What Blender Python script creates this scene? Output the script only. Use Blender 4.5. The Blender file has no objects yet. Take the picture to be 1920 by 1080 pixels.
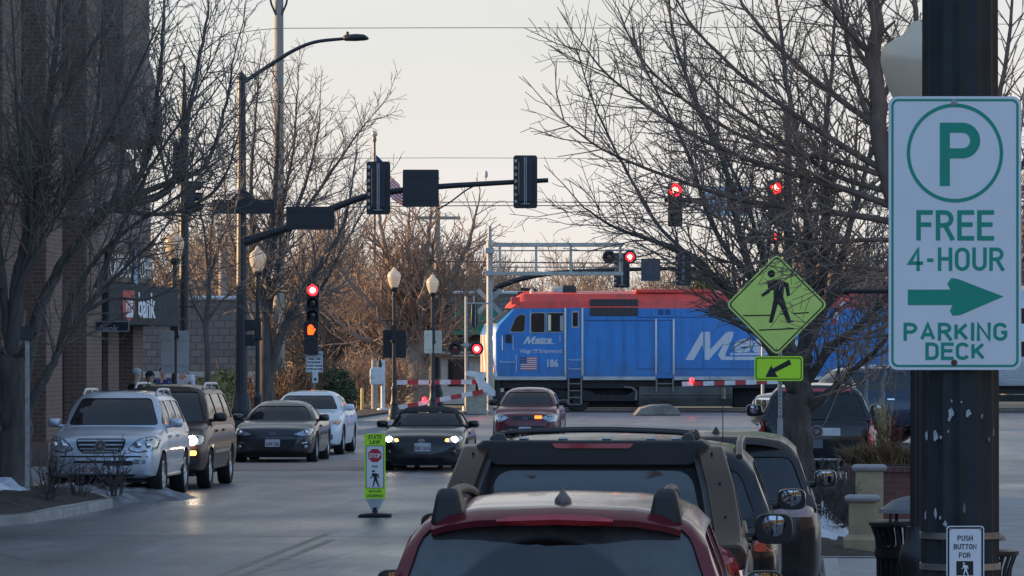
import bpy, bmesh, math, random
import numpy as np
from mathutils import Vector, Matrix
from mathutils.bvhtree import BVHTree
R = math.radians
SC = bpy.context.scene
COL = SC.collection

# ---------------------------------------------------------------- camera
F, HC, HOR = 9300.0, 2.36, 659.0        # focal length in photo pixels, eye height, horizon row
cam = bpy.data.cameras.new('camera')
cam.sensor_width = 36
cam.lens = F / 1920 * 36
cam.shift_y = (HOR - 540) / 1920
cam.clip_start = 0.5
cam.clip_end = 3000
camo = bpy.data.objects.new('camera', cam)
COL.objects.link(camo)
camo.location = (0, 0, HC)
camo.rotation_euler = (R(90), 0, 0)
SC.camera = camo

# ---------------------------------------------------------------- sky and sun
SUN_EL, SUN_AZ = R(8.5), R(-76)          # azimuth clockwise from +Y (away from the camera)
W = bpy.data.worlds.new('World'); SC.world = W; W.use_nodes = True
nt = W.node_tree; nt.nodes.clear()
out = nt.nodes.new('ShaderNodeOutputWorld'); bg = nt.nodes.new('ShaderNodeBackground')
sky = nt.nodes.new('ShaderNodeTexSky'); sky.sky_type = 'NISHITA'; sky.sun_disc = False
sky.sun_elevation = SUN_EL; sky.sun_rotation = SUN_AZ
sky.air_density = 1.0; sky.dust_density = 1.2; sky.ozone_density = 1.6
# a thin veil of high cloud: pale, streaky, only in the sky
tc = nt.nodes.new('ShaderNodeTexCoord'); mp = nt.nodes.new('ShaderNodeMapping')
mp.inputs['Scale'].default_value = (5, 5, 26)
nz = nt.nodes.new('ShaderNodeTexNoise'); nz.inputs['Scale'].default_value = 1.3; nz.inputs['Detail'].default_value = 5
sx = nt.nodes.new('ShaderNodeSeparateXYZ'); nt.links.new(tc.outputs['Generated'], sx.inputs[0])
cr = nt.nodes.new('ShaderNodeMapRange'); cr.inputs[1].default_value = .3; cr.inputs[2].default_value = .68
cr.inputs[3].default_value = .80; cr.inputs[4].default_value = .98
mx = nt.nodes.new('ShaderNodeMix'); mx.data_type = 'RGBA'
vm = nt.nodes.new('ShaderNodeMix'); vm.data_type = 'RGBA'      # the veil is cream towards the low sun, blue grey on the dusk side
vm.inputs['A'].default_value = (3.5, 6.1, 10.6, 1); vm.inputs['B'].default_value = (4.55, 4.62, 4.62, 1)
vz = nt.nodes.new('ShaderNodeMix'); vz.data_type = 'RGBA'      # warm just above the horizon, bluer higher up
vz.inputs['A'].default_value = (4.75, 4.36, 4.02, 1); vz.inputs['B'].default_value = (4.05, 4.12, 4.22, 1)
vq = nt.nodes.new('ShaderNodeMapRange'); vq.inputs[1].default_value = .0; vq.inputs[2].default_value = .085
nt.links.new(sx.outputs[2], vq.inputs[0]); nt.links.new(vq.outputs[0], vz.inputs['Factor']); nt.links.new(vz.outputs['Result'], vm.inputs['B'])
nt.links.new(tc.outputs['Generated'], mp.inputs['Vector']); nt.links.new(mp.outputs[0], nz.inputs['Vector'])
nt.links.new(nz.outputs['Fac'], cr.inputs[0])
el = nt.nodes.new('ShaderNodeMapRange'); el.inputs[1].default_value = .06; el.inputs[2].default_value = .42      # the veil thins out upwards
el.inputs[3].default_value = 1; el.inputs[4].default_value = .34
nt.links.new(sx.outputs[2], el.inputs[0])
ml = nt.nodes.new('ShaderNodeMath'); ml.operation = 'MULTIPLY'
nt.links.new(cr.outputs[0], ml.inputs[0]); nt.links.new(el.outputs[0], ml.inputs[1]); nt.links.new(ml.outputs[0], mx.inputs['Factor'])
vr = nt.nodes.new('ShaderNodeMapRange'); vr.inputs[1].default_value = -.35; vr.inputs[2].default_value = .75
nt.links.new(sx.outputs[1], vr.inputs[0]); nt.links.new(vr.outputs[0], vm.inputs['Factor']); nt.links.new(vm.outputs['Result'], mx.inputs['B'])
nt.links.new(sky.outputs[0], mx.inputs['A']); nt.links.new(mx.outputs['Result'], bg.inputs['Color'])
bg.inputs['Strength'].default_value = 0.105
nt.links.new(bg.outputs[0], out.inputs['Surface'])

sl = bpy.data.lights.new('sun', 'SUN'); sl.energy = 4.2; sl.angle = R(.55); sl.color = (1.0, .66, .34)
so = bpy.data.objects.new('sun', sl); COL.objects.link(so)
sd = Vector((math.sin(SUN_AZ) * math.cos(SUN_EL), math.cos(SUN_AZ) * math.cos(SUN_EL), math.sin(SUN_EL)))
so.rotation_euler = (-sd).to_track_quat('-Z', 'Y').to_euler()
SC.view_settings.view_transform = 'Standard'; SC.view_settings.look = 'None'
SC.view_settings.exposure = 0.95; SC.view_settings.gamma = 1
SC.cycles.max_bounces = 6; SC.cycles.transparent_max_bounces = 10
SC.cycles.use_denoising = True

# ---------------------------------------------------------------- where things are
TH = R(3.27); CT, STH = math.cos(TH), math.sin(TH)
def WX(px, Y): return (px - 960) / F * Y
def WZ(py, Y): return HC - (py - HOR) / F * Y
def ST(a, b, z=0): return Vector((a * CT + b * STH, -a * STH + b * CT, z))     # along/across the street
def PA(px, Y): return WX(px, Y) * CT - Y * STH      # across-street coordinate of a point

# ---------------------------------------------------------------- mesh builder
def rrect(w, h, r, n=5, cx=0, cy=0):
    o = []
    for (sx, sy, a0) in ((1, 1, 0), (-1, 1, 90), (-1, -1, 180), (1, -1, 270)):
        for i in range(n + 1):
            a = R(a0 + 90 * i / n)
            o.append((cx + sx * (w / 2 - r) + r * math.cos(a), cy + sy * (h / 2 - r) + r * math.sin(a)))
    return o
def circ(r, n=24, cx=0, cy=0, ry=None):
    return [(cx + r * math.cos(2 * math.pi * i / n), cy + (ry or r) * math.sin(2 * math.pi * i / n)) for i in range(n)]
def rot2(o, a, cx=0, cy=0):
    c, s = math.cos(a), math.sin(a)
    return [(cx + c * x - s * y, cy + s * x + c * y) for x, y in o]
FACE = Matrix(((1, 0, 0, 0), (0, 0, -1, 0), (0, 1, 0, 0), (0, 0, 0, 1)))     # (right, up, out) -> a face looking towards -Y
def TR(x, y, z): return Matrix.Translation((x, y, z))

def text_geo(s, size=1, shear=0, bold=0, sx=1, space=1, align='CENTER'):
    cu = bpy.data.curves.new('t', 'FONT'); cu.body = s; cu.size = size; cu.shear = shear; cu.offset = bold
    cu.space_character = space; cu.align_x = align; cu.align_y = 'BOTTOM_BASELINE'
    cu.resolution_u = 3
    o = bpy.data.objects.new('t', cu); COL.objects.link(o)
    dg = bpy.context.evaluated_depsgraph_get()
    me = bpy.data.meshes.new_from_object(o.evaluated_get(dg))
    v = [(p.co.x * sx, p.co.y, 0) for p in me.vertices]; f = [tuple(p.vertices) for p in me.polygons]
    bpy.data.objects.remove(o); bpy.data.curves.remove(cu); bpy.data.meshes.remove(me)
    return v, f

class MB:
    def __init__(s, M=None):
        s.v = []; s.f = []; s.m = []; s.M = M or Matrix.Identity(4)
    def add(s, vs, fs, mi=0):
        b = len(s.v); M = s.M
        s.v += [M @ Vector(v) for v in vs]
        s.f += [tuple(b + i for i in f) for f in fs]; s.m += [mi] * len(fs)
    def bx(s, x0, x1, y0, y1, z0, z1, mi=0):
        s.add([(x0, y0, z0), (x1, y0, z0), (x1, y1, z0), (x0, y1, z0), (x0, y0, z1), (x1, y0, z1), (x1, y1, z1), (x0, y1, z1)],
              [(3, 2, 1, 0), (4, 5, 6, 7), (0, 1, 5, 4), (1, 2, 6, 5), (2, 3, 7, 6), (3, 0, 4, 7)], mi)
    def tube(s, pts, rad, n=8, mi=0, caps=True):
        pts = [Vector(p) for p in pts]
        if not hasattr(rad, '__len__'): rad = [rad] * len(pts)
        vs = []; fs = []; pu = None
        for i, p in enumerate(pts):
            d = (pts[min(i + 1, len(pts) - 1)] - pts[max(i - 1, 0)]).normalized()
            if pu is None: u = d.orthogonal().normalized()
            else:
                u = pu - d * pu.dot(d)
                u = u.normalized() if u.length > 1e-6 else d.orthogonal().normalized()
            w = d.cross(u); pu = u
            for k in range(n):
                a = 2 * math.pi * k / n
                vs.append(p + (u * math.cos(a) + w * math.sin(a)) * rad[i])
        for i in range(len(pts) - 1):
            for k in range(n):
                fs.append((i * n + k, i * n + (k + 1) % n, (i + 1) * n + (k + 1) % n, (i + 1) * n + k))
        if caps:
            fs.append(tuple(range(n - 1, -1, -1))); fs.append(tuple((len(pts) - 1) * n + k for k in range(n)))
        s.add(vs, fs, mi)
    def lathe(s, prof, n=20, mi=0, c=(0, 0, 0), flute=0, nf=0):
        vs = []; fs = []
        for (r, z) in prof:
            for k in range(n):
                a = 2 * math.pi * k / n
                rr = r * (1 - flute * (0.5 - 0.5 * math.cos(nf * a))) if flute else r
                vs.append((c[0] + rr * math.cos(a), c[1] + rr * math.sin(a), c[2] + z))
        for i in range(len(prof) - 1):
            for k in range(n):
                fs.append((i * n + k, i * n + (k + 1) % n, (i + 1) * n + (k + 1) % n, (i + 1) * n + k))
        if prof[0][0] > 1e-5: fs.append(tuple(range(n - 1, -1, -1)))
        if prof[-1][0] > 1e-5: fs.append(tuple((len(prof) - 1) * n + k for k in range(n)))
        s.add(vs, fs, mi)
    def prism(s, o, z0, z1, mi=0):
        n = len(o)
        s.add([(x, y, z0) for x, y in o] + [(x, y, z1) for x, y in o],
              [tuple(range(n - 1, -1, -1)), tuple(range(n, 2 * n))] + [(i, (i + 1) % n, n + (i + 1) % n, n + i) for i in range(n)], mi)
    def poly(s, o, z=0, mi=0):
        s.add([(x, y, z) for x, y in o], [tuple(range(len(o)))], mi)
    def ring(s, oo, oi, z=0, mi=0):
        n = len(oo)
        s.add([(x, y, z) for x, y in oo] + [(x, y, z) for x, y in oi],
              [(i, (i + 1) % n, n + (i + 1) % n, n + i) for i in range(n)], mi)
    def loft(s, rings, mi=0, caps=True):
        n = len(rings[0]); vs = [p for r in rings for p in r]; fs = []
        for i in range(len(rings) - 1):
            for k in range(n):
                fs.append((i * n + k, i * n + (k + 1) % n, (i + 1) * n + (k + 1) % n, (i + 1) * n + k))
        if caps:
            fs.append(tuple(range(n - 1, -1, -1))); fs.append(tuple((len(rings) - 1) * n + k for k in range(n)))
        s.add(vs, fs, mi)
    def ball(s, c, r, n=12, mi=0, sq=(1, 1, 1)):
        vs = []; fs = []; m = n // 2
        for i in range(m + 1):
            t = math.pi * i / m
            for k in range(n):
                a = 2 * math.pi * k / n
                vs.append((c[0] + sq[0] * r * math.sin(t) * math.cos(a), c[1] + sq[1] * r * math.sin(t) * math.sin(a), c[2] - sq[2] * r * math.cos(t)))
        for i in range(m):
            for k in range(n):
                fs.append((i * n + k, i * n + (k + 1) % n, (i + 1) * n + (k + 1) % n, (i + 1) * n + k))
        s.add(vs, fs, mi)
    def text(s, t, size, x=0, y=0, z=0, mi=0, **kw):
        v, f = text_geo(t, size, **kw)
        s.add([(a + x, b + y, z) for a, b, _ in v], f, mi)
    def stroke(s, pts, w, z=0, mi=0, closed=False):
        P = []
        for p in pts:
            if not P or (Vector(p) - P[-1]).length > 1e-5: P.append(Vector(p))
        if closed and (P[0] - P[-1]).length < 1e-5: P.pop()
        n = len(P); L = []; Rr = []
        for i in range(n):
            if closed: a, b = P[i] - P[i - 1], P[(i + 1) % n] - P[i]
            else: a = P[i] - P[i - 1] if i else P[1] - P[0]; b = P[i + 1] - P[i] if i < n - 1 else P[-1] - P[-2]
            a = a.normalized(); b = b.normalized(); na = Vector((-a.y, a.x)); nb = Vector((-b.y, b.x)); m = (na + nb)
            m = m.normalized() if m.length > 1e-6 else na
            k = w / 2 / max(.5, m.dot(na)); L.append(P[i] + m * k); Rr.append(P[i] - m * k)
        vs = [(p.x, p.y, z) for p in L] + [(p.x, p.y, z) for p in Rr]
        s.add(vs, [(i, n + i, n + (i + 1) % n, (i + 1) % n) for i in range(n if closed else n - 1)], mi)
    def build(s, name, mats, parent=None, ang=32, bevel=0, seg=2, clean=True):
        me = bpy.data.meshes.new(name); me.from_pydata([tuple(v) for v in s.v], [], s.f)
        return link_mesh(name, me, mats, parent, s.m, ang, bevel, seg, clean)

def link_mesh(name, me, mats, parent=None, mi=None, ang=32, bevel=0, seg=2, clean=True):
    if not isinstance(mats, (list, tuple)): mats = [mats]
    for m in mats: me.materials.append(m)
    if mi is not None: me.polygons.foreach_set('material_index', mi)
    if clean:
        bm = bmesh.new(); bm.from_mesh(me)
        bmesh.ops.remove_doubles(bm, verts=bm.verts, dist=1e-5)
        bmesh.ops.recalc_face_normals(bm, faces=[f for f in bm.faces])
        for f in bm.faces: f.smooth = True
        la = R(ang)
        for e in bm.edges:
            e.smooth = len(e.link_faces) == 2 and e.calc_face_angle(0) < la
        bm.to_mesh(me); bm.free()
    o = bpy.data.objects.new(name, me); COL.objects.link(o)
    if parent: o.parent = parent
    if bevel:
        b = o.modifiers.new('bevel', 'BEVEL'); b.width = bevel; b.segments = seg; b.limit_method = 'ANGLE'; b.angle_limit = R(35)
        b.harden_normals = False
    return o

def tag(o, label=None, cat=None, group=None, kind=None):
    if label: o['label'] = label
    if cat: o['category'] = cat
    if group: o['group'] = group
    if kind: o['kind'] = kind
    return o
def thing(name, label, cat, loc=(0, 0, 0), rz=0, group=None):
    o = bpy.data.objects.new(name, None); COL.objects.link(o)
    o.location = loc; o.rotation_euler = (0, 0, rz); o.empty_display_size = .2
    return tag(o, label, cat, group)
def copy_tree(o, parent=None):
    c = o.copy(); COL.objects.link(c)
    if parent: c.parent = parent
    for ch in list(o.children): copy_tree(ch, c)
    return c
def smooth_line(P, n):
    """Catmull-Rom through P, n samples per span."""
    P = [Vector(p) for p in P]; o = []
    for i in range(len(P) - 1):
        p0, p1, p2, p3 = P[max(i - 1, 0)], P[i], P[i + 1], P[min(i + 2, len(P) - 1)]
        for k in range(n):
            t = k / n
            o.append(.5 * ((2 * p1) + (p2 - p0) * t + (2 * p0 - 5 * p1 + 4 * p2 - p3) * t * t + (3 * p1 - p0 - 3 * p2 + p3) * t ** 3))
    o.append(P[-1]); return o
# ---------------------------------------------------------------- materials
def nodes(name):
    m = bpy.data.materials.new(name); m.use_nodes = True
    t = m.node_tree; b = t.nodes['Principled BSDF']
    return m, t, b
def noise(t, scale, detail=4, vec=None, mscale=None, rough=.55):
    c = t.nodes.new('ShaderNodeTexCoord'); n = t.nodes.new('ShaderNodeTexNoise')
    n.inputs['Scale'].default_value = scale; n.inputs['Detail'].default_value = detail; n.inputs['Roughness'].default_value = rough
    src = c.outputs['Object']
    if mscale:
        mp = t.nodes.new('ShaderNodeMapping'); mp.inputs['Scale'].default_value = mscale
        t.links.new(src, mp.inputs['Vector']); src = mp.outputs[0]
    t.links.new(src, n.inputs['Vector']); return n
def ramp(t, src, lo, hi, a, b):
    r = t.nodes.new('ShaderNodeMapRange'); r.inputs[1].default_value = lo; r.inputs[2].default_value = hi
    r.inputs[3].default_value = a; r.inputs[4].default_value = b
    t.links.new(src, r.inputs[0]); return r.outputs[0]
def mixc(t, fac, a, b):
    x = t.nodes.new('ShaderNodeMix'); x.data_type = 'RGBA'
    for k, v in (('A', a), ('B', b)):
        if hasattr(v, 'is_linked') or isinstance(v, bpy.types.NodeSocket): t.links.new(v, x.inputs[k])
        else: x.inputs[k].default_value = (*v, 1)
    if isinstance(fac, bpy.types.NodeSocket): t.links.new(fac, x.inputs['Factor'])
    else: x.inputs['Factor'].default_value = fac
    return x.outputs['Result']
def bumpn(t, b, src, strength, dist=.01):
    n = t.nodes.new('ShaderNodeBump'); n.inputs['Strength'].default_value = strength; n.inputs['Distance'].default_value = dist
    t.links.new(src, n.inputs['Height']); t.links.new(n.outputs[0], b.inputs['Normal'])
def pm(name, col, rough=.6, metal=0, var=.2, scale=6, coat=0, bump=0, bscale=80, emit=None, es=0, spec=.5):
    m, t, b = nodes(name)
    if var:
        n = noise(t, scale); f = ramp(t, n.outputs['Fac'], .3, .7, 0, 1)
        lo = tuple(max(0, c * (1 - var)) for c in col); hi = tuple(min(1, c * (1 + var)) for c in col)
        t.links.new(mixc(t, f, lo, hi), b.inputs['Base Color'])
        t.links.new(ramp(t, n.outputs['Fac'], .3, .7, max(0, rough * .88), min(1, rough * 1.12)), b.inputs['Roughness'])
    else:
        b.inputs['Base Color'].default_value = (*col, 1); b.inputs['Roughness'].default_value = rough
    b.inputs['Metallic'].default_value = metal; b.inputs['Coat Weight'].default_value = coat; b.inputs['Coat Roughness'].default_value = .06
    b.inputs['Specular IOR Level'].default_value = spec
    if bump: bumpn(t, b, noise(t, bscale, 5).outputs['Fac'], bump)
    if emit:
        b.inputs['Emission Color'].default_value = (*emit, 1); b.inputs['Emission Strength'].default_value = es
    return m
def emis(name, col, s, base=(.3, .05, .04)):
    return pm(name, base, .3, var=0, emit=col, es=s)

def asphalt(name, base, salt, saltamt):
    m, t, b = nodes(name)
    n1 = noise(t, .35, 5, mscale=(1.0, .35, 1)); n2 = noise(t, 1.6, 6, mscale=(1.6, .10, 1), rough=.7); n3 = noise(t, 90, 3)
    c = mixc(t, ramp(t, n1.outputs['Fac'], .35, .65, 0, 1), tuple(x * .80 for x in base), tuple(x * 1.18 for x in base))
    c = mixc(t, ramp(t, n2.outputs['Fac'], .52, .68, 0, saltamt), c, salt)
    c = mixc(t, ramp(t, n3.outputs['Fac'], .35, .7, 0, .35), c, tuple(x * .6 for x in base))
    tr = noise(t, 1.0, 3, mscale=(.75, .012, 1)); c = mixc(t, ramp(t, tr.outputs['Fac'], .42, .62, 0, .45), c, tuple(x * .55 for x in base))      # worn wheel tracks
    # cracks, sealed with tar
    v = t.nodes.new('ShaderNodeTexVoronoi'); v.feature = 'DISTANCE_TO_EDGE'; v.inputs['Scale'].default_value = .22
    tc = t.nodes.new('ShaderNodeTexCoord'); w = t.nodes.new('ShaderNodeMix'); w.data_type = 'VECTOR'; w.inputs['Factor'].default_value = .12
    nn = noise(t, 1.5, 4); t.links.new(tc.outputs['Object'], w.inputs['A']); t.links.new(nn.outputs['Color'], w.inputs['B'])
    t.links.new(w.outputs['Result'], v.inputs['Vector'])
    c = mixc(t, ramp(t, v.outputs['Distance'], .004, .012, .55, 0), c, (.03, .03, .033))
    t.links.new(c, b.inputs['Base Color'])
    t.links.new(ramp(t, n1.outputs['Fac'], .35, .7, .27, .52), b.inputs['Roughness'])
    b.inputs['Specular IOR Level'].default_value = .4
    bumpn(t, b, n3.outputs['Fac'], .25, .006)
    return m
def bricks(name, c1, c2, mort, w=.21, h=.075, ms=.010, rough=.85, stain=.3, xonly=False):
    m, t, b = nodes(name)
    tc = t.nodes.new('ShaderNodeTexCoord'); sp = t.nodes.new('ShaderNodeSeparateXYZ'); cb = t.nodes.new('ShaderNodeCombineXYZ')
    ad = t.nodes.new('ShaderNodeMath'); ad.operation = 'ADD'
    t.links.new(tc.outputs['Object'], sp.inputs[0]); t.links.new(sp.outputs[0], ad.inputs[0]); (None if xonly else t.links.new(sp.outputs[1], ad.inputs[1]))
    if xonly: ad.inputs[1].default_value = 0
    t.links.new(ad.outputs[0], cb.inputs[0]); t.links.new(sp.outputs[2], cb.inputs[1])
    k = t.nodes.new('ShaderNodeTexBrick'); k.inputs['Scale'].default_value = 1
    k.inputs['Brick Width'].default_value = w; k.inputs['Row Height'].default_value = h; k.inputs['Mortar Size'].default_value = ms
    for i, c in (('Color1', c1), ('Color2', c2), ('Mortar', mort)): k.inputs[i].default_value = (*c, 1)
    t.links.new(cb.outputs[0], k.inputs['Vector'])
    n = noise(t, .8, 5)
    c = mixc(t, ramp(t, n.outputs['Fac'], .4, .75, 0, stain), k.outputs['Color'], tuple(x * .45 for x in c1))
    t.links.new(c, b.inputs['Base Color']); b.inputs['Roughness'].default_value = rough
    bumpn(t, b, k.outputs['Fac'], -.4, .008)
    return m
def glassm(name, tint, refl=1.0, rough=.02, dust=.035):
    m = bpy.data.materials.new(name); m.use_nodes = True; t = m.node_tree; t.nodes.clear()
    o = t.nodes.new('ShaderNodeOutputMaterial'); x = t.nodes.new('ShaderNodeMixShader')
    tr = t.nodes.new('ShaderNodeBsdfTransparent'); tr.inputs[0].default_value = (*tint, 1)
    g = t.nodes.new('ShaderNodeBsdfGlossy'); g.inputs['Roughness'].default_value = rough
    f = t.nodes.new('ShaderNodeFresnel'); f.inputs['IOR'].default_value = 1.5 * refl
    t.links.new(f.outputs[0], x.inputs[0]); t.links.new(tr.outputs[0], x.inputs[1]); t.links.new(g.outputs[0], x.inputs[2])
    if dust:                                   # a film of dried road salt, uneven
        d = t.nodes.new('ShaderNodeBsdfDiffuse'); d.inputs[0].default_value = (.42, .43, .45, 1); y = t.nodes.new('ShaderNodeMixShader')
        n = noise(t, 5, 6, rough=.65); t.links.new(ramp(t, n.outputs['Fac'], .3, .7, dust * .45, dust * 1.5), y.inputs[0])
        t.links.new(x.outputs[0], y.inputs[1]); t.links.new(d.outputs[0], y.inputs[2]); x = y
    t.links.new(x.outputs[0], o.inputs[0]); return m
def paint(name, col, metal=.3, rough=.32, flake=.05, dust=.12, coat=.6):
    m, t, b = nodes(name)
    n = noise(t, 3.0, 5, mscale=(1, 1, 1.6)); n2 = noise(t, 400, 2)
    sp = t.nodes.new('ShaderNodeSeparateXYZ'); tc = t.nodes.new('ShaderNodeTexCoord'); t.links.new(tc.outputs['Object'], sp.inputs[0])
    low = ramp(t, sp.outputs[2], .22, .55, .42, .03)                      # road salt splashed over the lower body
    mu = t.nodes.new('ShaderNodeMath'); mu.operation = 'MULTIPLY'
    t.links.new(low, mu.inputs[0]); t.links.new(ramp(t, n.outputs['Fac'], .35, .65, .2, 1), mu.inputs[1])
    c = mixc(t, ramp(t, n2.outputs['Fac'], .4, .6, 0, 1), tuple(x * (1 - flake) for x in col), tuple(min(1, x * (1 + flake)) for x in col))
    c = mixc(t, mu.outputs[0], c, (.17, .16, .15))
    t.links.new(c, b.inputs['Base Color']); b.inputs['Metallic'].default_value = metal
    t.links.new(ramp(t, mu.outputs[0], 0, .5, rough, .6), b.inputs['Roughness'])
    b.inputs['Coat Weight'].default_value = coat; b.inputs['Coat Roughness'].default_value = .04 + dust * .3; b.inputs['Specular IOR Level'].default_value = .15
    return m
def bark(name, c1, c2, rough=.9, sc=9):
    m, t, b = nodes(name)
    n = noise(t, sc, 6, mscale=(1, 1, .22)); n2 = noise(t, .9, 3)
    c = mixc(t, ramp(t, n.outputs['Fac'], .35, .65, 0, 1), c1, c2)
    c = mixc(t, ramp(t, n2.outputs['Fac'], .45, .7, 0, .5), c, tuple(x * .7 + .02 for x in c2))
    t.links.new(c, b.inputs['Base Color']); b.inputs['Roughness'].default_value = rough
    bumpn(t, b, n.outputs['Fac'], .6, .02); return m
def soil(name, c1, c2, c3, sc=6):
    m, t, b = nodes(name)
    n = noise(t, sc, 8, rough=.7); n2 = noise(t, sc * .15, 4)
    c = mixc(t, ramp(t, n.outputs['Fac'], .35, .65, 0, 1), c1, c2)
    c = mixc(t, ramp(t, n2.outputs['Fac'], .45, .65, 0, .8), c, c3)
    t.links.new(c, b.inputs['Base Color']); b.inputs['Roughness'].default_value = .95
    bumpn(t, b, n.outputs['Fac'], .8, .04); return m
def frosted(name, col):
    m = bpy.data.materials.new(name); m.use_nodes = True; t = m.node_tree; t.nodes.clear()
    o = t.nodes.new('ShaderNodeOutputMaterial'); x = t.nodes.new('ShaderNodeMixShader'); y = t.nodes.new('ShaderNodeMixShader')
    d = t.nodes.new('ShaderNodeBsdfDiffuse'); tr = t.nodes.new('ShaderNodeBsdfTranslucent'); g = t.nodes.new('ShaderNodeBsdfGlossy')
    g.inputs['Roughness'].default_value = .25
    d.inputs[0].default_value = (*col, 1); tr.inputs[0].default_value = (*col, 1); x.inputs[0].default_value = .45; y.inputs[0].default_value = .06
    t.links.new(d.outputs[0], x.inputs[1]); t.links.new(tr.outputs[0], x.inputs[2]); t.links.new(x.outputs[0], y.inputs[1])
    t.links.new(g.outputs[0], y.inputs[2]); t.links.new(y.outputs[0], o.inputs[0]); return m

m_road = asphalt('asphalt', (.135, .139, .15), (.30, .31, .33), .7)
m_road2 = asphalt('asphalt_far', (.18, .182, .19), (.34, .34, .35), .4)
m_conc = pm('concrete', (.34, .33, .31), .85, var=.25, scale=3, bump=.3, bscale=40)
m_walk = pm('sidewalk', (.30, .29, .28), .85, var=.2, scale=1.2, bump=.2, bscale=60)
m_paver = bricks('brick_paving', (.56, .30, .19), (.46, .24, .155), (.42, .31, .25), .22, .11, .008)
m_ground = soil('dead_grass', (.16, .13, .08), (.22, .18, .11), (.12, .11, .07), 2)
m_soil = soil('mulch', (.030, .022, .017), (.075, .055, .042), (.05, .038, .03), 14)
m_snow = soil('old_snow', (.55, .57, .62), (.78, .80, .84), (.45, .46, .48), 5)
m_slush = soil('dirty_snow', (.10, .10, .105), (.30, .30, .31), (.05, .048, .045), 4)
m_white = pm('white_road_paint', (.55, .55, .54), .7, var=.35, scale=2.5)
m_yellow = pm('yellow_road_paint', (.235, .20, .145), .7, var=.4, scale=2.5)
m_brick = bricks('dark_brick', (.20, .105, .07), (.15, .08, .058), (.20, .17, .145), .23, .085, .011)
m_brick_p = bricks('pink_brick', (.25, .155, .13), (.21, .13, .11), (.30, .25, .22), .40, .20, .014)
m_stone = pm('pink_stone', (.24, .155, .135), .85, var=.2, scale=2)
m_darkglass = pm('dark_window', (.012, .015, .018), .06, var=0, spec=.8)
m_black = pm('black_metal', (.012, .0125, .014), .45, var=.2, scale=5)
m_blackp = pm('black_plastic', (.016, .016, .017), .5, var=.2, scale=8)
m_dkgreen = pm('post_paint', (.024, .030, .032), .5, var=.25, scale=9, bump=.05, spec=.3)
m_alu = pm('galvanised', (.34, .335, .32), .55, .12, var=.25, scale=12)
m_alum = pm('aluminium_sheet', (.40, .40, .38), .5, .35, var=.12, scale=4)
m_steel = pm('steel_band', (.55, .55, .54), .3, .95, var=.25, scale=14)
m_chrome = pm('chrome', (.75, .75, .76), .12, 1, var=.1)
m_rubber = pm('rubber', (.016, .016, .017), .85, var=.3, scale=10)
m_rim = pm('wheel_alloy', (.48, .48, .49), .3, .85, var=.1)
m_glass = glassm('car_glass', (.42, .47, .47), 1.12)
m_glassd = glassm('privacy_glass', (.06, .075, .08), 1.12)
m_inner = pm('car_interior', (.016, .016, .018), .8, var=.2)
m_seat = pm('car_seat', (.03, .03, .033), .8, var=.2)
m_lens = pm('headlight_lens', (.36, .40, .44), .08, .5, var=.5, scale=16, coat=1)
m_redlens = pm('red_lens', (.42, .012, .018), .12, var=.3, scale=12, coat=1)
m_amber = emis('amber_on', (1, .30, .04), 5, (.5, .2, .02))
m_head = emis('headlight_on', (1, .84, .58), 20, (.8, .8, .8))
m_redon = emis('red_lamp_on', (1, .006, .010), 8)
m_redcore = emis('red_lamp_core', (1, .20, .13), 13)
m_redoff = pm('red_lamp_off', (.10, .012, .012), .2, var=.1, coat=.6)
m_off = pm('lamp_off', (.03, .032, .03), .2, var=.2, coat=.6)
m_hand = emis('hand_signal', (1, .075, .001), 1.7)
m_globe = frosted('frosted_globe', (.80, .71, .56))
m_wood = bark('weathered_wood', (.27, .22, .165), (.37, .31, .235), sc=4)
m_bark = bark('grey_bark', (.062, .052, .046), (.12, .10, .088))
m_bark_r = bark('brown_bark', (.11, .078, .06), (.20, .14, .108))
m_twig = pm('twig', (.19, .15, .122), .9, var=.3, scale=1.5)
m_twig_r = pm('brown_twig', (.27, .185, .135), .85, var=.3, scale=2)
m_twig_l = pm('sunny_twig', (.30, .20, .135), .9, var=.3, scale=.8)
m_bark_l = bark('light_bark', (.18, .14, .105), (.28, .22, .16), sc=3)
m_signw = pm('sign_white', (.78, .79, .80), .45, var=.04, scale=3)
m_signg = pm('sign_green', (.0, .30, .20), .5, var=.06)
m_signk = pm('sign_black', (.008, .008, .009), .5, var=0)
m_fyg = pm('fluorescent_yellow_green', (.55, .95, .03), .5, var=.05)
m_fyg2 = pm('faded_yellow_green', (.62, .80, .17), .5, var=.06)
m_signr = pm('sign_red', (.50, .015, .03), .5, var=.05)
m_white_p = pm('white_paint', (.58, .58, .56), .5, var=.12, scale=5)
m_red_p = pm('red_paint', (.38, .03, .03), .5, var=.1, scale=5)
m_skin = pm('skin', (.45, .28, .21), .55, var=.08)
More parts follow.
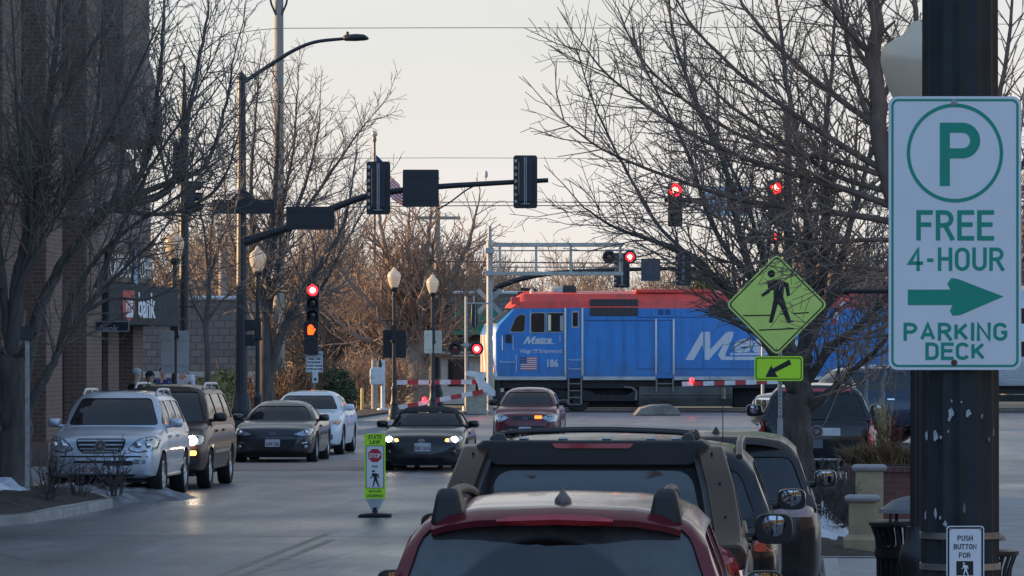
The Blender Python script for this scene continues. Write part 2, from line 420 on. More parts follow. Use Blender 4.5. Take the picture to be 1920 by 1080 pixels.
# ---------------------------------------------------------------- ground, road, pavements (street coordinates, turned by TH)
def sheet(name, poly, z, mat, th=0, kind='structure', sub=0):
    mb = MB()
    if th: mb.prism(poly, z - th, z)
    else: mb.poly(poly, z)
    o = mb.build(name, mat); o.rotation_euler.z = -TH
    return tag(o, kind=kind)
def rc(a0, a1, b0, b1): return [(a0, b0), (a1, b0), (a1, b1), (a0, b1)]
sheet('ground', rc(-900, 900, -60, 1500), -.05, m_ground)
sheet('road', rc(-12.3, .3, -30, 114), 0, m_road)
sheet('side_road', rc(.3, 14, 76, 114), -.002, m_road)
sheet('cross_street', rc(-120, 120, 114, 197), -.004, m_road2)
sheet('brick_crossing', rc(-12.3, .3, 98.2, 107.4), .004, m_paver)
for nm, m, p in (('lane_line', m_yellow, (-6.10, -5.99, 26, 64)), ('lane_line', m_yellow, (-5.85, -5.74, 26, 62)),
                 ('stop_line', m_white, (-12.2, .2, 107.6, 108.0)), ('stop_line', m_white, (-12.2, .2, 97.6, 97.85))):
    sheet(nm, rc(*p), .0055 if nm == 'stop_line' else .0012, m)
for b0 in (124.0, 130.5): sheet('crosswalk_line', rc(-12.3, 2, b0, b0 + .3), .001, m_white)
sheet('pavement_left', rc(-40, -12.45, -30, 114), .13, m_walk, .3)
sheet('kerb_left', rc(-12.45, -12.3, -30, 114), .14, m_conc, .3)
sheet('pavement_right', rc(.45, 14.1, -30, 76), .13, m_walk, .3)
sheet('kerb_right', rc(.3, .45, -30, 53.4), .14, m_conc, .3)
sheet('corner_pavement', rc(-70, -12.4, 127, 190), .12, m_walk, .3)
sheet('planting_bed', rc(-60, -14.6, 136, 186), .2, m_soil, .12)
sheet('forecourt', rc(-15, -12.8, 111.5, 123), .38, m_walk, .5)
sheet('verge', rc(14.2, 120, -30, 112), .1, m_walk, .3)
sheet('ballast', rc(-120, 120, 193.2, 200.6), .02, soil('ballast', (.09, .08, .075), (.2, .18, .17), (.07, .06, .055), 20))
# left kerb extension with a mulch bed
def bulb(name, poly, inset, h, mk):
    mb = MB(); n = len(poly); c = Vector((sum(p[0] for p in poly) / n, sum(p[1] for p in poly) / n))
    inn = [tuple(Vector(p) + (c - Vector(p)).normalized() * inset) for p in poly]
    mb.prism(poly, -.1, h - .004); mb.ring(poly, inn, h)
    o = mb.build(name, mk, bevel=.02); o.rotation_euler.z = -TH; tag(o, kind='structure')
    return inn
def bumpy(name, poly, z, mat, amp, n=40, seed=1, kind='structure'):
    """a lumpy patch of earth or snow filling a polygon, highest away from its edge"""
    rng = random.Random(seed); bm = bmesh.new()
    bm.faces.new([bm.verts.new((x, y, 0)) for x, y in poly])
    bmesh.ops.triangulate(bm, faces=bm.faces[:])
    for _ in range(5):
        bmesh.ops.subdivide_edges(bm, edges=[e for e in bm.edges if e.calc_length() > .16], cuts=1)
        bmesh.ops.triangulate(bm, faces=bm.faces[:])
    from mathutils import noise as N
    be = [v.co.copy() for v in bm.verts if v.is_boundary]
    for v in bm.verts:
        d = min((v.co - b).length for b in be) if not v.is_boundary else 0
        k = min(1, d / .55)
        v.co.z = z + amp * k * (.65 + .5 * N.noise(v.co * 1.6 + Vector((seed, 0, 0))) + .35 * N.noise(v.co * 5)) - (0.0 if v.is_boundary else 0)
    me = bpy.data.meshes.new(name); bm.to_mesh(me); bm.free()
    o = link_mesh(name, me, mat, ang=80); o.rotation_euler.z = -TH
    return tag(o, kind=kind)
BL = [(-13.2, 65.8), (-11.2, 65.9), (-10.75, 66.4), (-10.45, 67.4), (-10.3, 70.5), (-10.3, 74.5), (-10.7, 76.2), (-13.2, 76.6)]
bumpy('mulch_bed', bulb('kerb_extension', BL, .22, .15, m_conc), .155, m_soil, .16, seed=3)
BRt = [(-.6, 53.5), (.95, 53.5), (.95, 66), (.8, 76), (.3, 76), (-.7, 70)]
bumpy('mulch_bed', bulb('kerb_extension', BRt, .2, .15, m_conc), .155, m_soil, .12, seed=5)
# snow
o = bumpy('snow_heap', [(-12.5, 76.8), (-11.6, 76.5), (-10.4, 76.7), (-9.75, 78), (-9.6, 79.5), (-10.3, 80.3), (-11.6, 79.4), (-12.6, 78.6)], 0, m_slush, .27, seed=7, kind='thing')
tag(o, 'grey heap of dirty plowed snow in front of the silver car', 'snow heap')
o = bumpy('snow_heap', [(-12.9, 72.4), (-11.9, 72.2), (-11.2, 73.2), (-11.3, 75.3), (-12.9, 75.6)], .16, m_snow, .26, seed=9, kind='thing')
tag(o, 'white patch of old snow at the foot of the left tree', 'snow heap')
o = bumpy('snow_heap', [(-.1, 56.8), (.5, 56.6), (.74, 57.5), (.72, 60.5), (-.1, 60.8)], .16, m_snow, .5, seed=11, kind='thing')
tag(o, 'white snow bank behind the bare shrubs by the stone pillars', 'snow heap')
# mended places and seams on the road
m_patch = asphalt('asphalt_patch', (.095, .097, .105), (.2, .2, .21), .4); 
sheet('road_patch', rc(-4.6, -2.4, 116, 123), .0015, m_patch)
m_tar = pm('tar_seam', (.045, .046, .05), .5)
for i, (a0, b0, a1, b1) in enumerate(((-10.2, 63.2, -3.4, 62.8), (-12.2, 89.0, -6, 88.6))):
    rng = random.Random(i); L_ = []; n = 24
    for k in range(n + 1): f = k / n; L_.append((a0 + (a1 - a0) * f + rng.uniform(-.06, .06), b0 + (b1 - b0) * f + rng.uniform(-.10, .10)))
    mb = MB(); mb.stroke(L_, .10, .001); o = mb.build('tar_seam', m_tar); o.rotation_euler.z = -TH; tag(o, kind='structure')
# railway line
for y in (194.83, 196.27):
    mb = MB(); mb.bx(-90, 90, y - .036, y + .036, .02, .13)
    tag(mb.build('rail', pm('rail_steel%d' % int(y), (.2, .15, .12), .4, .8)), 'steel rail of the level crossing, %s one' % ('nearer' if y < 195.5 else 'farther'), 'rail', 'rails of the railway line')
# low concrete median nose in front of the train
mb = MB(); o = [(-.85, 0), (-.6, .28), (-.2, .38), (.5, .40), (.78, .25), (.9, 0)]
M = MB(FACE); M.prism(o, -1.6, 1.2)
t = M.build('median_nose', soil('worn_concrete', (.20, .18, .15), (.28, .26, .22), (.14, .12, .10), 5), bevel=.06, seg=3); t.location = (WX(1230, 184), 184, 0)
tag(t, 'low rounded concrete median nose on the road before the train', 'traffic island')

# ---------------------------------------------------------------- left: the brick bank and the shops before it
def wall_block(mb, a0, a1, b0, b1, z0, z1, mi=0): mb.bx(a0, a1, b0, b1, z0, z1, mi)
def building(name, label, cat='building'):
    t = thing(name, label, cat); t.rotation_euler.z = -TH; return t
bank = building('brick_bank', 'dark brick bank building with piers, pink stone bands and dark canopy', 'building')
mb = MB()
mb.bx(-30, -15.0, 84, 111.0, 0, 5.0, 0); mb.bx(-30, -15.0, 84, 111.0, 5.0, 5.6, 1); mb.bx(-30, -15.2, 84, 110.4, 5.6, 12.5, 0)
mb.build('wall', [m_brick, m_stone], bank)
piers = [(86, 87.6), (90.2, 92.4), (95.5, 97.6), (101.0, 103.2), (106.6, 110.9)]
for (b0, b1) in piers:
    mb = MB()
    if b0 < 105: mb.bx(-15.0, -14.45, b0, b1, 0, .6, 1); mb.bx(-15.0, -14.42, b0 - .05, b1 + .05, 5.1, 5.5, 1)
    mb.bx(-15.0, -14.5, b0, b1, .6 if b0 < 105 else 6.9, 12.9, 0)
    if b0 > 105: mb.add([(-14.25, b0 - .2, 7.0), (-14.25, b1 + .3, 7.0), (-14.25, b1 + .3, 7.9), (-14.25, (b0 + b1) / 2, 8.9), (-14.25, b0 - .2, 8.0),
            (-15.3, b0 - .2, 7.0), (-15.3, b1 + .3, 7.0), (-15.3, b1 + .3, 7.9), (-15.3, (b0 + b1) / 2, 8.9), (-15.3, b0 - .2, 8.0)],
           [(0, 1, 2, 3, 4), (9, 8, 7, 6, 5), (0, 5, 6, 1), (1, 6, 7, 2), (2, 7, 8, 3), (3, 8, 9, 4), (4, 9, 5, 0)], 1)
    mb.build('pier', [m_brick, m_stone], bank, bevel=.015)
for i in range(len(piers) - 1):
    b0, b1 = piers[i][1] + .25, piers[i + 1][0] - .25
    for z0, z1 in ((.9, 3.2), (6.0, 7.9), (8.9, 11.4)):
        if b1 - b0 < .8: continue
        mb = MB(); mb.bx(-15.0, -14.93, b0, b1, z0, z1, 0)
        w = mb.build('window', m_black, bank)
        n = max(2, round((b1 - b0) / 1.1))
        mb = MB()
        for k in range(n):
            x0 = b0 + .07 + (b1 - b0 - .07) * k / n
            mb.bx(-14.94, -14.91, x0, x0 + (b1 - b0 - .07) / n - .07, z0 + .07, z1 - .07)
        mb.build('pane', m_darkglass, w)
# pink stone end wing with the shop sign, jutting out a little at the corner
EA, EB = -14.85, 103.5
c20, s20 = math.cos(R(4.2)), math.sin(R(4.2))
def EW(u, o=0): return (EA + u * s20 + o * c20, EB + u * c20 - o * s20)     # along the angled end wall
mb = MB()
def slab(mb, u0, u1, o0, o1, z0, z1, mi=0):
    p = [EW(u0, o0), EW(u1, o0), EW(u1, o1), EW(u0, o1)]
    mb.prism(p, z0, z1, mi)
slab(mb, 0, 6.6, -3, 0, 3.1, 5.5, 1)
e0, e1 = EW(0), EW(6.6); e0b, e1b = EW(0, -3), EW(6.6, -3); em, emb = EW(4.4), EW(4.4, -3)
mb.add([(*e0, 5.5), (*e1, 5.5), (*e1, 5.7), (*em, 6.7), (*e0, 7.0), (*e0b, 5.5), (*e1b, 5.5), (*e1b, 5.7), (*emb, 6.7), (*e0b, 7.0)],
       [(0, 1, 2, 3, 4), (9, 8, 7, 6, 5), (1, 6, 7, 2), (2, 7, 8, 3), (3, 8, 9, 4), (4, 9, 5, 0)], 1)
for u in (.2, 2.8, 5.4): slab(mb, u, u + 1.1, -2.5, -.15, 0, 3.1, 0)
slab(mb, 0, 6.6, -3, -1.2, 0, 3.1, 2)
mb.build('corner_wing', [m_brick, m_stone, m_darkglass], bank)
mb = MB(); slab(mb, -.15, 7.3, -.5, .5, 2.92, 3.80, 0)
can = mb.build('canopy', pm('canopy_fabric', (.028, .030, .033), .8, var=.15), bank, bevel=.03)
# lettering: built in the canopy face's own plane (right = along the wall)
def wall_M(u, o, z):
    p = EW(u, o); return Matrix.Translation((p[0], p[1], z)) @ Matrix(((s20, 0, c20, 0), (c20, 0, -s20, 0), (0, 1, 0, 0), (0, 0, 0, 1)))
mb = MB(wall_M(2.5, .504, 3.16))
mb.prism([(-1.35, .50), (-1.35, .10), (-1.2, -.06), (-.70, -.16), (-.25, -.06), (-.1, .10), (-.1, .50)], 0, .012, 0)
mb.build('shield_logo', pm('logo_red', (.45, .02, .03), .5, var=0), can)
mb = MB(wall_M(2.5, .52, 3.16)); mb.text('us', .74, -.66, -.05, 0, 0, bold=.024, sx=1.15); mb.text('bank', .74, 1.12, -.05, 0, 0, bold=.024, sx=1.25)
mb.build('lettering', pm('letter_white', (.75, .76, .78), .4, var=0), can)
# shop lettering on the stone wall
mb = MB(wall_M(3.4, .02, 3.92))
mb.prism([(-1.7, -.06), (.78, -.06), (.78, .62), (-1.7, .62)], 0, .06, 0); mb.prism([(1.35, -.06), (3.0, -.06), (3.0, .62), (1.35, .62)], 0, .06, 0)
mb.prism([(.80, -.2), (1.3, -.2), (1.3, .85), (.80, .85)], 0, .06, 0)
sg = mb.build('sign_panel', m_signk, bank)
mb = MB(wall_M(3.4, .10, 3.98)); mb.text('CARIBOU', .66, -.46, 0, 0, 0, bold=.012, sx=.78); mb.text('COFFEE', .62, 2.18, 0, 0, 0, bold=.012, sx=.62)
mb.build('lettering', pm('letter_cream', (.72, .70, .64), .4, var=0), sg)
mb = MB(wall_M(3.4, .10, 3.97)); mb.prism([(.84, -.1), (1.25, -.15), (1.2, .5), (1.0, .72), (.9, .4)], 0, .01)
mb.build('shield_logo', pm('logo_blue', (.18, .33, .46), .5, var=0), sg)
# small hanging bank sign, facing the camera along the pavement
mb = MB(FACE); mb.prism(rrect(1.12, .22, .02), -.05, .05, 0)
hs = mb.build('hanging_sign', [m_signk], None); hs.location = (WX(192, 103), 103, WZ(612, 103))
tag(hs, 'narrow dark hanging sign with dim bank lettering under the canopy', 'sign')
mb = MB(FACE); mb.text('us', .2, -.27, -.11, .054, 1, bold=.006); mb.text('bank', .2, .14, -.11, .054, 0, bold=.006)
mb.ring(rrect(1.12, .22, .02), rrect(1.08, .18, .015), .053, 0)
mb.build('lettering', [pm('letter_grey', (.22, .22, .24), .5, var=0), pm('letter_dull_red', (.16, .03, .03), .5, var=0)], hs)
mb = MB()
for x in (-.4, .4): mb.tube([(x, 0, .1), (x, 0, .45)], .015, 6)
mb.build('hanger', m_black, hs)
# shops before the bank, on the left side of the street (they shade the road)
shops = building('brick_shops', 'brick shop row on the left pavement before the bank', 'building')
mb = MB(); mb.bx(-32, -15.4, -60, 83.7, 0, 8.2, 0); mb.bx(-32, -15.3, -60, 83.75, 8.2, 8.8, 1)
mb.build('wall', [m_brick, m_stone], shops)
for i in range(22):
    b0 = -24 + i * 4.9
    for z0, z1 in ((.6, 3.2), (5, 7.2)):
        mb = MB(); mb.bx(-15.4, -15.34, b0, b0 + 3, z0, z1); mb.build('window', m_darkglass, shops)
# pale building on the right side, behind the camera's right shoulder; its sunny front shows in car glass and mirrors
pale = building('pale_office', 'pale office building on the right side of the street', 'building')
mb = MB(); mb.bx(21, 36, -70, 60, 0, 11, 0); mb.bx(20.9, 36, -70, 60, 11, 11.6, 1)
mb.build('wall', [pm('pale_brick', (.22, .19, .15), .8, var=.2, scale=.6), m_conc], pale)
for i in range(24):
    for z0 in (1, 5, 9):
        mb = MB(); mb.bx(20.94, 21, -66 + i * 5.2, -63.2 + i * 5.2, z0, z0 + 2); mb.build('window', m_darkglass, pale)

corner = building('shade_block', 'added brick block out of view shading the left corner', 'building')  # unseen block, added to keep the left corner in shade
mb = MB(); mb.bx(-52, -31, 116, 147, 0, 6.3, 0); mb.bx(-52, -30.9, 116, 147.1, 6.3, 6.6, 1); mb.build('wall', [m_brick, m_stone], corner)
for i in range(6):
    for z0 in (1, 3.9):
        mb = MB(); mb.bx(-31, -30.95, 118 + i * 4.8, 121 + i * 4.8, z0, z0 + 2); mb.build('window', m_darkglass, corner)
far_end = building('street_end_building', 'tan building closing the street behind the camera', 'building')
mb = MB(); mb.bx(-60, 60, -150, -130, 0, 11, 0); mb.bx(-60, 60, -150, -129.9, 11, 11.6, 1); mb.build('wall', [pm('tan_wall', (.34, .26, .13), .8, var=.2, scale=.4), m_conc], far_end)
for i in range(20):
    for z0 in (1, 4.6, 8):
        mb = MB(); mb.bx(-56 + i * 5.6, -53 + i * 5.6, -130, -129.95, z0, z0 + 1.8); mb.build('window', m_darkglass, far_end)
# ---------------------------------------------------------------- shingled buildings by the line
m_shing = bricks('grey_shingles', (.20, .155, .12), (.14, .11, .09), (.10, .08, .065), .34, .22, .022, xonly=True)
m_cream = pm('cream_siding', (.52, .48, .41), .8, var=.1)
def shingle_house(name, label, px0, px1, Y, zeave, ztop, dep, door=None):
    t = thing(name, label, 'building', (WX(px0, Y), Y, 0))
    w = WX(px1, Y) - WX(px0, Y)
    mb = MB(); mb.bx(0, w, .5, dep, 0, zeave); mb.build('wall', m_cream, t)
    mb = MB(); mb.add([(-.3, 0, zeave), (w + .3, 0, zeave), (w - .2, 1.3, ztop), (.2, 1.3, ztop), (-.3, dep, zeave), (w + .3, dep, zeave), (w - .2, dep - 1, ztop), (.2, dep - 1, ztop)],
           [(0, 1, 2, 3), (1, 5, 6, 2), (5, 4, 7, 6), (4, 0, 3, 7), (3, 2, 6, 7), (1, 0, 4, 5)])
    rf = mb.build('roof', m_shing, t)
    mb = MB(); mb.bx(-.3, w + .3, -.06, .0, zeave - .2, zeave); mb.build('fascia', m_cream, t)
    mb = MB(); mb.tube([(.3, 1.25, ztop + .06), (w - .3, 1.25, ztop + .06)], .07, 6); mb.build('ridge_trim', m_white_p, t)
    return t, w
t, w = shingle_house('shingle_house', 'low building with grey shingle mansard roof behind the lamp post', 262, 470, 152, 1.75, 3.95, 9)
for x0 in (.45,):
    mb = MB(); mb.bx(x0, x0 + 1.0, .42, .5, 0, 1.7); d = mb.build('door', m_white_p, t)
    mb = MB(); mb.bx(x0 + .2, x0 + .45, .40, .42, .15, 1.6); mb.build('pane', pm('door_glass', (.30, .36, .45), .1, var=.1), d)
for k in range(2):
    mb = MB(); mb.bx(2.0 + k * .8, 2.6 + k * .8, .45, .5, .5, 1.5); mb.build('window', m_darkglass, t)
t, w = shingle_house('railway_station', 'grey shingled station building beyond the tracks with green awning', 815, 990, 222, 2.35, 4.95, 10)
mb = MB(); mb.add([(.7, -.9, 3.1), (2.8, -.9, 3.1), (2.8, .4, 4.5), (.7, .4, 4.5), (.7, .4, 3.1), (2.8, .4, 3.1)], [(0, 1, 2, 3), (0, 4, 5, 1), (0, 3, 4), (1, 5, 2)])
mb.build('awning', pm('green_awning', (.03, .14, .075), .8), t)
for k in range(3):
    mb = MB(); mb.bx(.6 + k * 1.5, 1.5 + k * 1.5, .44, .5, .8, 2.0); mb.build('window', m_darkglass, t)
# ---------------------------------------------------------------- lamp posts
def lamp_post(px, Y, label, z0=.13, k=1.0, arms=True, group='acorn lamp posts along the street', gv=1.0, pr=1.0, box=True):
    t = thing('lamp_post', label, 'lamp post', (WX(px, Y), Y, z0), 0, group)
    h = 4.3 * k
    mb = MB(); mb.lathe([(.23, 0), (.23, .08), (.20, .12), (.185, .3), (.15, .42), (.125, .46), (.14, .52), (.105, .62), (.095, .95), (.115, 1.0), (.105, 1.06), (.072, 1.12), (.068, 1.2)], 24)
    mb.build('base', m_black, t, ang=40)
    mb = MB(); mb.lathe([(.064 * pr, 1.18), (.055 * pr, h)], 32, 0, flute=.12, nf=12); mb.build('pole', m_black, t)
    mb = MB(); mb.lathe([(.056, h - .25), (.075, h - .23), (.075, h - .2), (.058, h - .18), (.06, h - .1), (.11, h - .04), (.125, h), (.125, h + .05), (.10, h + .06)], 20)
    mb.build('capital', m_black, t)
    mb = MB(); mb.lathe([(max(0, q.x), h + .05 + q.y * gv) for q in smooth_line([(r_, z_, 0) for r_, z_ in ((.125, 0), (.150, .06), (.185, .17), (.212, .29), (.220, .36), (.208, .43), (.172, .49), (.125, .53), (.088, .56), (.064, .60), (.036, .65), (0, .67))], 4)], 40)
    mb.build('globe', m_globe, t, ang=60)
    if arms:
        for z in ((h - 1.05),):
            mb = MB(); mb.tube([(-.42, 0, z), (.42, 0, z)], .014, 6); mb.ball((-.42, 0, z), .024, 8); mb.ball((.42, 0, z), .024, 8)
            mb.build('banner_arm', m_black, t)
        if not box: return t
        mb = MB(); mb.bx(-.09, .09, -.10, .10, h - 1.75, h - 1.2); mb.lathe([(.1, h - 1.78), (.12, h - 1.74), (.12, h - 1.7), (.08, h - 1.66)], 12)
        mb.build('junction_box', m_black, t)
    return t
lamp_post(327, 113, 'acorn lamp post with sunlit yellowish globe in front of the bank')
lamp_post(483, 131, 'acorn lamp post half hidden behind the black mast pole')
lamp_post(739, 163, 'acorn lamp post carrying a black sign plate beside the white gate box', .12)
lamp_post(811, 178, 'acorn lamp post carrying cream sign plates beside the railway flashers', .12)
lamp_post(1721, 29.2, 'large near globe of a lamp post half hidden behind the fluted pole', .13, .845, True, gv=.74, pr=.72, box=False)

def back_plate(name, label, px, py, Y, w, h, mat, x=0, rad=.04, cat='sign'):
    mb = MB(FACE); mb.prism(rrect(w, h, rad), -.006, .006, 0)
    o = mb.build(name, mat, None); o.location = (WX(px, Y), Y, WZ(py, Y)); tag(o, label, cat)
    mb = MB(FACE)
    for dy in (-h * .3, h * .3): mb.bx(-w * .42, w * .42, dy - .02, dy + .02, .006, .026)
    mb.build('stiffener', mat, o)
    return o
back_plate('sign_plate', 'pale back of a tall sign left of the lit lamp post', 314.5, 660, 112.7, .30, .98, m_alum)
back_plate('sign_plate', 'pale back of a tall sign right of the lit lamp post', 342, 660, 113.3, .30, .98, m_alum)
back_plate('sign_plate', 'black back of a large sign on a thin lamp post', 740, 645, 163.4, .76, .92, m_black)
back_plate('sign_plate', 'cream sunlit sign back left of its lamp post', 803, 641, 177.7, .29, .82, pm('cream_sign', (.55, .52, .40), .6, var=.1))
back_plate('sign_plate', 'cream sign back right of its lamp post', 821, 641, 178.3, .29, .82, pm('cream_sign_b', (.50, .48, .40), .6, var=.1))

# ---------------------------------------------------------------- signals
def signal(label, px, py, Y, facing, k=1.0, plate=True, lit=None, grp='traffic signal heads', rz=None):
    """three-lamp head; facing -1 looks at the camera, 1 looks away"""
    t = thing('traffic_signal', label, 'traffic signal', (WX(px, Y), Y, WZ(py, Y)), rz if rz is not None else (0 if facing < 0 else math.pi), grp)
    if plate:
        mb = MB(FACE); mb.prism(rrect(.64 * k, 1.42 * k, .07 * k), -.02, .0); mb.build('backplate', m_black, t)
        if facing > 0:     # louvre slots along one edge of the plate's back, and the strap
            mb = MB(FACE)
            for q in range(7): mb.bx(.22 * k, .29 * k, (-.56 + q * .18) * k, (-.48 + q * .18) * k, -.024, -.0205)
            mb.build('louvre', m_alum, t)
            mb = MB(FACE); mb.bx(-.035, -.012, -.62 * k, .66 * k, -.28, -.25); mb.bx(.012, .035, -.62 * k, .66 * k, -.28, -.25); mb.bx(-.12, .12, -.60 * k, -.58 * k, -.28, -.25)
            mb.build('strap', m_alu, t)
    mb = MB(FACE); mb.prism(rrect(.35 * k, 1.06 * k, .04 * k), -.24, .03)
    for q in (-.18, .18): mb.bx(-.177 * k, .177 * k, q * k - .006, q * k + .006, -.242, .034)
    mb.build('housing', m_black, t, bevel=.01)
    for q in range(3):
        z = (.354 - .354 * q) * k
        M = FACE @ Matrix.Translation((0, z, 0))
        mb = MB(M); n = 18; r = .155 * k; vs = []; fs = []
        for i in range(n + 1):                     # open-bottomed visor
            a = R(-50 + 280 * i / n)
            for (rr, o) in ((r, .03), (r, .26 - .10 * (0.5 - .5 * math.sin(a)))):
                vs.append((rr * math.cos(a), rr * math.sin(a), o))
        for i in range(n): fs.append((2 * i, 2 * i + 2, 2 * i + 3, 2 * i + 1))
        mb.add(vs, fs); v = mb.build('visor', m_black, t)
        sm = v.modifiers.new('thickness', 'SOLIDIFY'); sm.thickness = .006
        mb = MB(M); on = lit == q
        mb.lathe([(.148 * k, .034), (.13 * k, .055), (.07 * k, .07), (0, .075)], 18)
        mb.build('lens', [m_redon] if on else [m_redoff if q == 0 else m_off], t, ang=60)
        if on:
            mb = MB(M); mb.lathe([(.078 * k, .068), (.05 * k, .078), (0, .083)], 18); mb.build('bright_core', m_redcore, t, ang=60)
    return t
# left mast arm
Y1 = 133
mp_ = thing('mast_arm_pole', 'black mast arm signal pole with street light, left of the road', 'signal pole', (WX(453, Y1), Y1, .12))
zb = .12
def L1(px, py, dy=0): return Vector((WX(px, Y1) - WX(453, Y1), dy, WZ(py, Y1) - zb))
mb = MB(); mb.lathe([(.36, 0), (.36, .1), (.33, .18), (.30, .55), (.32, .62), (.26, .75), (.23, 1.0), (.21, 1.1)], 24, 0, flute=.06, nf=12); mb.build('base', m_black, mp_, ang=40)
mb = MB(); mb.lathe([(.165, 1.05), (.105, L1(453, 145).z), (.105, L1(453, 140).z)], 32, 0, flute=.08, nf=14); mb.build('pole', m_black, mp_)
mb = MB(); mb.lathe([(.12, L1(453, 150).z), (.13, L1(453, 146).z), (.07, L1(453, 138).z), (0, L1(453, 133).z)], 16); mb.build('finial', m_black, mp_)
P = [L1(456, 455), L1(500, 440), L1(560, 420), L1(630, 388), L1(700, 365), L1(800, 352), L1(900, 345), L1(1028, 338)]
mb = MB(); pts = smooth_line(P, 4); mb.tube(pts, [.125 - .062 * i / (len(pts) - 1) for i in range(len(pts))], 12); mb.build('mast_arm', m_black, mp_)
P = [L1(456, 155), L1(500, 126), L1(548, 96), L1(590, 79), L1(640, 73), L1(652, 72)]
mb = MB(); pts = smooth_line(P, 5); mb.tube(pts, [.06 - .02 * i / (len(pts) - 1) for i in range(len(pts))], 10); mb.build('light_arm', m_black, mp_)
c = L1(667, 71); mb = MB()
mb.loft([[(c.x + x, c.y + w * math.cos(a), c.z + z + h * math.sin(a)) for a in [2 * math.pi * i / 12 for i in range(12)]]
         for x, w, h, z in ((-.34, .06, .05, 0), (-.28, .13, .085, 0), (0, .17, .10, .01), (.22, .16, .085, .01), (.31, .12, .05, -.01), (.35, .03, .02, -.02))])
lm = mb.build('street_light', m_blackp, mp_, ang=50)
mb = MB(); mb.lathe([(.04, 0), (.04, .07), (.02, .09)], 10, c=(c.x - .22, c.y, c.z + .08)); mb.build('photocell', m_blackp, lm)
P = [L1(822, 392, .1), L1(845, 378, .12), L1(876, 355, .12), L1(905, 342, .05)]
mb = MB(); mb.tube(smooth_line(P, 4), .022, 6); mb.build('conduit', m_black, mp_)
mb = MB(); q = L1(911, 342); mb.tube([q, q + Vector((0, 0, .17))], .012, 6); mb.lathe([(.03, .12), (.05, .16), (.055, .25), (.03, .31), (0, .32)], 10, c=tuple(q)); mb.build('detector', m_white_p, mp_)
mb = MB(); mb.bx(L1(835, 0).x, L1(962, 0).x, -.03, .03, L1(0, 340).z - .03, L1(0, 340).z + .0); 
signal('black signal head seen from behind, nearer the middle of the mast arm', 709.5, 352.5, Y1 - .3, 1)
signal('black signal head seen from behind at the tip of the mast arm', 985, 341, Y1 - .3, 1)
back_plate('sign_plate', 'large square black sign back hanging mid mast arm between two signals', 789, 353, Y1 - .22, .97, 1.0, m_black)
back_plate('sign_plate', 'black sign back at the bend of the mast arm above the red signal', 582, 409, Y1 - .35, 1.3, .62, m_black)
mb = MB(FACE); mb.prism(rrect(1.68, .38, .05), -.03, .03); mb.prism([(-.35, .19), (.35, .19), (.1, .42), (-.1, .42)], -.025, .025)
o = mb.build('street_name_sign', m_black, None); o.location = (WX(457, Y1), Y1 - .2, WZ(388, Y1)); tag(o, 'wide black street name sign back fixed across the mast pole', 'sign')
mb = MB(FACE)
for x in (-.18, .18): mb.bx(x - .02, x + .02, -.19, .19, .03, .05)
mb.build('bracket', m_black, o)
mb = MB(FACE); mb.prism(rrect(.32, .30, .03), -.1, .1); mb.prism(rrect(.32, .30, .03, cy=-.4), -.1, .1)
o = mb.build('pedestrian_signal', m_black, None, bevel=.01); o.location = (WX(472, Y1), Y1, WZ(610, Y1)); tag(o, 'black pedestrian signal boxes on the side of the mast pole', 'pedestrian signal')
mb = MB(FACE); mb.bx(-.3, -.16, -.02, .02, -.02, .02); mb.bx(-.3, -.16, -.42, -.38, -.02, .02); mb.build('bracket', m_black, o)

# side signal pole in the branches by the bank
Y2 = 116
t = thing('signal_pole', 'dark signal pole in the branches beside the brick bank', 'signal pole', (WX(345, Y2), Y2, .13))
mb = MB(); mb.lathe([(.2, 0), (.2, .2), (.14, .4), (.12, 1), (.105, WZ(240, Y2)), (.05, WZ(180, Y2)), (.03, WZ(130, Y2))], 16); mb.build('pole', m_black, t)
mb = MB()
for z in (WZ(345, Y2) - .13, WZ(395, Y2) - .13): mb.tube([(0, 0, z), (.3, 0, z)], .03, 8)
mb.build('bracket', m_black, t)
signal('dark signal head seen edge on beside the bank, right of its pole', 362, 370, Y2, 1, .72, False, rz=R(100))
signal('dark signal head on the upper left of the pole beside the bank', 338, 305, Y2, 1, .9, False, rz=R(180))

# red signal with hand on a post
Y3 = 139
t = thing('signal_post', 'slim post carrying the red signal, hand signal and caution sign', 'signal pole', (WX(588, Y3), Y3, .12))
mb = MB(); mb.lathe([(.12, 0), (.1, .25), (.055, .3), (.055, WZ(532, Y3) - .12)], 14); mb.build('post', pm('bronze_post', (.20, .15, .11), .45, .4), t)
mb = MB(); mb.bx(-.05, .05, -.12, .05, WZ(700, Y3) - .12 - .1, WZ(700, Y3) - .12 + .1)
signal('traffic signal with glowing red lamp on a slim post before the brown shrubs', 586.5, 568, Y3 - .28, -1, 1.0, False, 0)
o = thing('pedestrian_signal', 'pedestrian signal showing a glowing orange hand under the red lamp', 'pedestrian signal', (WX(584, Y3), Y3 - .3, WZ(619, Y3)))
mb = MB(FACE); mb.prism(rrect(.40, .46, .03), -.2, .02); mb.ring(rrect(.40, .46, .03), rrect(.34, .40, .02), .10); mb.build('housing', m_black, o, bevel=.008)
mb = MB(FACE)
mb.prism([(-.08, -.13), (.06, -.13), (.09, -.05), (.13, .02), (.115, .05), (.075, .01), (.075, .10), (.055, .115), (.04, .10), (.035, .14), (.012, .155), (-.005, .14), (-.012, .15), (-.035, .155), (-.05, .13), (-.06, .12), (-.085, .115), (-.092, .09), (-.1, -.05)], .021, .03)
mb.build('hand_symbol', m_hand, o)
mb = MB(FACE); mb.prism(rrect(.40, .44, .03, cy=-.46), -.2, .02); mb.build('lower_housing', m_black, o, bevel=.01)
def sign_root(name, label, cat, px, py, Y, rz=0, grp=None):
    return thing(name, label, cat, (WX(px, Y), Y, WZ(py, Y)), rz, grp)
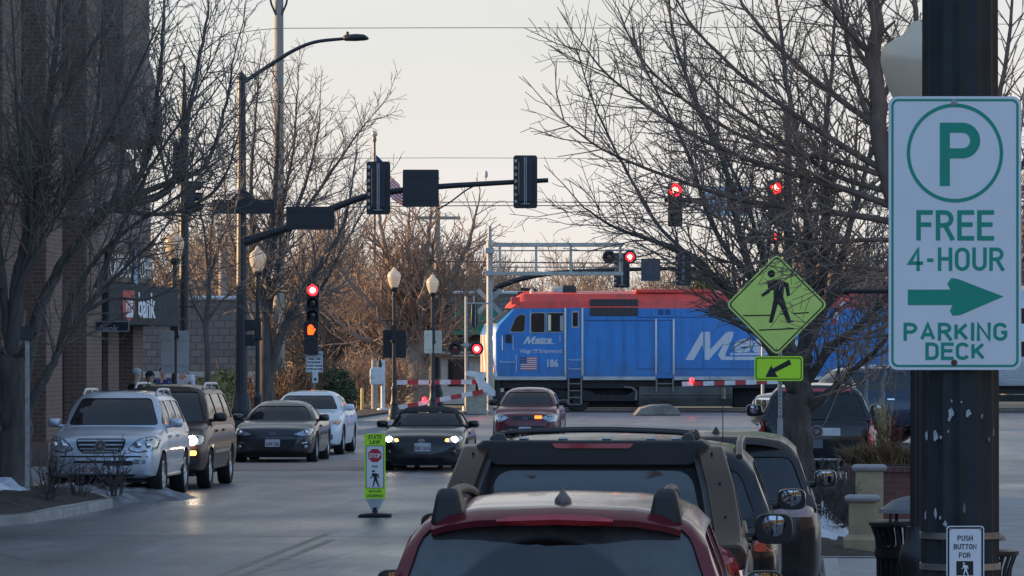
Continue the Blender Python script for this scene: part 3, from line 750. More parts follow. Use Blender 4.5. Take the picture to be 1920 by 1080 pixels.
o = sign_root('caution_sign', 'small white caution sign about shortened walk time on the signal post', 'sign', 589.5, 678, Y3 - .12)
mb = MB(FACE); mb.prism(rrect(.47, .60, .04), -.002, .002); mb.build('plate', m_signw, o)
mb = MB(FACE); mb.ring(rrect(.44, .57, .035), rrect(.415, .545, .03), .006); mb.bx(-.2, .2, .128, .138, .0025, .006); mb.build('border', m_signk, o)
mb = MB(FACE)
for i, (s, sz) in enumerate((('CAUTION', .115), ('WALK TIME', .085), ('SHORTENED', .085), ('WHEN TRAIN', .085), ('APPROACHES', .085))):
    mb.text(s, sz, 0, (.165, .045, -.05, -.145, -.24)[i], .008, bold=.003, sx=.80 if i else .74)
mb.build('lettering', m_signk, o)
o = sign_root('push_button_box', 'small white push button plate low on the signal post', 'push button', 591, 707, Y3 - .12)
mb = MB(FACE); mb.prism(rrect(.16, .34, .03), -.03, .02); mb.build('plate', m_white_p, o, bevel=.01)
mb = MB(FACE); mb.prism(circ(.04, 14, 0, -.06), .021, .04); mb.build('button', m_black, o)

# right mast arm, signals towards us
Y4 = 121
t = thing('mast_arm_pole', 'black mast arm signal pole half hidden in the right tree', 'signal pole', (WX(1476, Y4), Y4, .1))
def L4(px, py): return Vector((WX(px, Y4) - WX(1476, Y4), 0, WZ(py, Y4) - .1))
mb = MB(); mb.lathe([(.3, 0), (.28, .6), (.17, .9), (.15, 1.2), (.11, L4(0, 215).z), (.06, L4(0, 205).z)], 24); mb.build('pole', m_black, t)
mb = MB(); mb.tube([L4(1476, 392), L4(1420, 383), L4(1340, 378), L4(1246, 374)], [.11, .1, .08, .06], 10); mb.build('mast_arm', m_black, t)
signal('signal head with red lamp at the tip of the right mast arm', 1266, 384, Y4 - .3, -1, 1.0, False, 0)
signal('signal head with red lamp in the branches by the right mast pole', 1454, 380, Y4 - .3, -1, 1.0, False, 0)
o = sign_root('turn_ban_sign', 'pale sign with a red slash symbol on the right mast arm', 'sign', 1362, 377, Y4 - .2)
mb = MB(FACE); mb.prism(rrect(1.15, .72, .05), -.003, .003); mb.build('plate', pm('pale_blue_sign', (.52, .57, .62), .5), o)
mb = MB(FACE); mb.ring(circ(.28, 24, .28, .02), circ(.22, 24, .28, .02), .006); mb.stroke([(.12, .2), (.44, -.18)], .06, .008); mb.build('symbol', m_signr, o)
mb = MB(FACE); mb.stroke([(.2, -.15), (.2, .05), (.36, .05)], .05, .005); mb.poly([(.36, -.03), (.46, .05), (.36, .13)], .005); mb.build('arrow', m_signk, o)
# far mast arm beyond the train
Y5 = 203
t = thing('mast_arm_pole', 'far black mast arm pole curving over the locomotive cab', 'signal pole', (WX(819, Y5), Y5, 0))
def L5(px, py): return Vector((WX(px, Y5) - WX(819, Y5), 0, WZ(py, Y5)))
mb = MB(); mb.lathe([(.3, 0), (.25, .7), (.18, .9), (.15, L5(0, 560).z)], 16); mb.build('pole', m_black, t)
P = [L5(819, 588), L5(860, 566), L5(900, 552), L5(960, 528), L5(1030, 513), L5(1150, 506), L5(1305, 503)]
mb = MB(); pts = smooth_line(P, 4); mb.tube(pts, [.16 - .09 * i / (len(pts) - 1) for i in range(len(pts))], 10); mb.build('mast_arm', m_black, t)
signal('far signal head seen from behind, under the railway cantilever', 1166, 507, Y5 - .3, 1)
signal('far signal head seen from behind, at the right end of its arm', 1281, 503, Y5 - .3, 1)
back_plate('sign_plate', 'square grey sign back between the two far signal heads', 1220, 506, Y5 - .2, .78, .92, pm('grey_sign_back', (.05, .055, .065), .5))

# ---------------------------------------------------------------- railway flashers, cantilever, gates
YR = 186.5
def flasher(label, px, py, Y, lit, grp='railway crossing flasher lamps'):
    t = thing('crossing_flasher', label, 'crossing light', (WX(px, Y), Y, WZ(py, Y)), 0, grp)
    mb = MB(FACE); mb.lathe([(.255, -.01), (.255, .01)], 24); mb.build('background_disc', m_black, t)
    mb = MB(FACE); mb.lathe([(.10, -.2), (.15, -.16), (.15, -.01)], 16); mb.build('housing', m_black, t)
    mb = MB(FACE); n = 16; vs = []; fs = []
    for i in range(n + 1):
        a = R(-20 + 220 * i / n); vs += [(.165 * math.cos(a), .165 * math.sin(a), .011), (.165 * math.cos(a), .165 * math.sin(a), .16)]
    for i in range(n): fs.append((2 * i, 2 * i + 2, 2 * i + 3, 2 * i + 1))
    mb.add(vs, fs); v = mb.build('visor', m_black, t); v.modifiers.new('thickness', 'SOLIDIFY').thickness = .006
    mb = MB(FACE); mb.lathe([(.16, .012), (.13, .03), (0, .05)], 20); mb.build('lens', m_redon if lit else m_redoff, t, ang=60)
    if lit:
        mb = MB(FACE); mb.lathe([(.085, .042), (0, .06)], 16); mb.build('bright_core', m_redcore, t, ang=60)
    return t
t = thing('flasher_mast', 'thin steel mast of the left crossing flashers, gold in the sun', 'crossing mast', (WX(874, YR), YR, 0))
mb = MB(); mb.lathe([(.16, 0), (.15, .3), (.055, .32), (.055, WZ(556, YR))], 14); mb.build('mast', m_alu, t)
mb = MB(); z = WZ(653, YR); mb.tube([(-.42, 0, z + .12), (.42, 0, z + .12)], .03, 8); mb.bx(-.09, .09, -.07, .07, z + .02, z + .22); mb.build('cross_arm', m_alu, t)
mb = MB(); z = WZ(569, YR); mb.tube([(0, 0, z), (.86, 0, z)], .03, 8); mb.tube([(.35, 0, z), (.35, 0, z - .9)], .015, 6); mb.build('side_arm', m_alu, t)
flasher('dark crossing flasher left of the thin golden mast', 853, 653, YR - .2, False)
flasher('glowing red crossing flasher right of the thin golden mast', 894, 654, YR - .2, True)
mb = MB(FACE); mb.prism([(-.1, .45), (.12, .45), (.14, -.3), (.04, -.5), (-.12, -.35)], -.12, .1)
o = mb.build('crossing_bell_box', m_black, None, bevel=.03); o.location = (WX(889, YR), YR + .1, WZ(592, YR)); tag(o, 'dark tilted device hanging between the thin mast and the cantilever mast', 'crossing device')
mb = MB(); mb.tube([(0, 0, .45), (0, 0, .75)], .02, 6); mb.build('hanger', m_alu, o)
# cantilever
t = thing('cantilever', 'grey steel railway cantilever truss reaching over the road', 'signal gantry', (WX(918, YR), YR + 1.0, 0))
YC = YR + 1.0
def LC(px, py, dy=0): return Vector((WX(px, YC) - WX(918, YC), dy, WZ(py, YC)))
mb = MB(); mb.lathe([(.22, 0), (.22, .1), (.125, .14), (.12, LC(0, 452).z), (.075, LC(0, 450).z), (.07, LC(0, 424).z)], 16); mb.build('mast', m_alu, t)
m_truss = pm('weathered_aluminium', (.38, .36, .30), .5, .5, var=.25, scale=3)
for dy in (-.3, .3):
    for (ya, r) in ((459, .07), (513, .07)):
        mb = MB(); a, b = LC(922, ya, dy), LC(1168, ya, dy); mb.bx(a.x, b.x, dy - r * .8, dy + r * .8, a.z - r, a.z + r); mb.build('chord', m_truss, t, bevel=.008)
    for ya in (470, 501):
        mb = MB(); a, b = LC(922, ya, dy), LC(1168, ya, dy); mb.tube([a, b], .018, 6); mb.build('rail', m_truss, t)
    for px in (937, 1005, 1070, 1163):
        mb = MB(); a, b = LC(px, 459, dy), LC(px, 513, dy); mb.bx(a.x - .045, a.x + .045, dy - .035, dy + .035, b.z, a.z); mb.build('strut', m_truss, t)
for px in (940, 1000, 1060, 1120):
    mb = MB(); a = LC(px, 513, -.3); mb.bx(a.x - .03, a.x + .03, -.3, .3, a.z - .03, a.z + .02); mb.build('cross_strut', m_truss, t)
for py in (470, 512): mb = MB(); a = LC(918, py); mb.bx(-.16, .16, -.36, .36, a.z - .1, a.z + .1); mb.build('clamp', m_alu, t, bevel=.01)
flasher('dark crossing flasher at the end of the cantilever', 1142, 482, YR + .4, False)
flasher('glowing red crossing flasher at the end of the cantilever', 1181, 482, YR + .4, True)
mb = MB(); z0 = WZ(479, YR + .6)
mb.tube([(WX(1134, YR + .6), YR + .6, z0 + .2), (WX(1190, YR + .6), YR + .6, z0 + .2)], .03, 8)
tag(mb.build('lamp_bracket', m_alu), 'short steel bracket carrying the pair of cantilever flashers', 'bracket')
# crossbuck on the cantilever mast
o = sign_root('crossbuck', 'white x shaped crossbuck seen against the cantilever mast', 'sign', 917.5, 565, YR + 1.25)
for a in (45, -45):
    mb = MB(FACE); mb.prism(rot2(rrect(1.25, .17, .02), R(a)), -.012 + (.03 if a > 0 else 0), .012 + (.03 if a > 0 else 0)); mb.build('blade', pm('weathered_white', (.34, .34, .33), .7, var=.2) if 'weathered_white' not in bpy.data.materials else bpy.data.materials['weathered_white'], o)
# gate arms
def gate(label, p0, p1, Y, n, lamps=(), grp='red and white crossing gate arms'):
    a = Vector((WX(p0[0], Y), Y, WZ(p0[1], Y))); b = Vector((WX(p1[0], Y), Y, WZ(p1[1], Y)))
    t = thing('crossing_barrier', label, 'crossing gate', a, 0, grp); d = b - a
    for k in range(n):
        q0, q1 = d * (k / n), d * ((k + 1) / n)
        mb = MB(); u = d.normalized(); up = Vector((0, 0, 1)) - u * u.z; up.normalize()
        h, w = .085, .03
        vs = [q + up * s * h + Vector((0, c * w, 0)) for q in (q0, q1) for s, c in ((-1, -1), (1, -1), (1, 1), (-1, 1))]
        mb.add(vs, [(0, 1, 5, 4), (1, 2, 6, 5), (2, 3, 7, 6), (3, 0, 4, 7), (3, 2, 1, 0), (4, 5, 6, 7)])
        mb.build('stripe', m_red_p if k % 2 == 0 else m_white_p, t)
    for f, on in lamps:
        q = d * f + Vector((0, -.04, .13)); mb = MB(); mb.lathe([(.04, -.06), (.08, -.05), (.08, .05), (.03, .08)], 12, c=tuple(q)); l = mb.build('gate_lamp', m_redon if on else m_redoff, t)
    return t
gate('level red and white gate arm left of the crossing flashers', (905, 716), (744, 717), YR - .5, 8)
gate('tilted red and white gate arm with a small red lamp', (906, 734), (744, 765), YR - .9, 8, [(.68, True)])
gate('red and white gate arm in front of the locomotive fuel tank', (1478, 715), (1279, 720), YR - 1, 10, [(.91, True)])
gate('raised red and white gate arm beyond the right tree', (1562, 608), (1582, 566), YR + 1, 4)
# gate mechanism and counterweight
o = thing('gate_mechanism', 'white scalloped gate mechanism with counterweight by the golden mast', 'crossing gate', (WX(898, YR), YR - .6, 0))
M = FACE; mb = MB(M); z = WZ(720, YR)
mb.prism([(-.52, z + .45), (-.3, z + .5), (.08, z + .42), (.25, z + .1), (.62, z - .25), (.62, z - .45), (.2, z - .42), (0, z - .2), (-.12, z + .25), (-.5, z + .32)], -.1, .1); mb.build('arm_casting', m_white_p, o, bevel=.02)
mb = MB(); mb.bx(-.5, .3, -.2, .3, 0, z - .3); mb.build('cabinet', pm('tan_cabinet', (.30, .27, .20), .6), o, bevel=.03)
mb = MB(FACE); mb.prism([(.75, z - .3), (1.3, z - .25), (1.35, z - .7), (1.1, z - 1.05), (.85, z - .8)], -.1, .15); mb.build('counterweight', m_black, o, bevel=.03)
mb = MB(); mb.tube([(1.05, 0, 0), (1.05, 0, z - .4)], .09, 8); mb.build('post', pm('rusty_post', (.24, .17, .08), .7), o)
o = thing('gate_mechanism', 'white gate drive box on a white post by the lamp post', 'crossing gate', (WX(712, YR - 3), YR - 3, 0))
z = WZ(705, YR - 3); mb = MB(FACE); mb.prism(rrect(.52, .64, .12, cx=-.1, cy=z), -.25, .25); mb.build('drive_box', m_white_p, o, bevel=.03)
mb = MB(); mb.tube([(.12, 0, 0), (.12, 0, z + .6)], .085, 12); mb.lathe([(.25, 0), (.22, .25), (.1, .28)], 12, c=(.12, 0, 0)); mb.build('post', m_white_p, o)
mb = MB(); mb.lathe([(.1, z + .3), (.12, z + .45), (.05, z + .6)], 10); mb.build('bell', m_blackp, o)
mb = MB(); mb.lathe([(.06, 0), (.06, .85), (.045, .9), (0, .91)], 12); o = mb.build('bollard', pm('yellow_post', (.55, .42, .14), .6)); o.location = (WX(679, 184), 184, .1)
tag(o, 'slim yellow post at the pavement edge left of the gate box', 'post')
mb = MB(); mb.lathe([(.12, 0), (.12, 2.0), (.1, 2.05)], 12); o = mb.build('post', m_wood); o.location = (WX(702, 188), 188, .0)
tag(o, 'dark timber post behind the white gate drive box', 'post')
# right crossing mast in the tree
t = thing('flasher_mast', 'mast of the right crossing flashers behind the tree trunk', 'crossing mast', (WX(1430, YR), YR, 0))
mb = MB(); mb.lathe([(.16, 0), (.06, .3), (.06, WZ(400, YR))], 12); mb.build('mast', m_alu, t)
mb = MB(); z = WZ(445, YR); mb.tube([(-.42, 0, z + .12), (.42, 0, z + .12)], .03, 8); mb.build('cross_arm', m_alu, t)
flasher('dark crossing flasher in the branches above the walking figure sign', 1411, 446, YR - .2, False)
flasher('glowing red crossing flasher just above the yellow diamond sign', 1449, 445, YR - .2, True)

# ---------------------------------------------------------------- flag
t = thing('flagpole', 'brown flagpole with pale ball, behind the mast arm signals', 'flagpole', (WX(702, 228), 228, .1))
mb = MB(); mb.lathe([(.09, 0), (.06, WZ(262, 228))], 12); mb.lathe([(.08, WZ(266, 228) - .1), (.10, WZ(262, 228) - .1), (.08, WZ(257, 228) - .1)], 12); mb.build('pole', pm('flagpole_metal', (.16, .12, .10), .4, .5), t)
mb = MB(); mb.ball((0, 0, WZ(251, 228) - .1), .15, 14); mb.build('ball', pm('ball_gilt', (.62, .56, .40), .3, .4), t, ang=80)
fl = thing('flag', 'stars and stripes flag hanging slantwise behind the signal head', 'flag', (WX(702, 228), 228, WZ(290, 228))); fl.scale = (1.45, 1.45, 1.45)
def flagpt(u, v):           # u along the fly, v down the hoist (0..1)
    return Vector((.05 + u * .72 + v * .25 * u + .05 * math.sin(7 * u), .10 * math.sin(5 * u + 2 * v), -u * .95 - v * (1.0 - .25 * u)))
def flagpatch(mb, u0, u1, v0, v1, mi=0, nu=8):
    vs = [flagpt(u0 + (u1 - u0) * i / nu, v) for i in range(nu + 1) for v in (v0, v1)]
    mb.add(vs, [(2 * i, 2 * i + 1, 2 * i + 3, 2 * i + 2) for i in range(nu)], mi)
mb = MB()
for k in range(13):
    flagpatch(mb, 0 if k > 6 else .42, 1, k / 13, (k + 1) / 13, k % 2)
mb.build('stripes', [pm('flag_red', (.50, .03, .04), .8), pm('flag_white', (.6, .6, .58), .8)], fl, ang=80)
mb = MB(); flagpatch(mb, 0, .42, 0, 7 / 13); mb.build('canton', pm('flag_blue', (.035, .045, .13), .8), fl, ang=80)

# ---------------------------------------------------------------- utility poles and wires
def upole(px, Y, pytop, r, label, arms=True):
    t = thing('utility_pole', label, 'utility pole', (WX(px, Y), Y, 0)); h = WZ(pytop, Y)
    mb = MB(); mb.lathe([(r * 1.25, 0), (r, h * .5), (r * .85, h)], 14); mb.build('pole', m_wood, t)
    if arms:
        mb = MB(); mb.bx(-1.1, 1.1, -.06, .06, h - .7, h - .55); mb.build('crossarm', m_wood, t)
        for x in (-1, -.4, .4, 1): 
            mb = MB(); mb.lathe([(.03, 0), (.05, .06), (.03, .14), (0, .15)], 8, c=(x, 0, h - .55)); mb.build('insulator', m_white_p, t)
    return t
t = upole(523, 160, -60, .165, 'tall weathered wooden utility pole rising out of the top of the picture')
for dx in (-.30, .30):
    mb = MB(); h = WZ(8, 160); mb.tube([(dx * .3, -.1, h - .35), (dx * .8, -.1, h), (dx, -.1, h + .3)], .035, 6); mb.build('bracket', m_black, t)
upole(820, 236, 384, .15, 'distant wooden utility pole under the square black sign back')
upole(418, 168, 470, .16, 'sunlit yellowish timber pole left of the black mast pole', False)
def wire(label, pts, r=.012, Y=160):
    mb = MB(); P = [Vector((WX(px, yy), yy, WZ(py, yy))) for px, py, yy in pts]
    mb.tube(smooth_line(P, 6), r, 5, caps=False); tag(mb.build('wire', m_black), label, 'wire', 'overhead wires')
wire('thin wire crossing the top of the sky right of the utility pole', [(523, 53, 160), (900, 52, 164), (1300, 52, 168), (1900, 45, 172)], .011)
wire('thin wire sagging left from the tall utility pole', [(523, 53, 160), (440, 63, 158), (200, 110, 155)], .011)
wire('thin wire level with the flag, crossing the middle of the sky', [(380, 300, 236), (820, 296, 236), (1400, 298, 236), (1950, 290, 236)], .012)
wire('upper of two dark wires running right from the distant pole', [(300, 390, 236), (820, 379, 236), (1400, 380, 236), (1950, 370, 236)], .022)
wire('lower of two dark wires running right from the distant pole', [(300, 396, 236), (820, 386, 236), (1400, 386, 236), (1950, 377, 236)], .022)
wire('dark cable passing behind the railway cantilever', [(820, 490, 236), (1100, 493, 236), (1400, 492, 236), (1950, 488, 236)], .03)

# ---------------------------------------------------------------- pedestrian crossing sign
Y6 = 62
t = sign_root('pedestrian_crossing_sign', 'yellow green diamond sign with a black walking figure and crossing lines', 'sign', 1456.5, 571, Y6)
mb = MB(FACE); dm = rot2(rrect(.905, .905, .07, 6), R(45)); mb.prism(dm, -.002, .001); mb.build('plate', m_fyg2, t)
mb = MB(FACE); mb.ring(rot2(rrect(.862, .862, .055, 6), R(45)), rot2(rrect(.830, .830, .045, 6), R(45)), .003); mb.build('border', m_signk, t)
k = 1 / 150.0
def Q(l): return [((x - 1457) * k, (571 - y) * k) for x, y in l]
mb = MB(FACE)
mb.poly([(x - .068, y + .385) for x, y in circ(.048, 20)], .0045)
fig = Q([(1438, 527), (1449, 524), (1464, 525), (1479, 531), (1482, 554), (1476, 556), (1473, 540), (1471, 537), (1469, 556), (1483, 600), (1489, 603), (1477, 606), (1463, 574), (1459, 570), (1449, 605), (1442, 605), (1451, 562), (1451, 545), (1447, 543), (1443, 549), (1430, 557), (1428, 552), (1441, 541)])
mb.poly(fig, .004); mb.build('walking_figure', m_signk, t)
mb = MB(FACE)
for a, b in (((1394, 592), (1447, 591)), ((1464, 589), (1475, 588.5)), ((1488, 588), (1517, 586)), ((1424, 619), (1490, 616))):
    p = Q([a, b]); mb.stroke(p, .016, .0035)
mb.build('crossing_lines', m_signk, t)
mb = MB(FACE)
for y in (.56, -.55): mb.poly(circ(.012, 10, 0, y), .005)
mb.build('bolt', m_alu, t)
t = sign_root('arrow_plaque', 'bright yellow green plaque with a black arrow pointing down left', 'sign', 1460, 691, Y6)
mb = MB(FACE); mb.prism(rrect(.61, .31, .04), -.002, .001); mb.build('plate', m_fyg, t)
mb = MB(FACE); mb.ring(rrect(.575, .275, .032), rrect(.552, .252, .026), .003); mb.build('border', m_signk, t)
def Q2(l): return [((x - 1460) * k, (691 - y) * k) for x, y in l]
mb = MB(FACE); mb.poly(Q2([(1435, 707), (1446, 685), (1449, 691), (1480, 674), (1484, 683), (1453, 698), (1459, 707)]), .004); mb.build('arrow', m_signk, t)
mb = MB(FACE)
for y in (.14, -.14): mb.poly(circ(.010, 10, 0.01, y), .005)
mb.build('bolt', m_alu, t)
t = thing('sign_post', 'perforated steel post carrying the yellow green crossing signs', 'sign post', (WX(1463, Y6), Y6 + .04, .1))
zt = WZ(490, Y6) - .1
mb = MB(); mb.bx(-.025, .025, -.02, .02, 0, zt); mb.build('post', m_alu, t, bevel=.004)
mb = MB()
for i in range(int(zt / .0508)): mb.bx(-.008, .008, -.0225, -.0205, .02 + i * .0508, .036 + i * .0508)
mb.build('holes', m_black, t)
mb = MB(); mb.bx(-.034, .034, -.03, .03, 0, WZ(785, Y6) - .1); mb.build('sleeve', m_alu, t, bevel=.004)

# ---------------------------------------------------------------- in-street stop sign
Y7 = 70.6
t = thing('crosswalk_sign', 'narrow yellow green in street sign reading state law stop for pedestrians', 'sign', (WX(703, Y7), Y7, 0), R(-1.5))
zc = WZ(874, Y7); W7, H7 = .30, .925
mb = MB(FACE); mb.prism(rrect(W7, H7, .025, cy=zc), -.006, .004); mb.build('panel', m_fyg, t)
mb = MB(FACE); mb.prism(rrect(.245, .60, .02, cy=zc - .011), .004, .0055); mb.build('white_panel', m_signw, t)
mb = MB(FACE); mb.ring(rrect(.255, .61, .024, cy=zc - .011), rrect(.238, .593, .018, cy=zc - .011), .0068); mb.build('border', m_signk, t)
mb = MB(FACE); z = zc + .151; mb.poly([(.102 * math.cos(R(22.5 + 45 * i)), z + .102 * math.sin(R(22.5 + 45 * i))) for i in range(8)], .0072); oc = mb.build('stop_octagon', m_signr, t)
mb = MB(FACE); mb.text('STOP', .088, 0, z - .031, .009, bold=.003, sx=.74, space=1.05); mb.build('lettering', m_signw, oc)
mb = MB(FACE)
mb.text('STATE', .076, 0, zc + .388, .006, bold=.002, sx=.82, space=1.1); mb.text('LAW', .076, 0, zc + .316, .006, bold=.002, sx=.85, space=1.1)
mb.text('FOR', .046, 0, zc - .022, .0085, bold=.001, sx=.95, space=1.1)
mb.text('WITHIN', .052, 0, zc - .376, .006, bold=.0015, sx=.88, space=1.1); mb.text('CROSSWALK', .052, 0, zc - .438, .006, bold=.0015, sx=.74, space=1.05)
mb.build('lettering', m_signk, t)
mb = MB(FACE)
s = .36; fg = [(x * s, (y - .1) * s + zc - .175) for x, y in fig]
mb.poly(fg, .0085); mb.poly([((x - .068) * s, (y + .285) * s + zc - .175) for x, y in circ(.05, 14)], .0088); mb.build('walking_figure', m_signk, t)
mb = MB(FACE); zb7 = zc - H7 / 2; mb.prism([(-.135, zb7), (.135, zb7), (.02, zb7 - .22), (-.02, zb7 - .22)], -.005, .003); mb.build('flexible_tab', pm('grey_plastic', (.42, .44, .46), .6), t)
mb = MB(FACE)
for dy in (.0, .46, .07, -.07): mb.poly(circ(.006, 8, 0, zc + dy), .0105)
mb.build('bolt', m_black, t)
mb = MB(); mb.lathe([(.05, .07), (.03, .1), (.025, .14)], 12); mb.build('socket', m_rubber, t)
mb = MB(); mb.loft([[(x, y * w, .085 * h * (1 - .25 * abs(y)) if z else .003) for (y, z) in ((-1, 0), (-1, .3), (-.55, 1), (.55, 1), (1, .3), (1, 0))] for x, w, h in ((-.235, .14, .35), (-.21, .2, .6), (-.1, .22, .75), (.0, .22, .8), (.1, .22, .75), (.2, .2, .7), (.235, .14, .6))])
mb.build('rubber_base', m_rubber, t, bevel=.008)
# bare signpost on the left verge
t = thing('sign_post', 'plain steel sign post beside the left tree trunk', 'sign post', (WX(51, 74.5), 74.5, .2))
mb = MB(); mb.bx(-.032, .032, -.025, .025, 0, WZ(640, 74.5) - .2); mb.build('post', m_alu, t, bevel=.004)
mb = MB(); z = WZ(632, 74.5) - .2; mb.prism(rrect(.02, .5, .005), -.15, .15) if False else mb.bx(-.10, .06, -.03, -.027, z - .05, z + .16); mb.build('sign_panel', pm('green_sign_back', (.03, .036, .036), .5), t)

# ---------------------------------------------------------------- near fluted pole with the parking sign
Y8 = 17.0; s8 = F / Y8
t = thing('fluted_pole', 'thick dark fluted street pole carrying the parking sign', 'pole', (WX(1800, Y8), Y8, .13))
r8 = 73.5 / s8
mb = MB(); n = 140; nf = 14
ringp = []
for i in range(n):
    a = 2 * math.pi * i / n; ph = (i % (n // nf)) / (n // nf)
    g = 1.0 - .075 * math.sin(math.pi * ph) ** 1.3
    ringp.append((r8 * g * math.cos(a + .15), r8 * g * math.sin(a + .15)))
zs = [.35, 2.0, 3.4, 6.2]
mb.loft([[(x * q, y * q, z) for x, y in ringp] for z, q in zip(zs, (1.03, 1.01, .985, .95))]); mb.build('pole', m_dkgreen, t, ang=30)
mb = MB(); mb.lathe([(.26, 0), (.26, .12), (.22, .2), (.19, .3), (.16, .42), (.14, .48)], 32); mb.build('base', m_dkgreen, t)
for py in (1003, 1061):
    z = WZ(py, Y8) - .13; mb = MB(); mb.lathe([(r8 * 1.028, z - .011), (r8 * 1.034, z - .011), (r8 * 1.034, z + .011), (r8 * 1.028, z + .011)], 48); mb.build('steel_band', m_steel, t)
ms1 = pm('sticker_scraps', (.42, .45, .47), .7, var=.3, scale=60); ms2 = pm('sticker_scraps_dull', (.16, .16, .13), .8, var=.4, scale=60)
def chip(px, py, w, h, seed, mat=ms1):
    g = random.Random(seed)
    x0 = (px - 1800) / s8; a = math.asin(max(-.97, min(.97, x0 / r8)))
    pts = []
    for i in range(12):
        q = 2 * math.pi * i / 12; rr = .55 + .5 * g.random()
        pts.append((rr * w / 2 * math.cos(q) / s8, rr * h / 2 * math.sin(q) / s8 - .004 * g.random()))
    M = Matrix.Translation((0, 0, WZ(py, Y8) - .13)) @ Matrix.Rotation(a, 4, 'Z') @ Matrix.Translation((0, -r8 * 1.004, 0)) @ FACE
    mb = MB(M); mb.prism(pts, 0, .0012); mb.build('torn_sticker', mat, t)
for i, (px, py, w, h) in enumerate(((1777, 772, 12, 20), (1774, 784, 6, 10), (1809, 773, 12, 16), (1735, 815, 9, 22), (1750, 815, 15, 22), (1759, 818, 6, 9), (1772, 806, 4, 8), (1733, 963, 6, 20), (1750, 961, 10, 22), (1767, 979, 11, 12), (1758, 968, 5, 8), (1835, 778, 4, 10), (1796, 752, 4, 5), (1778, 750, 4, 5))):
    chip(px, py, w, h, i)
chip(1858, 808, 9, 18, 40, ms2); chip(1849, 822, 8, 12, 41, ms2); chip(1801, 950, 8, 20, 42, ms2)

# stroke lettering in highway style
def arc(cx, cy, rx, ry, a0, a1, n=8): return [(cx + rx * math.cos(R(a0 + (a1 - a0) * i / n)), cy + ry * math.sin(R(a0 + (a1 - a0) * i / n))) for i in range(n + 1)]
GL = {  # width, strokes (0..1 height, x in the same unit)
 'P': (.56, [([(.0, 0), (.0, 1)], 0), ([(0, 1), (.28, 1)] + arc(.28, .74, .26, .26, 90, -90) + [(0, .48)], 0)]),
 'F': (.48, [([(0, 0), (0, 1)], 0), ([(0, 1), (.48, 1)], 0), ([(0, .53), (.42, .53)], 0)]),
 'R': (.56, [([(.0, 0), (.0, 1)], 0), ([(0, 1), (.28, 1)] + arc(.28, .75, .25, .25, 90, -90) + [(0, .5)], 0), ([(.28, .5), (.56, 0)], 0)]),
 'E': (.50, [([(0, 0), (0, 1)], 0), ([(0, 1), (.5, 1)], 0), ([(0, .53), (.44, .53)], 0), ([(0, 0), (.5, 0)], 0)]),
 '4': (.56, [([(.42, 0), (.42, 1), (0, .3), (.58, .3)], 0)]),
 '-': (.32, [([(0, .45), (.32, .45)], 0)]),
 'H': (.54, [([(0, 0), (0, 1)], 0), ([(.54, 0), (.54, 1)], 0), ([(0, .52), (.54, .52)], 0)]),
 'O': (.56, [(arc(.28, .72, .28, .28, 0, 180) + arc(.28, .28, .28, .28, 180, 360), 1)]),
 'U': (.54, [([(0, 1)] + arc(.27, .27, .27, .27, 180, 360) + [(.54, 1)], 0)]),
 'A': (.62, [([(0, 0), (.31, 1), (.62, 0)], 0), ([(.12, .3), (.50, .3)], 0)]),
 'K': (.56, [([(0, 0), (0, 1)], 0), ([(.54, 1), (0, .36)], 0), ([(.18, .56), (.56, 0)], 0)]),
 'I': (.0, [([(0, 0), (0, 1)], 0)]),
 'N': (.56, [([(0, 0), (0, 1), (.56, 0), (.56, 1)], 0)]),
 'G': (.56, [(arc(.28, .72, .28, .28, 15, 180) + arc(.28, .28, .28, .28, 180, 350) + [(.56, .46), (.32, .46)], 0)]),
 'D': (.54, [([(0, 0), (0, 1), (.26, 1)] + arc(.26, .72, .28, .28, 90, 0) + arc(.26, .28, .28, .28, 0, -90), 1)]),
 'C': (.54, [(arc(.28, .72, .28, .28, 20, 180) + arc(.28, .28, .28, .28, 180, 340), 0)]),
 'S': (.52, [(arc(.26, .74, .26, .26, 25, 250) + arc(.26, .24, .26, .26, 90, -155), 0)]),
 'B': (.54, [([(0, 0), (0, 1), (.28, 1)] + arc(.28, .76, .24, .24, 90, -90) + [(0, .52)], 0), ([(.1, .52), (.28, .52)] + arc(.28, .26, .26, .26, 90, -90) + [(0, 0)], 0)]),
 'T': (.54, [([(.27, 0), (.27, 1)], 0), ([(0, 1), (.54, 1)], 0)]),
}
def lettering(mb, s, cx, y0, h, total, wgt, z, mi=0):
    """stroke letters: cap height h, overall width total, stroke weight wgt"""
    hh = h - wgt; ws = [GL[c][0] for c in s]; n = len(s)
    gap = .30; nat = (sum(ws) + gap * (n - 1)) * hh + wgt; kx = (total - wgt) / ((sum(ws) + gap * (n - 1)) * hh)
    x = cx - total / 2 + wgt / 2
    for c, w in zip(s, ws):
        for i, (st, cl) in enumerate(GL[c][1]):
            p = [(x + a * hh * kx, y0 + wgt / 2 + b * hh) for a, b in st]
            if not cl:      # square ends
                for e, f in ((0, 1), (-1, -2)):
                    d = Vector(p[e]) - Vector(p[f])
                    d = d.normalized() * wgt * (.5 if c in '4FEHNPRTIDBU' else .0)
                    p[e] = tuple(Vector(p[e]) + d)
            if cl and c in 'OD':
                pass
            mb.stroke(p, wgt, z + i * .00012, mi, bool(cl))
        x += (w + gap) * hh * kx
t = sign_root('parking_sign', 'large white sign with green lettering for free 4-hour parking deck', 'sign', 1790.5, 437, Y8 - .15, R(.6))
s9 = F / (Y8 - .15)
def S9(px, py): return ((px - 1790.5) / s9, (437 - py) / s9)
w9, h9 = 249 / s9, 513 / s9
mb = MB(FACE); mb.prism(rrect(w9, h9, 17 / s9, 8), -.002, .0); mb.build('plate', m_signw, t)
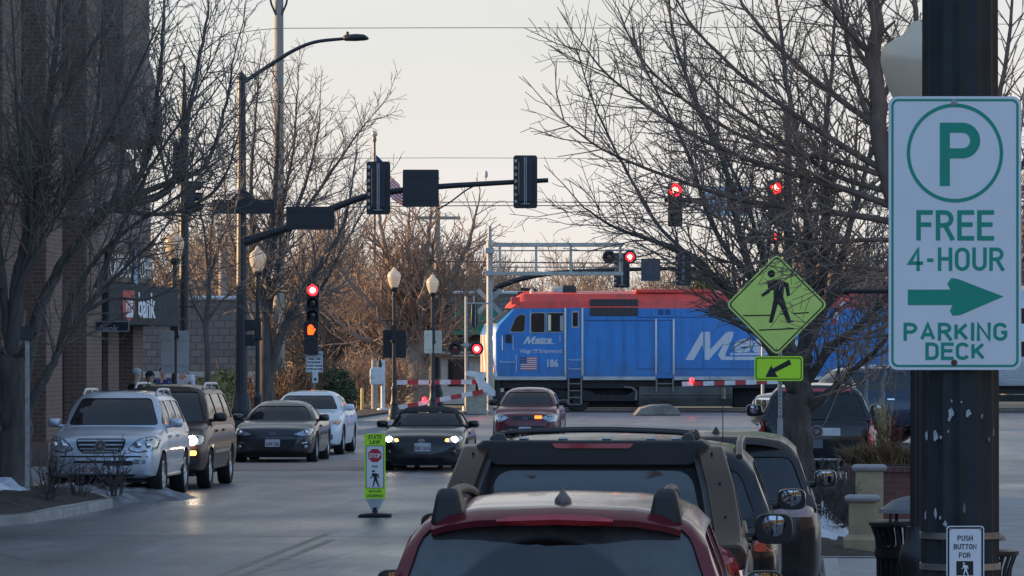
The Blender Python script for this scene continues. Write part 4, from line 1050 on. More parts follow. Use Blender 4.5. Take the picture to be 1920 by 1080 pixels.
mb = MB(FACE); mb.ring(rrect(w9 - 10 / s9, h9 - 10 / s9, 13 / s9, 8), rrect(w9 - 19 / s9, h9 - 19 / s9, 9 / s9, 8), .0006); mb.build('border', m_signg, t)
mb = MB(FACE); cx, cy = S9(1790.5, 287)
mb.ring(circ(90.5 / s9, 72, cx, cy, 93 / s9), circ(84 / s9, 72, cx, cy, 86 / s9), .0008)
mb.build('circle', m_signg, t)
mb = MB(FACE)
x0, y0 = S9(1762, 349); wg = 19 / s9
mb.stroke([(x0 + wg / 2, y0), (x0 + wg / 2, S9(0, 230)[1])], wg, .0008)
yt = S9(0, 230)[1] - wg / 2; yb = S9(0, 297)[1] + wg / 2; rr = (yt - yb) / 2
mb.stroke([(x0 + wg / 2, yt), (S9(1838, 0)[0] - wg / 2 - rr, yt)] + arc(S9(1838, 0)[0] - wg / 2 - rr, (yt + yb) / 2, rr, rr, 90, -90, 16) + [(x0 + wg / 2, yb)], wg, .00095)
for s, px0, px1, py0, py1, wgt in (('FREE', 1718, 1864, 394, 451, 8.6), ('4-HOUR', 1702, 1883, 464, 508, 6.8), ('PARKING', 1694, 1889, 605, 639, 6.4), ('DECK', 1735, 1847, 642, 675, 6.4)):
    a, b = S9(px0, py1), S9(px1, py0)
    lettering(mb, s, (a[0] + b[0]) / 2, a[1], b[1] - a[1], b[0] - a[0], wgt / s9, .0008)
mb.build('lettering', m_signg, t)
mb = MB(FACE); mb.poly([S9(*p) for p in ((1702, 543), (1782, 543), (1776, 532), (1784, 521), (1796, 523), (1882, 556), (1800, 591), (1786, 592), (1781, 583), (1786, 572), (1702, 572))], .0008); mb.build('arrow', m_signg, t)
for (px, py) in ((1789, 192), (1789, 680)):
    mb = MB(FACE); p = S9(px, py); mb.M = FACE @ Matrix.Translation((p[0], p[1], 0)); mb.lathe([(6 / s9, .001), (6 / s9, .002), (3.6 / s9, .0025), (3.6 / s9, .004), (1.5 / s9, .005)], 14); mb.build('bolt', m_alu if py < 300 else pm('rusty_bolt', (.14, .05, .03), .7), t)
mb = MB(); mb.bx(-.02, .02, .004, .16, -.28, -.25); mb.bx(-.02, .02, .004, .16, .25, .28); mb.build('bracket', m_steel, t)
# push button sign
t = sign_root('push_button_sign', 'small white and black push button for walk sign on the pole', 'sign', 1810, 1052, Y8 - .145, R(2))
mb = MB(FACE); w9, h9 = 71 / s9, 132 / s9; mb.prism(rrect(w9, h9, 6 / s9), -.002, 0); mb.build('plate', m_signw, t)
mb = MB(FACE); mb.ring(rrect(w9 - 4 / s9, h9 - 4 / s9, 5 / s9), rrect(w9 - 11 / s9, h9 - 11 / s9, 4 / s9), .0006); mb.build('border', m_signk, t)
mb = MB(FACE)
def SB(px, py): return ((px - 1810) / s9, (1052 - py) / s9)
for s, px0, px1, py0, py1 in (('PUSH', 1795, 1824, 1004, 1014), ('BUTTON', 1788, 1831, 1020, 1030), ('FOR', 1798, 1820, 1036, 1046)):
    a, b = SB(px0, py1), SB(px1, py0); lettering(mb, s, (a[0] + b[0]) / 2, a[1], b[1] - a[1], b[0] - a[0], 1.7 / s9, .0008)
mb.build('lettering', m_signk, t)
mb = MB(FACE); a, b = SB(1793, 1079), SB(1825, 1052); mb.poly([a, (b[0], a[1]), b, (a[0], b[1])], .0008); sq = mb.build('symbol_panel', m_signk, t)
mb = MB(FACE); cx, cy = SB(1809, 1067); q = .3 / 3.4
q = (24 / s9) / .66; mb.poly([(x * q + cx + .001, (y - .1) * q + cy) for x, y in fig], .0012); mb.poly([((x - .068) * q + cx + .001, (y + .285) * q + cy) for x, y in circ(.052, 14)], .0013); mb.build('walking_figure', m_signw, sq)
mb = MB(FACE)
for px in (1782, 1838): mb.poly([(x + SB(px, 992)[0], y + SB(px, 992)[1]) for x, y in circ(2.2 / s9, 10)], .001)
mb.build('bolt', m_alu, t)

# ---------------------------------------------------------------- bins, pillars, planter
def bin_(px, Y, label, d=.6, h=.85):
    t = thing('litter_bin', label, 'litter bin', (WX(px, Y), Y, .13), 0, 'black slatted litter bins')
    mb = MB(); mb.lathe([(d * .40, .06), (d * .42, h - .17)], 24); mb.build('liner', m_blackp, t)
    mb = MB()
    for i in range(28):
        a = 2 * math.pi * i / 28
        P = [(d * .44, .04), (d * .45, h - .22), (d * .47, h - .10), (d * .53, h)]
        c, s = math.cos(a), math.sin(a); w = .016
        vs = []
        for r, z in P: vs += [(r * c - w * s, r * s + w * c, z), (r * c + w * s, r * s - w * c, z), ((r - .012) * c + w * s, (r - .012) * s - w * c, z), ((r - .012) * c - w * s, (r - .012) * s + w * c, z)]
        fs = []
        for k in range(3):
            for q in range(4): fs.append((4 * k + q, 4 * k + (q + 1) % 4, 4 * k + 4 + (q + 1) % 4, 4 * k + 4 + q))
        mb.add(vs, fs)
    mb.build('slats', m_black, t)
    for pr_ in ([(d * .52, h - .01), (d * .55, h), (d * .55, h + .025), (d * .50, h + .03)], [(d * .455, h - .26), (d * .47, h - .26), (d * .47, h - .19), (d * .455, h - .19)], [(d * .40, 0), (d * .46, .0), (d * .46, .06), (d * .4, .06)]):
        mb = MB(); mb.lathe(pr_, 32); mb.build('hoop', m_black, t)
    mb = MB(); mb.lathe([(d * .40, h + .10), (d * .42, h + .10), (d * .40, h + .13), (d * .24, h + .2), (d * .08, h + .23), (0, h + .235)], 24); ld = mb.build('lid', pm('bin_lid', (.09, .10, .11), .4), t)
    mb = MB()
    for a in (.5, 2.1, 3.7, 5.3): mb.bx(d * .33 * math.cos(a) - .012, d * .33 * math.cos(a) + .012, d * .33 * math.sin(a) - .012, d * .33 * math.sin(a) + .012, h - .05, h + .11)
    mb.build('lid_post', m_black, t)
bin_(1708, 40, 'black slatted litter bin with domed lid left of the pole', .62, .83)
bin_(1820, 35, 'black slatted litter bin mostly hidden right of the pole', .62, .80)
m_tan = pm('tan_cast_stone', (.34, .275, .165), .85, var=.2, scale=5, bump=.3, bscale=60)
m_cap = pm('stone_cap', (.30, .29, .28), .8, var=.15, scale=6, bump=.2)
def pillar(px, Y, label, w, h, z0):
    t = thing('stone_pillar', label, 'pillar', (WX(px, Y), Y, z0), -TH, 'low tan stone pillars')
    mb = MB(); mb.bx(-w / 2, w / 2, -w / 2, w / 2, .2, h); mb.build('shaft', m_tan, t, bevel=.012)
    mb = MB(); e = w / 2 + .06; mb.prism([(-e, -e), (e, -e), (e, e), (-e, e)], 0, .17); mb.loft([[(-q, -q, z), (q, -q, z), (q, q, z), (-q, q, z)] for q, z in ((e, .17), (w / 2, .225))]); mb.build('plinth', m_tan, t, bevel=.012)
    mb = MB(); e = w / 2 + .045; mb.loft([[(-q, -q, z), (q, -q, z), (q, q, z), (-q, q, z)] for q, z in ((e - .02, h - .0), (e, h + .025), (e, h + .05), (e - .035, h + .075))]); mb.build('cap', m_cap, t, bevel=.008)
pillar(1617, 54.5, 'nearer low tan stone pillar with grey cap beside the bare shrubs', .30, .58, .13)
pillar(1630, 59.5, 'farther low tan stone pillar just behind the nearer one', .33, .80, .13)
t = thing('brick_planter', 'red brick planter wall behind the pillars with grasses on top', 'planter', (WX(1668, 66), 66, .13), -TH)
mb = MB(); mb.bx(-.55, .45, 0, 1.6, 0, .62); mb.build('wall', bricks('planter_brick', (.20, .068, .055), (.16, .055, .045), (.15, .09, .08), .2, .075, .008), t)
mb = MB(); mb.bx(-.60, .50, -.05, 1.65, .62, .70); mb.build('coping', bricks('planter_coping', (.15, .065, .055), (.12, .055, .05), (.15, .1, .09), .1, .3, .008), t, bevel=.01)
mb = MB(); mb.bx(-.45, .38, .1, 1.5, .66, .72); mb.build('soil', m_soil, t)
# low rail in front of the planter
t = thing('low_rail', 'low grey rail among the shrubs under the black car', 'railing', (WX(1545, 70), 70, .13))
mb = MB(); mb.tube([(-.22, 0, WZ(862, 70) - .13), (.24, 0, WZ(862, 70) - .13)], .018, 8); mb.build('rail', m_alum, t)
mb = MB()
for x in (-.2, .2): mb.tube([(x, 0, 0), (x, 0, WZ(862, 70) - .13)], .018, 6)
mb.build('post', m_alum, t)
# ---------------------------------------------------------------- bare trees
def grow(rng, start, d, L, r, lev, maxlev, out, P):
    """one branch: a wandering polyline that sheds side branches; segments (p0, p1, r0, r1) go to out[lev]"""
    stack = [(start, d, L, r, lev)]
    while stack:
        p, d, L, r, lev = stack.pop()
        n = max(2, int(round(L / P['seg'][min(lev, len(P['seg']) - 1)])))
        st = L / n; r1 = max(P['rmin'], r * .42)
        nxt = rng.random() * .5
        sp = P['space'][min(lev, len(P['space']) - 1)]; acc = -sp * (.3 + .9 * rng.random())
        side = rng.random() * 6.28
        for i in range(n):
            w = P['wander']
            d = Vector((d.x + rng.gauss(0, w), d.y + rng.gauss(0, w), d.z + rng.gauss(0, w) + P['up'] * (1 if lev < 3 else .6)))
            d.normalize()
            q = p + d * st
            a, b = r + (r1 - r) * i / n, r + (r1 - r) * (i + 1) / n
            out[lev].append((p.x, p.y, p.z, q.x, q.y, q.z, a, b))
            acc += st
            while acc > 0 and lev < maxlev:
                t = 1 - acc / st if st > 0 else 0
                t = min(1, max(0, t)); s = p.lerp(q, t); acc -= sp * (.6 + .8 * rng.random())
                side += 2.4 + rng.gauss(0, .5)
                ang = R(rng.uniform(*P['ang'])); u = d.orthogonal().normalized(); v = d.cross(u)
                c = d * math.cos(ang) + (u * math.cos(side) + v * math.sin(side)) * math.sin(ang)
                f = (i + t) / n
                cl = L * rng.uniform(*P['ratio']) * (1.08 - .62 * f)
                if cl > P['lmin']:
                    stack.append((s, c, cl, max(P['rmin'], (a + (b - a) * t) * rng.uniform(.45, .68)), lev + 1))
            p = q
def seg_mesh(name, segs, mat, parent, k):
    if not segs: return None
    S = np.array(segs, dtype=np.float64); n = len(S)
    p0, p1 = S[:, 0:3], S[:, 3:6]; d = p1 - p0; ln = np.linalg.norm(d, axis=1, keepdims=True); ln[ln < 1e-9] = 1; d = d / ln
    ref = np.where(np.abs(d[:, 2:3]) > .9, np.array([[1., 0, 0]]), np.array([[0, 0, 1.]]))
    u = np.cross(d, ref); u /= np.linalg.norm(u, axis=1, keepdims=True); w = np.cross(d, u)
    p1 = p1 + d * (S[:, 7:8] * .5)
    A = np.arange(k) * 2 * np.pi / k
    o = u[:, None, :] * np.cos(A)[None, :, None] + w[:, None, :] * np.sin(A)[None, :, None]
    V = np.concatenate([p0[:, None, :] + o * S[:, 6][:, None, None], p1[:, None, :] + o * S[:, 7][:, None, None]], axis=1).reshape(-1, 3)
    base = (np.arange(n) * 2 * k)[:, None]; i = np.arange(k)[None, :]; j = (i + 1) % k
    Q = np.stack([base + i, base + j, base + k + j, base + k + i], axis=2).reshape(-1, 4)
    me = bpy.data.meshes.new(name); me.vertices.add(len(V)); me.vertices.foreach_set('co', V.ravel().astype(np.float32))
    me.loops.add(Q.size); me.loops.foreach_set('vertex_index', Q.ravel().astype(np.int32))
    me.polygons.add(len(Q)); me.polygons.foreach_set('loop_start', np.arange(0, Q.size, 4, dtype=np.int32))
    me.polygons.foreach_set('use_smooth', np.ones(len(Q), dtype=bool))
    me.update(calc_edges=True); me.materials.append(mat)
    o = bpy.data.objects.new(name, me); COL.objects.link(o); o.parent = parent
    return o
TP = dict(seg=[.5, .32, .24, .16, .13], space=[.30, .20, .14, .13, .2], wander=.135, up=.05, ang=(24, 58), ratio=(.34, .62), lmin=.16, rmin=.0055)
def tree(name, label, px, Y, z0, limbs, seed, mt, mtw, maxlev=4, P=None, group=None, trunk_lev=0, jit=.9, extra=None):
    """limbs: [(photo polyline [(px,py)...], r0, r1)] followed at depth Y with a random drift in depth"""
    rng = random.Random(seed); P = dict(TP, **(P or {})); base = Vector((WX(px, Y), Y, z0))
    t = thing(name, label, 'tree', base, 0, group)
    tm = MB(); out = [[] for _ in range(8)]
    for li, (pl, r0, r1, *rest) in enumerate(limbs):
        dep = rest[0] if rest else rng.uniform(-jit, jit) * (0 if li == 0 else 1)
        n = len(pl); tot = 0; pts = []
        for i, (x, y) in enumerate(pl):
            f = (i / (n - 1)) ** 1.2; yy = Y + dep * f
            pts.append(Vector((WX(x, yy), yy, WZ(y, yy))) - base)
        if li == 0: pts[0].z = -.05
        sm = smooth_line(pts, 6)
        sm = [p + Vector((rng.gauss(0, .018), rng.gauss(0, .018), 0)) * min(1, r1 * 30) for p in sm]
        m = len(sm); rad = [r0 + (r1 - r0) * i / (m - 1) for i in range(m)]
        if li == 0: rad[0] *= 1.35; rad[1] *= 1.12
        tm.tube(sm, rad, 10)
        # side branches along the limb
        L = sum((sm[i + 1] - sm[i]).length for i in range(m - 1)); acc = 0; side = rng.random() * 6
        start = P.get('start', .12) if li else P.get('trunk_from', .85)
        run = 0
        for i in range(m - 1):
            d = (sm[i + 1] - sm[i]); l = d.length; run += l; acc += l; d.normalize(); f = run / L
            sp = P.get('limb_space', .3)
            if f < start: acc = 0; continue
            while acc > sp:
                acc -= sp * rng.uniform(.7, 1.3); side += 2.4 + rng.gauss(0, .6)
                ang = R(rng.uniform(28, 62)); u = d.orthogonal().normalized(); v = d.cross(u)
                c = d * math.cos(ang) + (u * math.cos(side) + v * math.sin(side)) * math.sin(ang); c.z += .12; c.normalize()
                grow(rng, sm[i], c, rng.uniform(*P.get('b1', (.9, 2.3))) * (1.15 - .5 * f), max(P['rmin'] * 2.2, rad[i] * rng.uniform(.28, .5)), 1, maxlev, out, P)
        d = (sm[-1] - sm[-2]).normalized()
        if li or extra: grow(rng, sm[-1], d, rng.uniform(1.0, 1.8) * P.get('tip', 1), r1, 1, maxlev, out, P)
    tm.build('trunk', mt, t, ang=70)
    seg_mesh('branches', out[1] + out[2], mtw if mtw is not m_twig_r else mtw, t, 5)
    seg_mesh('crown', out[3] + out[4] + out[5], mtw, t, 3)
    return t
# left big tree
tree('bare_tree', 'big dark bare tree on the left kerb extension, forked low', 30, 75.5, .25, [
    ([(30, 925), (28, 820), (26, 740), (22, 660)], 0.27, 0.19),
    ([(40, 800), (68, 740), (100, 680), (120, 640), (160, 580), (215, 520), (290, 450)], 0.0828, 0.018, 0.0),
    ([(22, 670), (30, 560), (52, 440), (80, 300), (96, 160), (110, 20), (116, -80)], 0.108, 0.021, 0.0),
    ([(24, 690), (8, 560), (-8, 420), (-30, 250), (-60, 60)], 0.0936, 0.018),
    ([(22, 672), (30, 560), (70, 470), (120, 380), (190, 270), (250, 150), (300, 40)], 0.0648, 0.012),
    ([(110, 655), (130, 580), (170, 500), (240, 430), (330, 370), (410, 300)], 0.0504, 0.012),
    ([(22, 672), (40, 540), (60, 420), (40, 300), (30, 160), (20, -20)], 0.0576, 0.012),
    ([(88, 250), (130, 160), (190, 60), (230, -30)], 0.0432, 0.012),
    ([(150, 590), (210, 560), (280, 560), (360, 520)], 0.036, 0.0084),
    ([(22, 672), (28, 520), (70, 420), (140, 330), (180, 220), (190, 80), (200, -50)], 0.0576, 0.012),
    ([(180, 540), (240, 400), (290, 300), (350, 210), (400, 110)], 0.0396, 0.0084),
    ([(0, 540), (-60, 430), (-120, 300)], 0.0576, 0.012)], 11, m_bark, m_twig, 4, dict(limb_space=.115, b1=(.8, 1.9), rmin=.0045, start=.30, up=.075))
# tree behind it, near the side signal pole
tree('bare_tree', 'dark bare tree beside the bank, reaching up over the street', 38, 92, .2, [
    ([(38, 900), (48, 700), (90, 540), (150, 450), (200, 385)], .14, .06),
    ([(198, 388), (290, 370), (330, 330), (350, 230), (372, 120), (392, 20)], .09, .02),
    ([(190, 400), (255, 340), (285, 260), (300, 120), (310, -20)], .08, .02),
    ([(198, 388), (310, 345), (385, 310), (420, 210), (438, 110)], .07, .015),
    ([(150, 450), (205, 390), (230, 300), (220, 160), (225, 20)], .07, .02),
    ([(196, 392), (320, 400), (410, 350), (445, 260)], .05, .014),
    ([(95, 535), (150, 450), (180, 380), (170, 260)], .05, .014)], 12, m_bark, m_twig, 4, dict(limb_space=.135, b1=(.8, 1.8), rmin=.005, up=.075, start=.25))
tree('bare_tree', 'young thin bare tree with pale bark near the lit lamp post', 390, 124, .2, [
    ([(390, 730), (388, 620), (392, 520)], .085, .06),
    ([(392, 540), (385, 450), (372, 380)], .05, .015), ([(392, 530), (410, 460), (440, 400)], .045, .014),
    ([(390, 600), (420, 560), (455, 530)], .04, .012), ([(389, 620), (360, 560), (345, 500)], .035, .012),
    ([(392, 520), (395, 440), (402, 370)], .05, .012)], 13, m_bark, m_twig, 3, dict(limb_space=.22, b1=(.7, 1.4), rmin=.008))
tree('bare_tree', 'wide bare tree right behind the black mast pole, dark forked trunk', 500, 148, .3, [
    ([(500, 770), (498, 690), (498, 610)], .30, .17),
    ([(498, 640), (500, 520), (512, 400), (520, 280), (524, 170)], .14, .03),
    ([(505, 700), (530, 620), (560, 560), (600, 500), (640, 430), (660, 350)], .14, .03),
    ([(498, 620), (480, 500), (470, 380), (476, 260), (486, 140)], .10, .02),
    ([(500, 600), (520, 500), (550, 410), (580, 320), (600, 230)], .10, .02),
    ([(535, 610), (590, 560), (640, 470), (690, 380)], .07, .02),
    ([(510, 480), (530, 380), (550, 280), (556, 180)], .07, .02),
    ([(560, 410), (610, 340), (650, 280), (690, 225)], .06, .016),
    ([(498, 600), (460, 520), (430, 430), (420, 330)], .07, .02)], 14, m_bark, m_twig, 4, dict(limb_space=.17, b1=(1.0, 2.4), rmin=.0068, up=.07, lmin=.20, space=[.34, .25, .19, .18, .3]))
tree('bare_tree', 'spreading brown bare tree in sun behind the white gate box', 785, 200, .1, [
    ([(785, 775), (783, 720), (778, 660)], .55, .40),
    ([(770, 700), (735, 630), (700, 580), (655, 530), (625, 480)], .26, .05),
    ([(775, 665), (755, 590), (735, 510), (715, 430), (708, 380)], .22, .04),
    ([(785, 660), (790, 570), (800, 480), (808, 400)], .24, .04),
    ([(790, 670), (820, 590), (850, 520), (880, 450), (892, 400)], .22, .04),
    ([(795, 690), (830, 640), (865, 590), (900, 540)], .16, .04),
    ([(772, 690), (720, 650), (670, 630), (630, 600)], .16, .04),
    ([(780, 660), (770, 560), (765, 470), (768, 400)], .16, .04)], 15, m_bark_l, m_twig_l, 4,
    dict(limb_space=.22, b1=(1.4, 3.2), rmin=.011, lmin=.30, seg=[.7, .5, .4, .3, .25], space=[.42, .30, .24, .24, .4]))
# right tree
tree('bare_tree', 'big bare tree right of the road behind the yellow diamond sign', 1500, 66, .2, [
    ([(1502, 960), (1499, 850), (1496, 780), (1495, 715), (1500, 660)], .20, .165),
    ([(1490, 740), (1455, 670), (1400, 590), (1345, 525), (1290, 475), (1220, 450), (1150, 425), (1090, 385)], .075, .010, 0.0),
    ([(1490, 720), (1470, 640), (1420, 540), (1385, 430), (1355, 300), (1300, 180), (1262, 60), (1250, -40)], .07, .012, 0.0),
    ([(1500, 690), (1512, 590), (1518, 450), (1505, 320), (1480, 180), (1462, 40), (1450, -60)], .075, .014),
    ([(1505, 680), (1535, 560), (1550, 420), (1548, 280), (1560, 120), (1570, -50)], .075, .014),
    ([(1510, 720), (1560, 650), (1600, 620), (1660, 560), (1710, 470)], .07, .014),
    ([(1515, 770), (1560, 730), (1610, 685), (1650, 650), (1700, 590)], .065, .014),
    ([(1505, 670), (1560, 540), (1600, 400), (1640, 260), (1680, 100)], .06, .014),
    ([(1440, 640), (1380, 560), (1310, 500), (1250, 480)], .04, .008),
    ([(1470, 600), (1430, 480), (1400, 380), (1340, 250), (1290, 160)], .045, .009),
    ([(1420, 540), (1340, 430), (1290, 290), (1230, 170), (1180, 70)], .04, .008),
    ([(1330, 510), (1240, 430), (1180, 330), (1120, 210), (1080, 90)], .03, .007)], 16, m_bark, m_twig, 5,
    dict(limb_space=.10, b1=(.6, 1.7), lmin=.11, rmin=.0036, tip=.5, up=.05, ang=(22, 54), ratio=(.32, .60), space=[.32, .20, .15, .14, .3]), jit=1.6)
# near tree on the right
tree('bare_tree', 'near brown barked bare tree behind the parking sign, branches reaching left', 1775, 47, .15, [
    ([(1775, 1020), (1770, 780), (1745, 600), (1700, 440), (1664, 330), (1648, 220), (1640, 80), (1634, -70)], .15, .055),
    ([(1660, 320), (1590, 280), (1490, 215), (1390, 140), (1300, 50), (1260, -20)], .036, .007),
    ([(1652, 240), (1580, 190), (1480, 110), (1400, 20), (1370, -40)], .036, .008),
    ([(1680, 390), (1600, 360), (1500, 330), (1380, 290), (1260, 230), (1150, 150), (1090, 80)], .038, .006),
    ([(1690, 420), (1610, 405), (1500, 392), (1380, 372), (1250, 330), (1130, 280), (1050, 220)], .036, .006),
    ([(1700, 450), (1620, 450), (1520, 455), (1420, 435), (1330, 400), (1220, 360)], .026, .006),
    ([(1645, 150), (1600, 80), (1560, -10)], .035, .010),
    ([(1650, 270), (1610, 170), (1585, 60), (1570, -40)], .032, .010),
    ([(1700, 430), (1720, 300), (1716, 120), (1712, -60)], .06, .02),
    ([(1730, 540), (1810, 380), (1870, 200), (1900, 0)], .05, .014),
    ([(1740, 580), (1850, 420), (1920, 300), (1960, 180)], .045, .012),
    ([(1735, 560), (1690, 520), (1620, 500), (1540, 500), (1480, 520)], .026, .006),
    ([(1745, 600), (1700, 600), (1620, 630), (1570, 680)], .020, .006),
    ([(1640, 110), (1560, 20), (1520, -40)], .03, .01),
    ([(1660, 330), (1560, 300), (1440, 275), (1320, 215), (1210, 120), (1160, 20)], .03, .006),
    ([(1670, 360), (1570, 330), (1460, 260), (1360, 190), (1280, 100)], .03, .007)], 17, m_bark_r, m_twig_r, 4,
    dict(limb_space=.09, b1=(.45, 1.2), rmin=.0033, lmin=.11, tip=.3, up=.05, ang=(22, 52), space=[.26, .16, .13, .13, .3]), jit=1.4)
for i, px in enumerate((1626, 1654)):
    tree('young_tree', ('pale thin young tree left of its twin, before the dark car', 'pale thin young tree right of its twin, before the dark car')[i], px, 96, .1, [
        ([(px, 860), (px - 1, 740), (px + 2, 640)], .05, .035), ([(px + 1, 660), (px - 12, 590), (px - 26, 500)], .03, .01), ([(px + 1, 650), (px + 14, 570), (px + 20, 480)], .03, .01), ([(px + 1, 640), (px + 4, 540), (px, 430)], .03, .01)],
        20 + i, pm('pale_bark%d' % i, (.22, .21, .20), .8), m_twig, 3, dict(limb_space=.3, b1=(.5, 1.1), rmin=.007), group='pale young trees before the dark car')

# ---------------------------------------------------------------- woods beyond the railway: one mesh set, many trees
def wood_tree(seed, H=9.0, mt=None, mtw=None):
    rng = random.Random(seed); out = [[] for _ in range(8)]; tm = MB()
    P = dict(TP, seg=[.9, .6, .5, .4, .3], space=[.5, .36, .30, .34, .5], rmin=.014, lmin=.36, up=.07, ratio=(.36, .64))
    tm.tube([(0, 0, -.1), (.05, 0, H * .12), (0, .05, H * .25)], [.26, .18, .12], 8)
    for k in range(11):
        a = k * 2.4; tilt = R(rng.uniform(8, 34)); d = Vector((math.sin(tilt) * math.cos(a), math.sin(tilt) * math.sin(a), math.cos(tilt)))
        grow(rng, Vector((0, 0, H * rng.uniform(.05, .26))), d, H * rng.uniform(.5, .74), .11, 0, 4, out, P)
    return tm, out
protos = []
for k, (H, lab) in enumerate(((9.5, 'a'), (8.0, 'b'), (11.0, 'c'))):
    tm, out = wood_tree(50 + k, H); protos.append((tm, out))
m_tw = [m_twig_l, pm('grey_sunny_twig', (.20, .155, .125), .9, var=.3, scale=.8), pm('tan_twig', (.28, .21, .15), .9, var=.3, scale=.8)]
wdefs = [(330, 215, 1.0), (395, 240, 1.05), (445, 205, .8), (560, 232, .95), (610, 205, .75), (655, 250, 1.0), (700, 222, .8), (742, 262, .95), (835, 245, .85), (880, 262, .95), (905, 232, .62),
         (955, 285, .80), (1005, 300, .82), (1055, 280, .80), (1100, 310, .9), (1150, 290, .8), (1205, 300, .85), (1250, 280, .8), (1310, 285, .85), (1400, 290, .9), (1480, 270, .9), (1560, 262, 1.0), (1640, 280, 1.1), (1700, 250, 1.0), (1890, 262, 1.5), (1935, 280, 1.5)]
wl = ['left of the bank lamp post', 'between lamp post and black mast pole', 'right behind the black mast pole', 'under the mast arm bend', 'behind the red signal', 'right of the red signal', 'left of the white gate box', 'behind the gate box lamp post', 'right of the cream sign plates', 'behind the crossing flashers', 'beside the cantilever mast',
      'over the locomotive nose', 'above the locomotive cab', 'behind the cantilever middle', 'behind the cantilever end', 'behind the cantilever flashers', 'behind the far square sign back', 'behind the far right signal back', 'behind the conifers', 'behind the right tree, left side', 'behind the right mast pole', 'above the locomotive rear', 'behind the right branches', 'just left of the parking sign', 'right of the fluted pole', 'at the right picture edge']
first = {}
for i, ((px, Y, sc), w) in enumerate(zip(wdefs, wl)):
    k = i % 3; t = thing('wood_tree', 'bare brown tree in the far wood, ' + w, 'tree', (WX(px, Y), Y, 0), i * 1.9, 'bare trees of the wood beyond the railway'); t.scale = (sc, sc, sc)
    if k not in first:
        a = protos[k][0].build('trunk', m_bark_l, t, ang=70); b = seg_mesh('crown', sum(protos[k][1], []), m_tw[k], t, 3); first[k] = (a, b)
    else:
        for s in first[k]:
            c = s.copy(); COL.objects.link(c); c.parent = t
# ---------------------------------------------------------------- leafy bits: conifers, hedges, shrubs
def leafy(name, label, cat, loc, rad, n, leaf, mats, seed, shape='ball', group=None, stems=None):
    rng = random.Random(seed); t = thing(name, label, cat, loc, 0, group)
    mb = MB()
    for i in range(n):
        while True:
            x, y, z = rng.uniform(-1, 1), rng.uniform(-1, 1), rng.uniform(0, 1)
            if shape == 'cone': ok = math.hypot(x, y) < (1 - z) ** .75 * (.85 + .25 * rng.random())
            else: ok = x * x + y * y + (2 * z - 1) ** 2 * .8 < .75 + .35 * rng.random()
            if ok: break
        if rng.random() > .4 + .7 * max(math.hypot(x, y), z): continue
        c = Vector((x * rad[0], y * rad[1], z * rad[2]))
        d = Vector((rng.gauss(0, 1), rng.gauss(0, 1), rng.gauss(.4, .8))).normalized(); u = d.orthogonal().normalized(); l = leaf * rng.uniform(.6, 1.4); w = l * .28
        mb.add([c - u * w, c + u * w, c + d * l + u * w * .3, c + d * l - u * w * .3], [(0, 1, 2, 3)], rng.choice((0, 0, 1)))
    mb.build('foliage', mats, t, clean=False)
    mb = MB()
    for i in range(5):
        a = i * 1.3; mb.tube([(0, 0, 0), (rad[0] * .3 * math.cos(a), rad[1] * .3 * math.sin(a), rad[2] * .5)], [.03, .015], 5)
    mb.build('stems', m_bark, t)
    return t
ev = [pm('evergreen', (.045, .062, .022), .8, var=.3), pm('evergreen_light', (.10, .10, .03), .8, var=.3)]
ol = [pm('olive_leaf', (.15, .13, .04), .8, var=.3), pm('olive_leaf_light', (.26, .20, .07), .8, var=.3)]
for i, (px, Y, r, h) in enumerate(((1318, 262, 1.5, 5.9), (1338, 270, 1.3, 5.2))):
    leafy('conifer', ('yellowish conifer behind the far right signal, the taller one', 'yellowish conifer behind the far right signal, the shorter one')[i], 'tree', (WX(px, Y), Y, 1.5), (r, r, h), 4200, .34, ol, 60 + i, 'cone')
leafy('hedge_bush', 'yellowish green bush left of the black mast pole, by the house', 'bush', (WX(384, 142), 142, .1), (.85, .6, 1.5), 1700, .13, ol, 71)
leafy('hedge_bush', 'olive green bush right beside the young pale tree', 'bush', (WX(420, 143), 143, .1), (.55, .6, 1.75), 1500, .13, ol, 72)
leafy('evergreen_bush', 'dark evergreen bush behind the white sedan roof', 'bush', (WX(628, 158), 158, .1), (.75, .6, 1.75), 2000, .12, [ev[0], ev[0]], 73)
def shrub(name, label, loc, n, L, r, mat, seed, lean=.5, lev=3, group=None, P=None):
    rng = random.Random(seed); out = [[] for _ in range(8)]; t = thing(name, label, 'shrub', loc, 0, group)
    PP = dict(TP, seg=[.2, .15, .12, .1], space=[.13, .12, .12, .2], rmin=r * .6, lmin=.1, up=.03, wander=.14); PP.update(P or {})
    for k in range(n):
        a = rng.random() * 6.28; q = rng.random() * lean
        d = Vector((q * math.cos(a), q * math.sin(a), 1)).normalized()
        grow(rng, Vector((.15 * L * math.cos(a) * rng.random(), .15 * L * math.sin(a) * rng.random(), -.03)), d, L * rng.uniform(.6, 1), r, 0, lev, out, PP)
    seg_mesh('stems', out[0] + out[1], mat, t, 4); seg_mesh('twigs', out[2] + out[3], mat, t, 3)
    return t
m_shr = pm('russet_twig', (.21, .115, .06), .85, var=.35, scale=2); m_shg = pm('grey_shrub_twig', (.085, .072, .066), .9, var=.3, scale=3)
BP = dict(seg=[.35, .3, .25, .2], space=[.2, .2, .22, .3], lmin=.2)
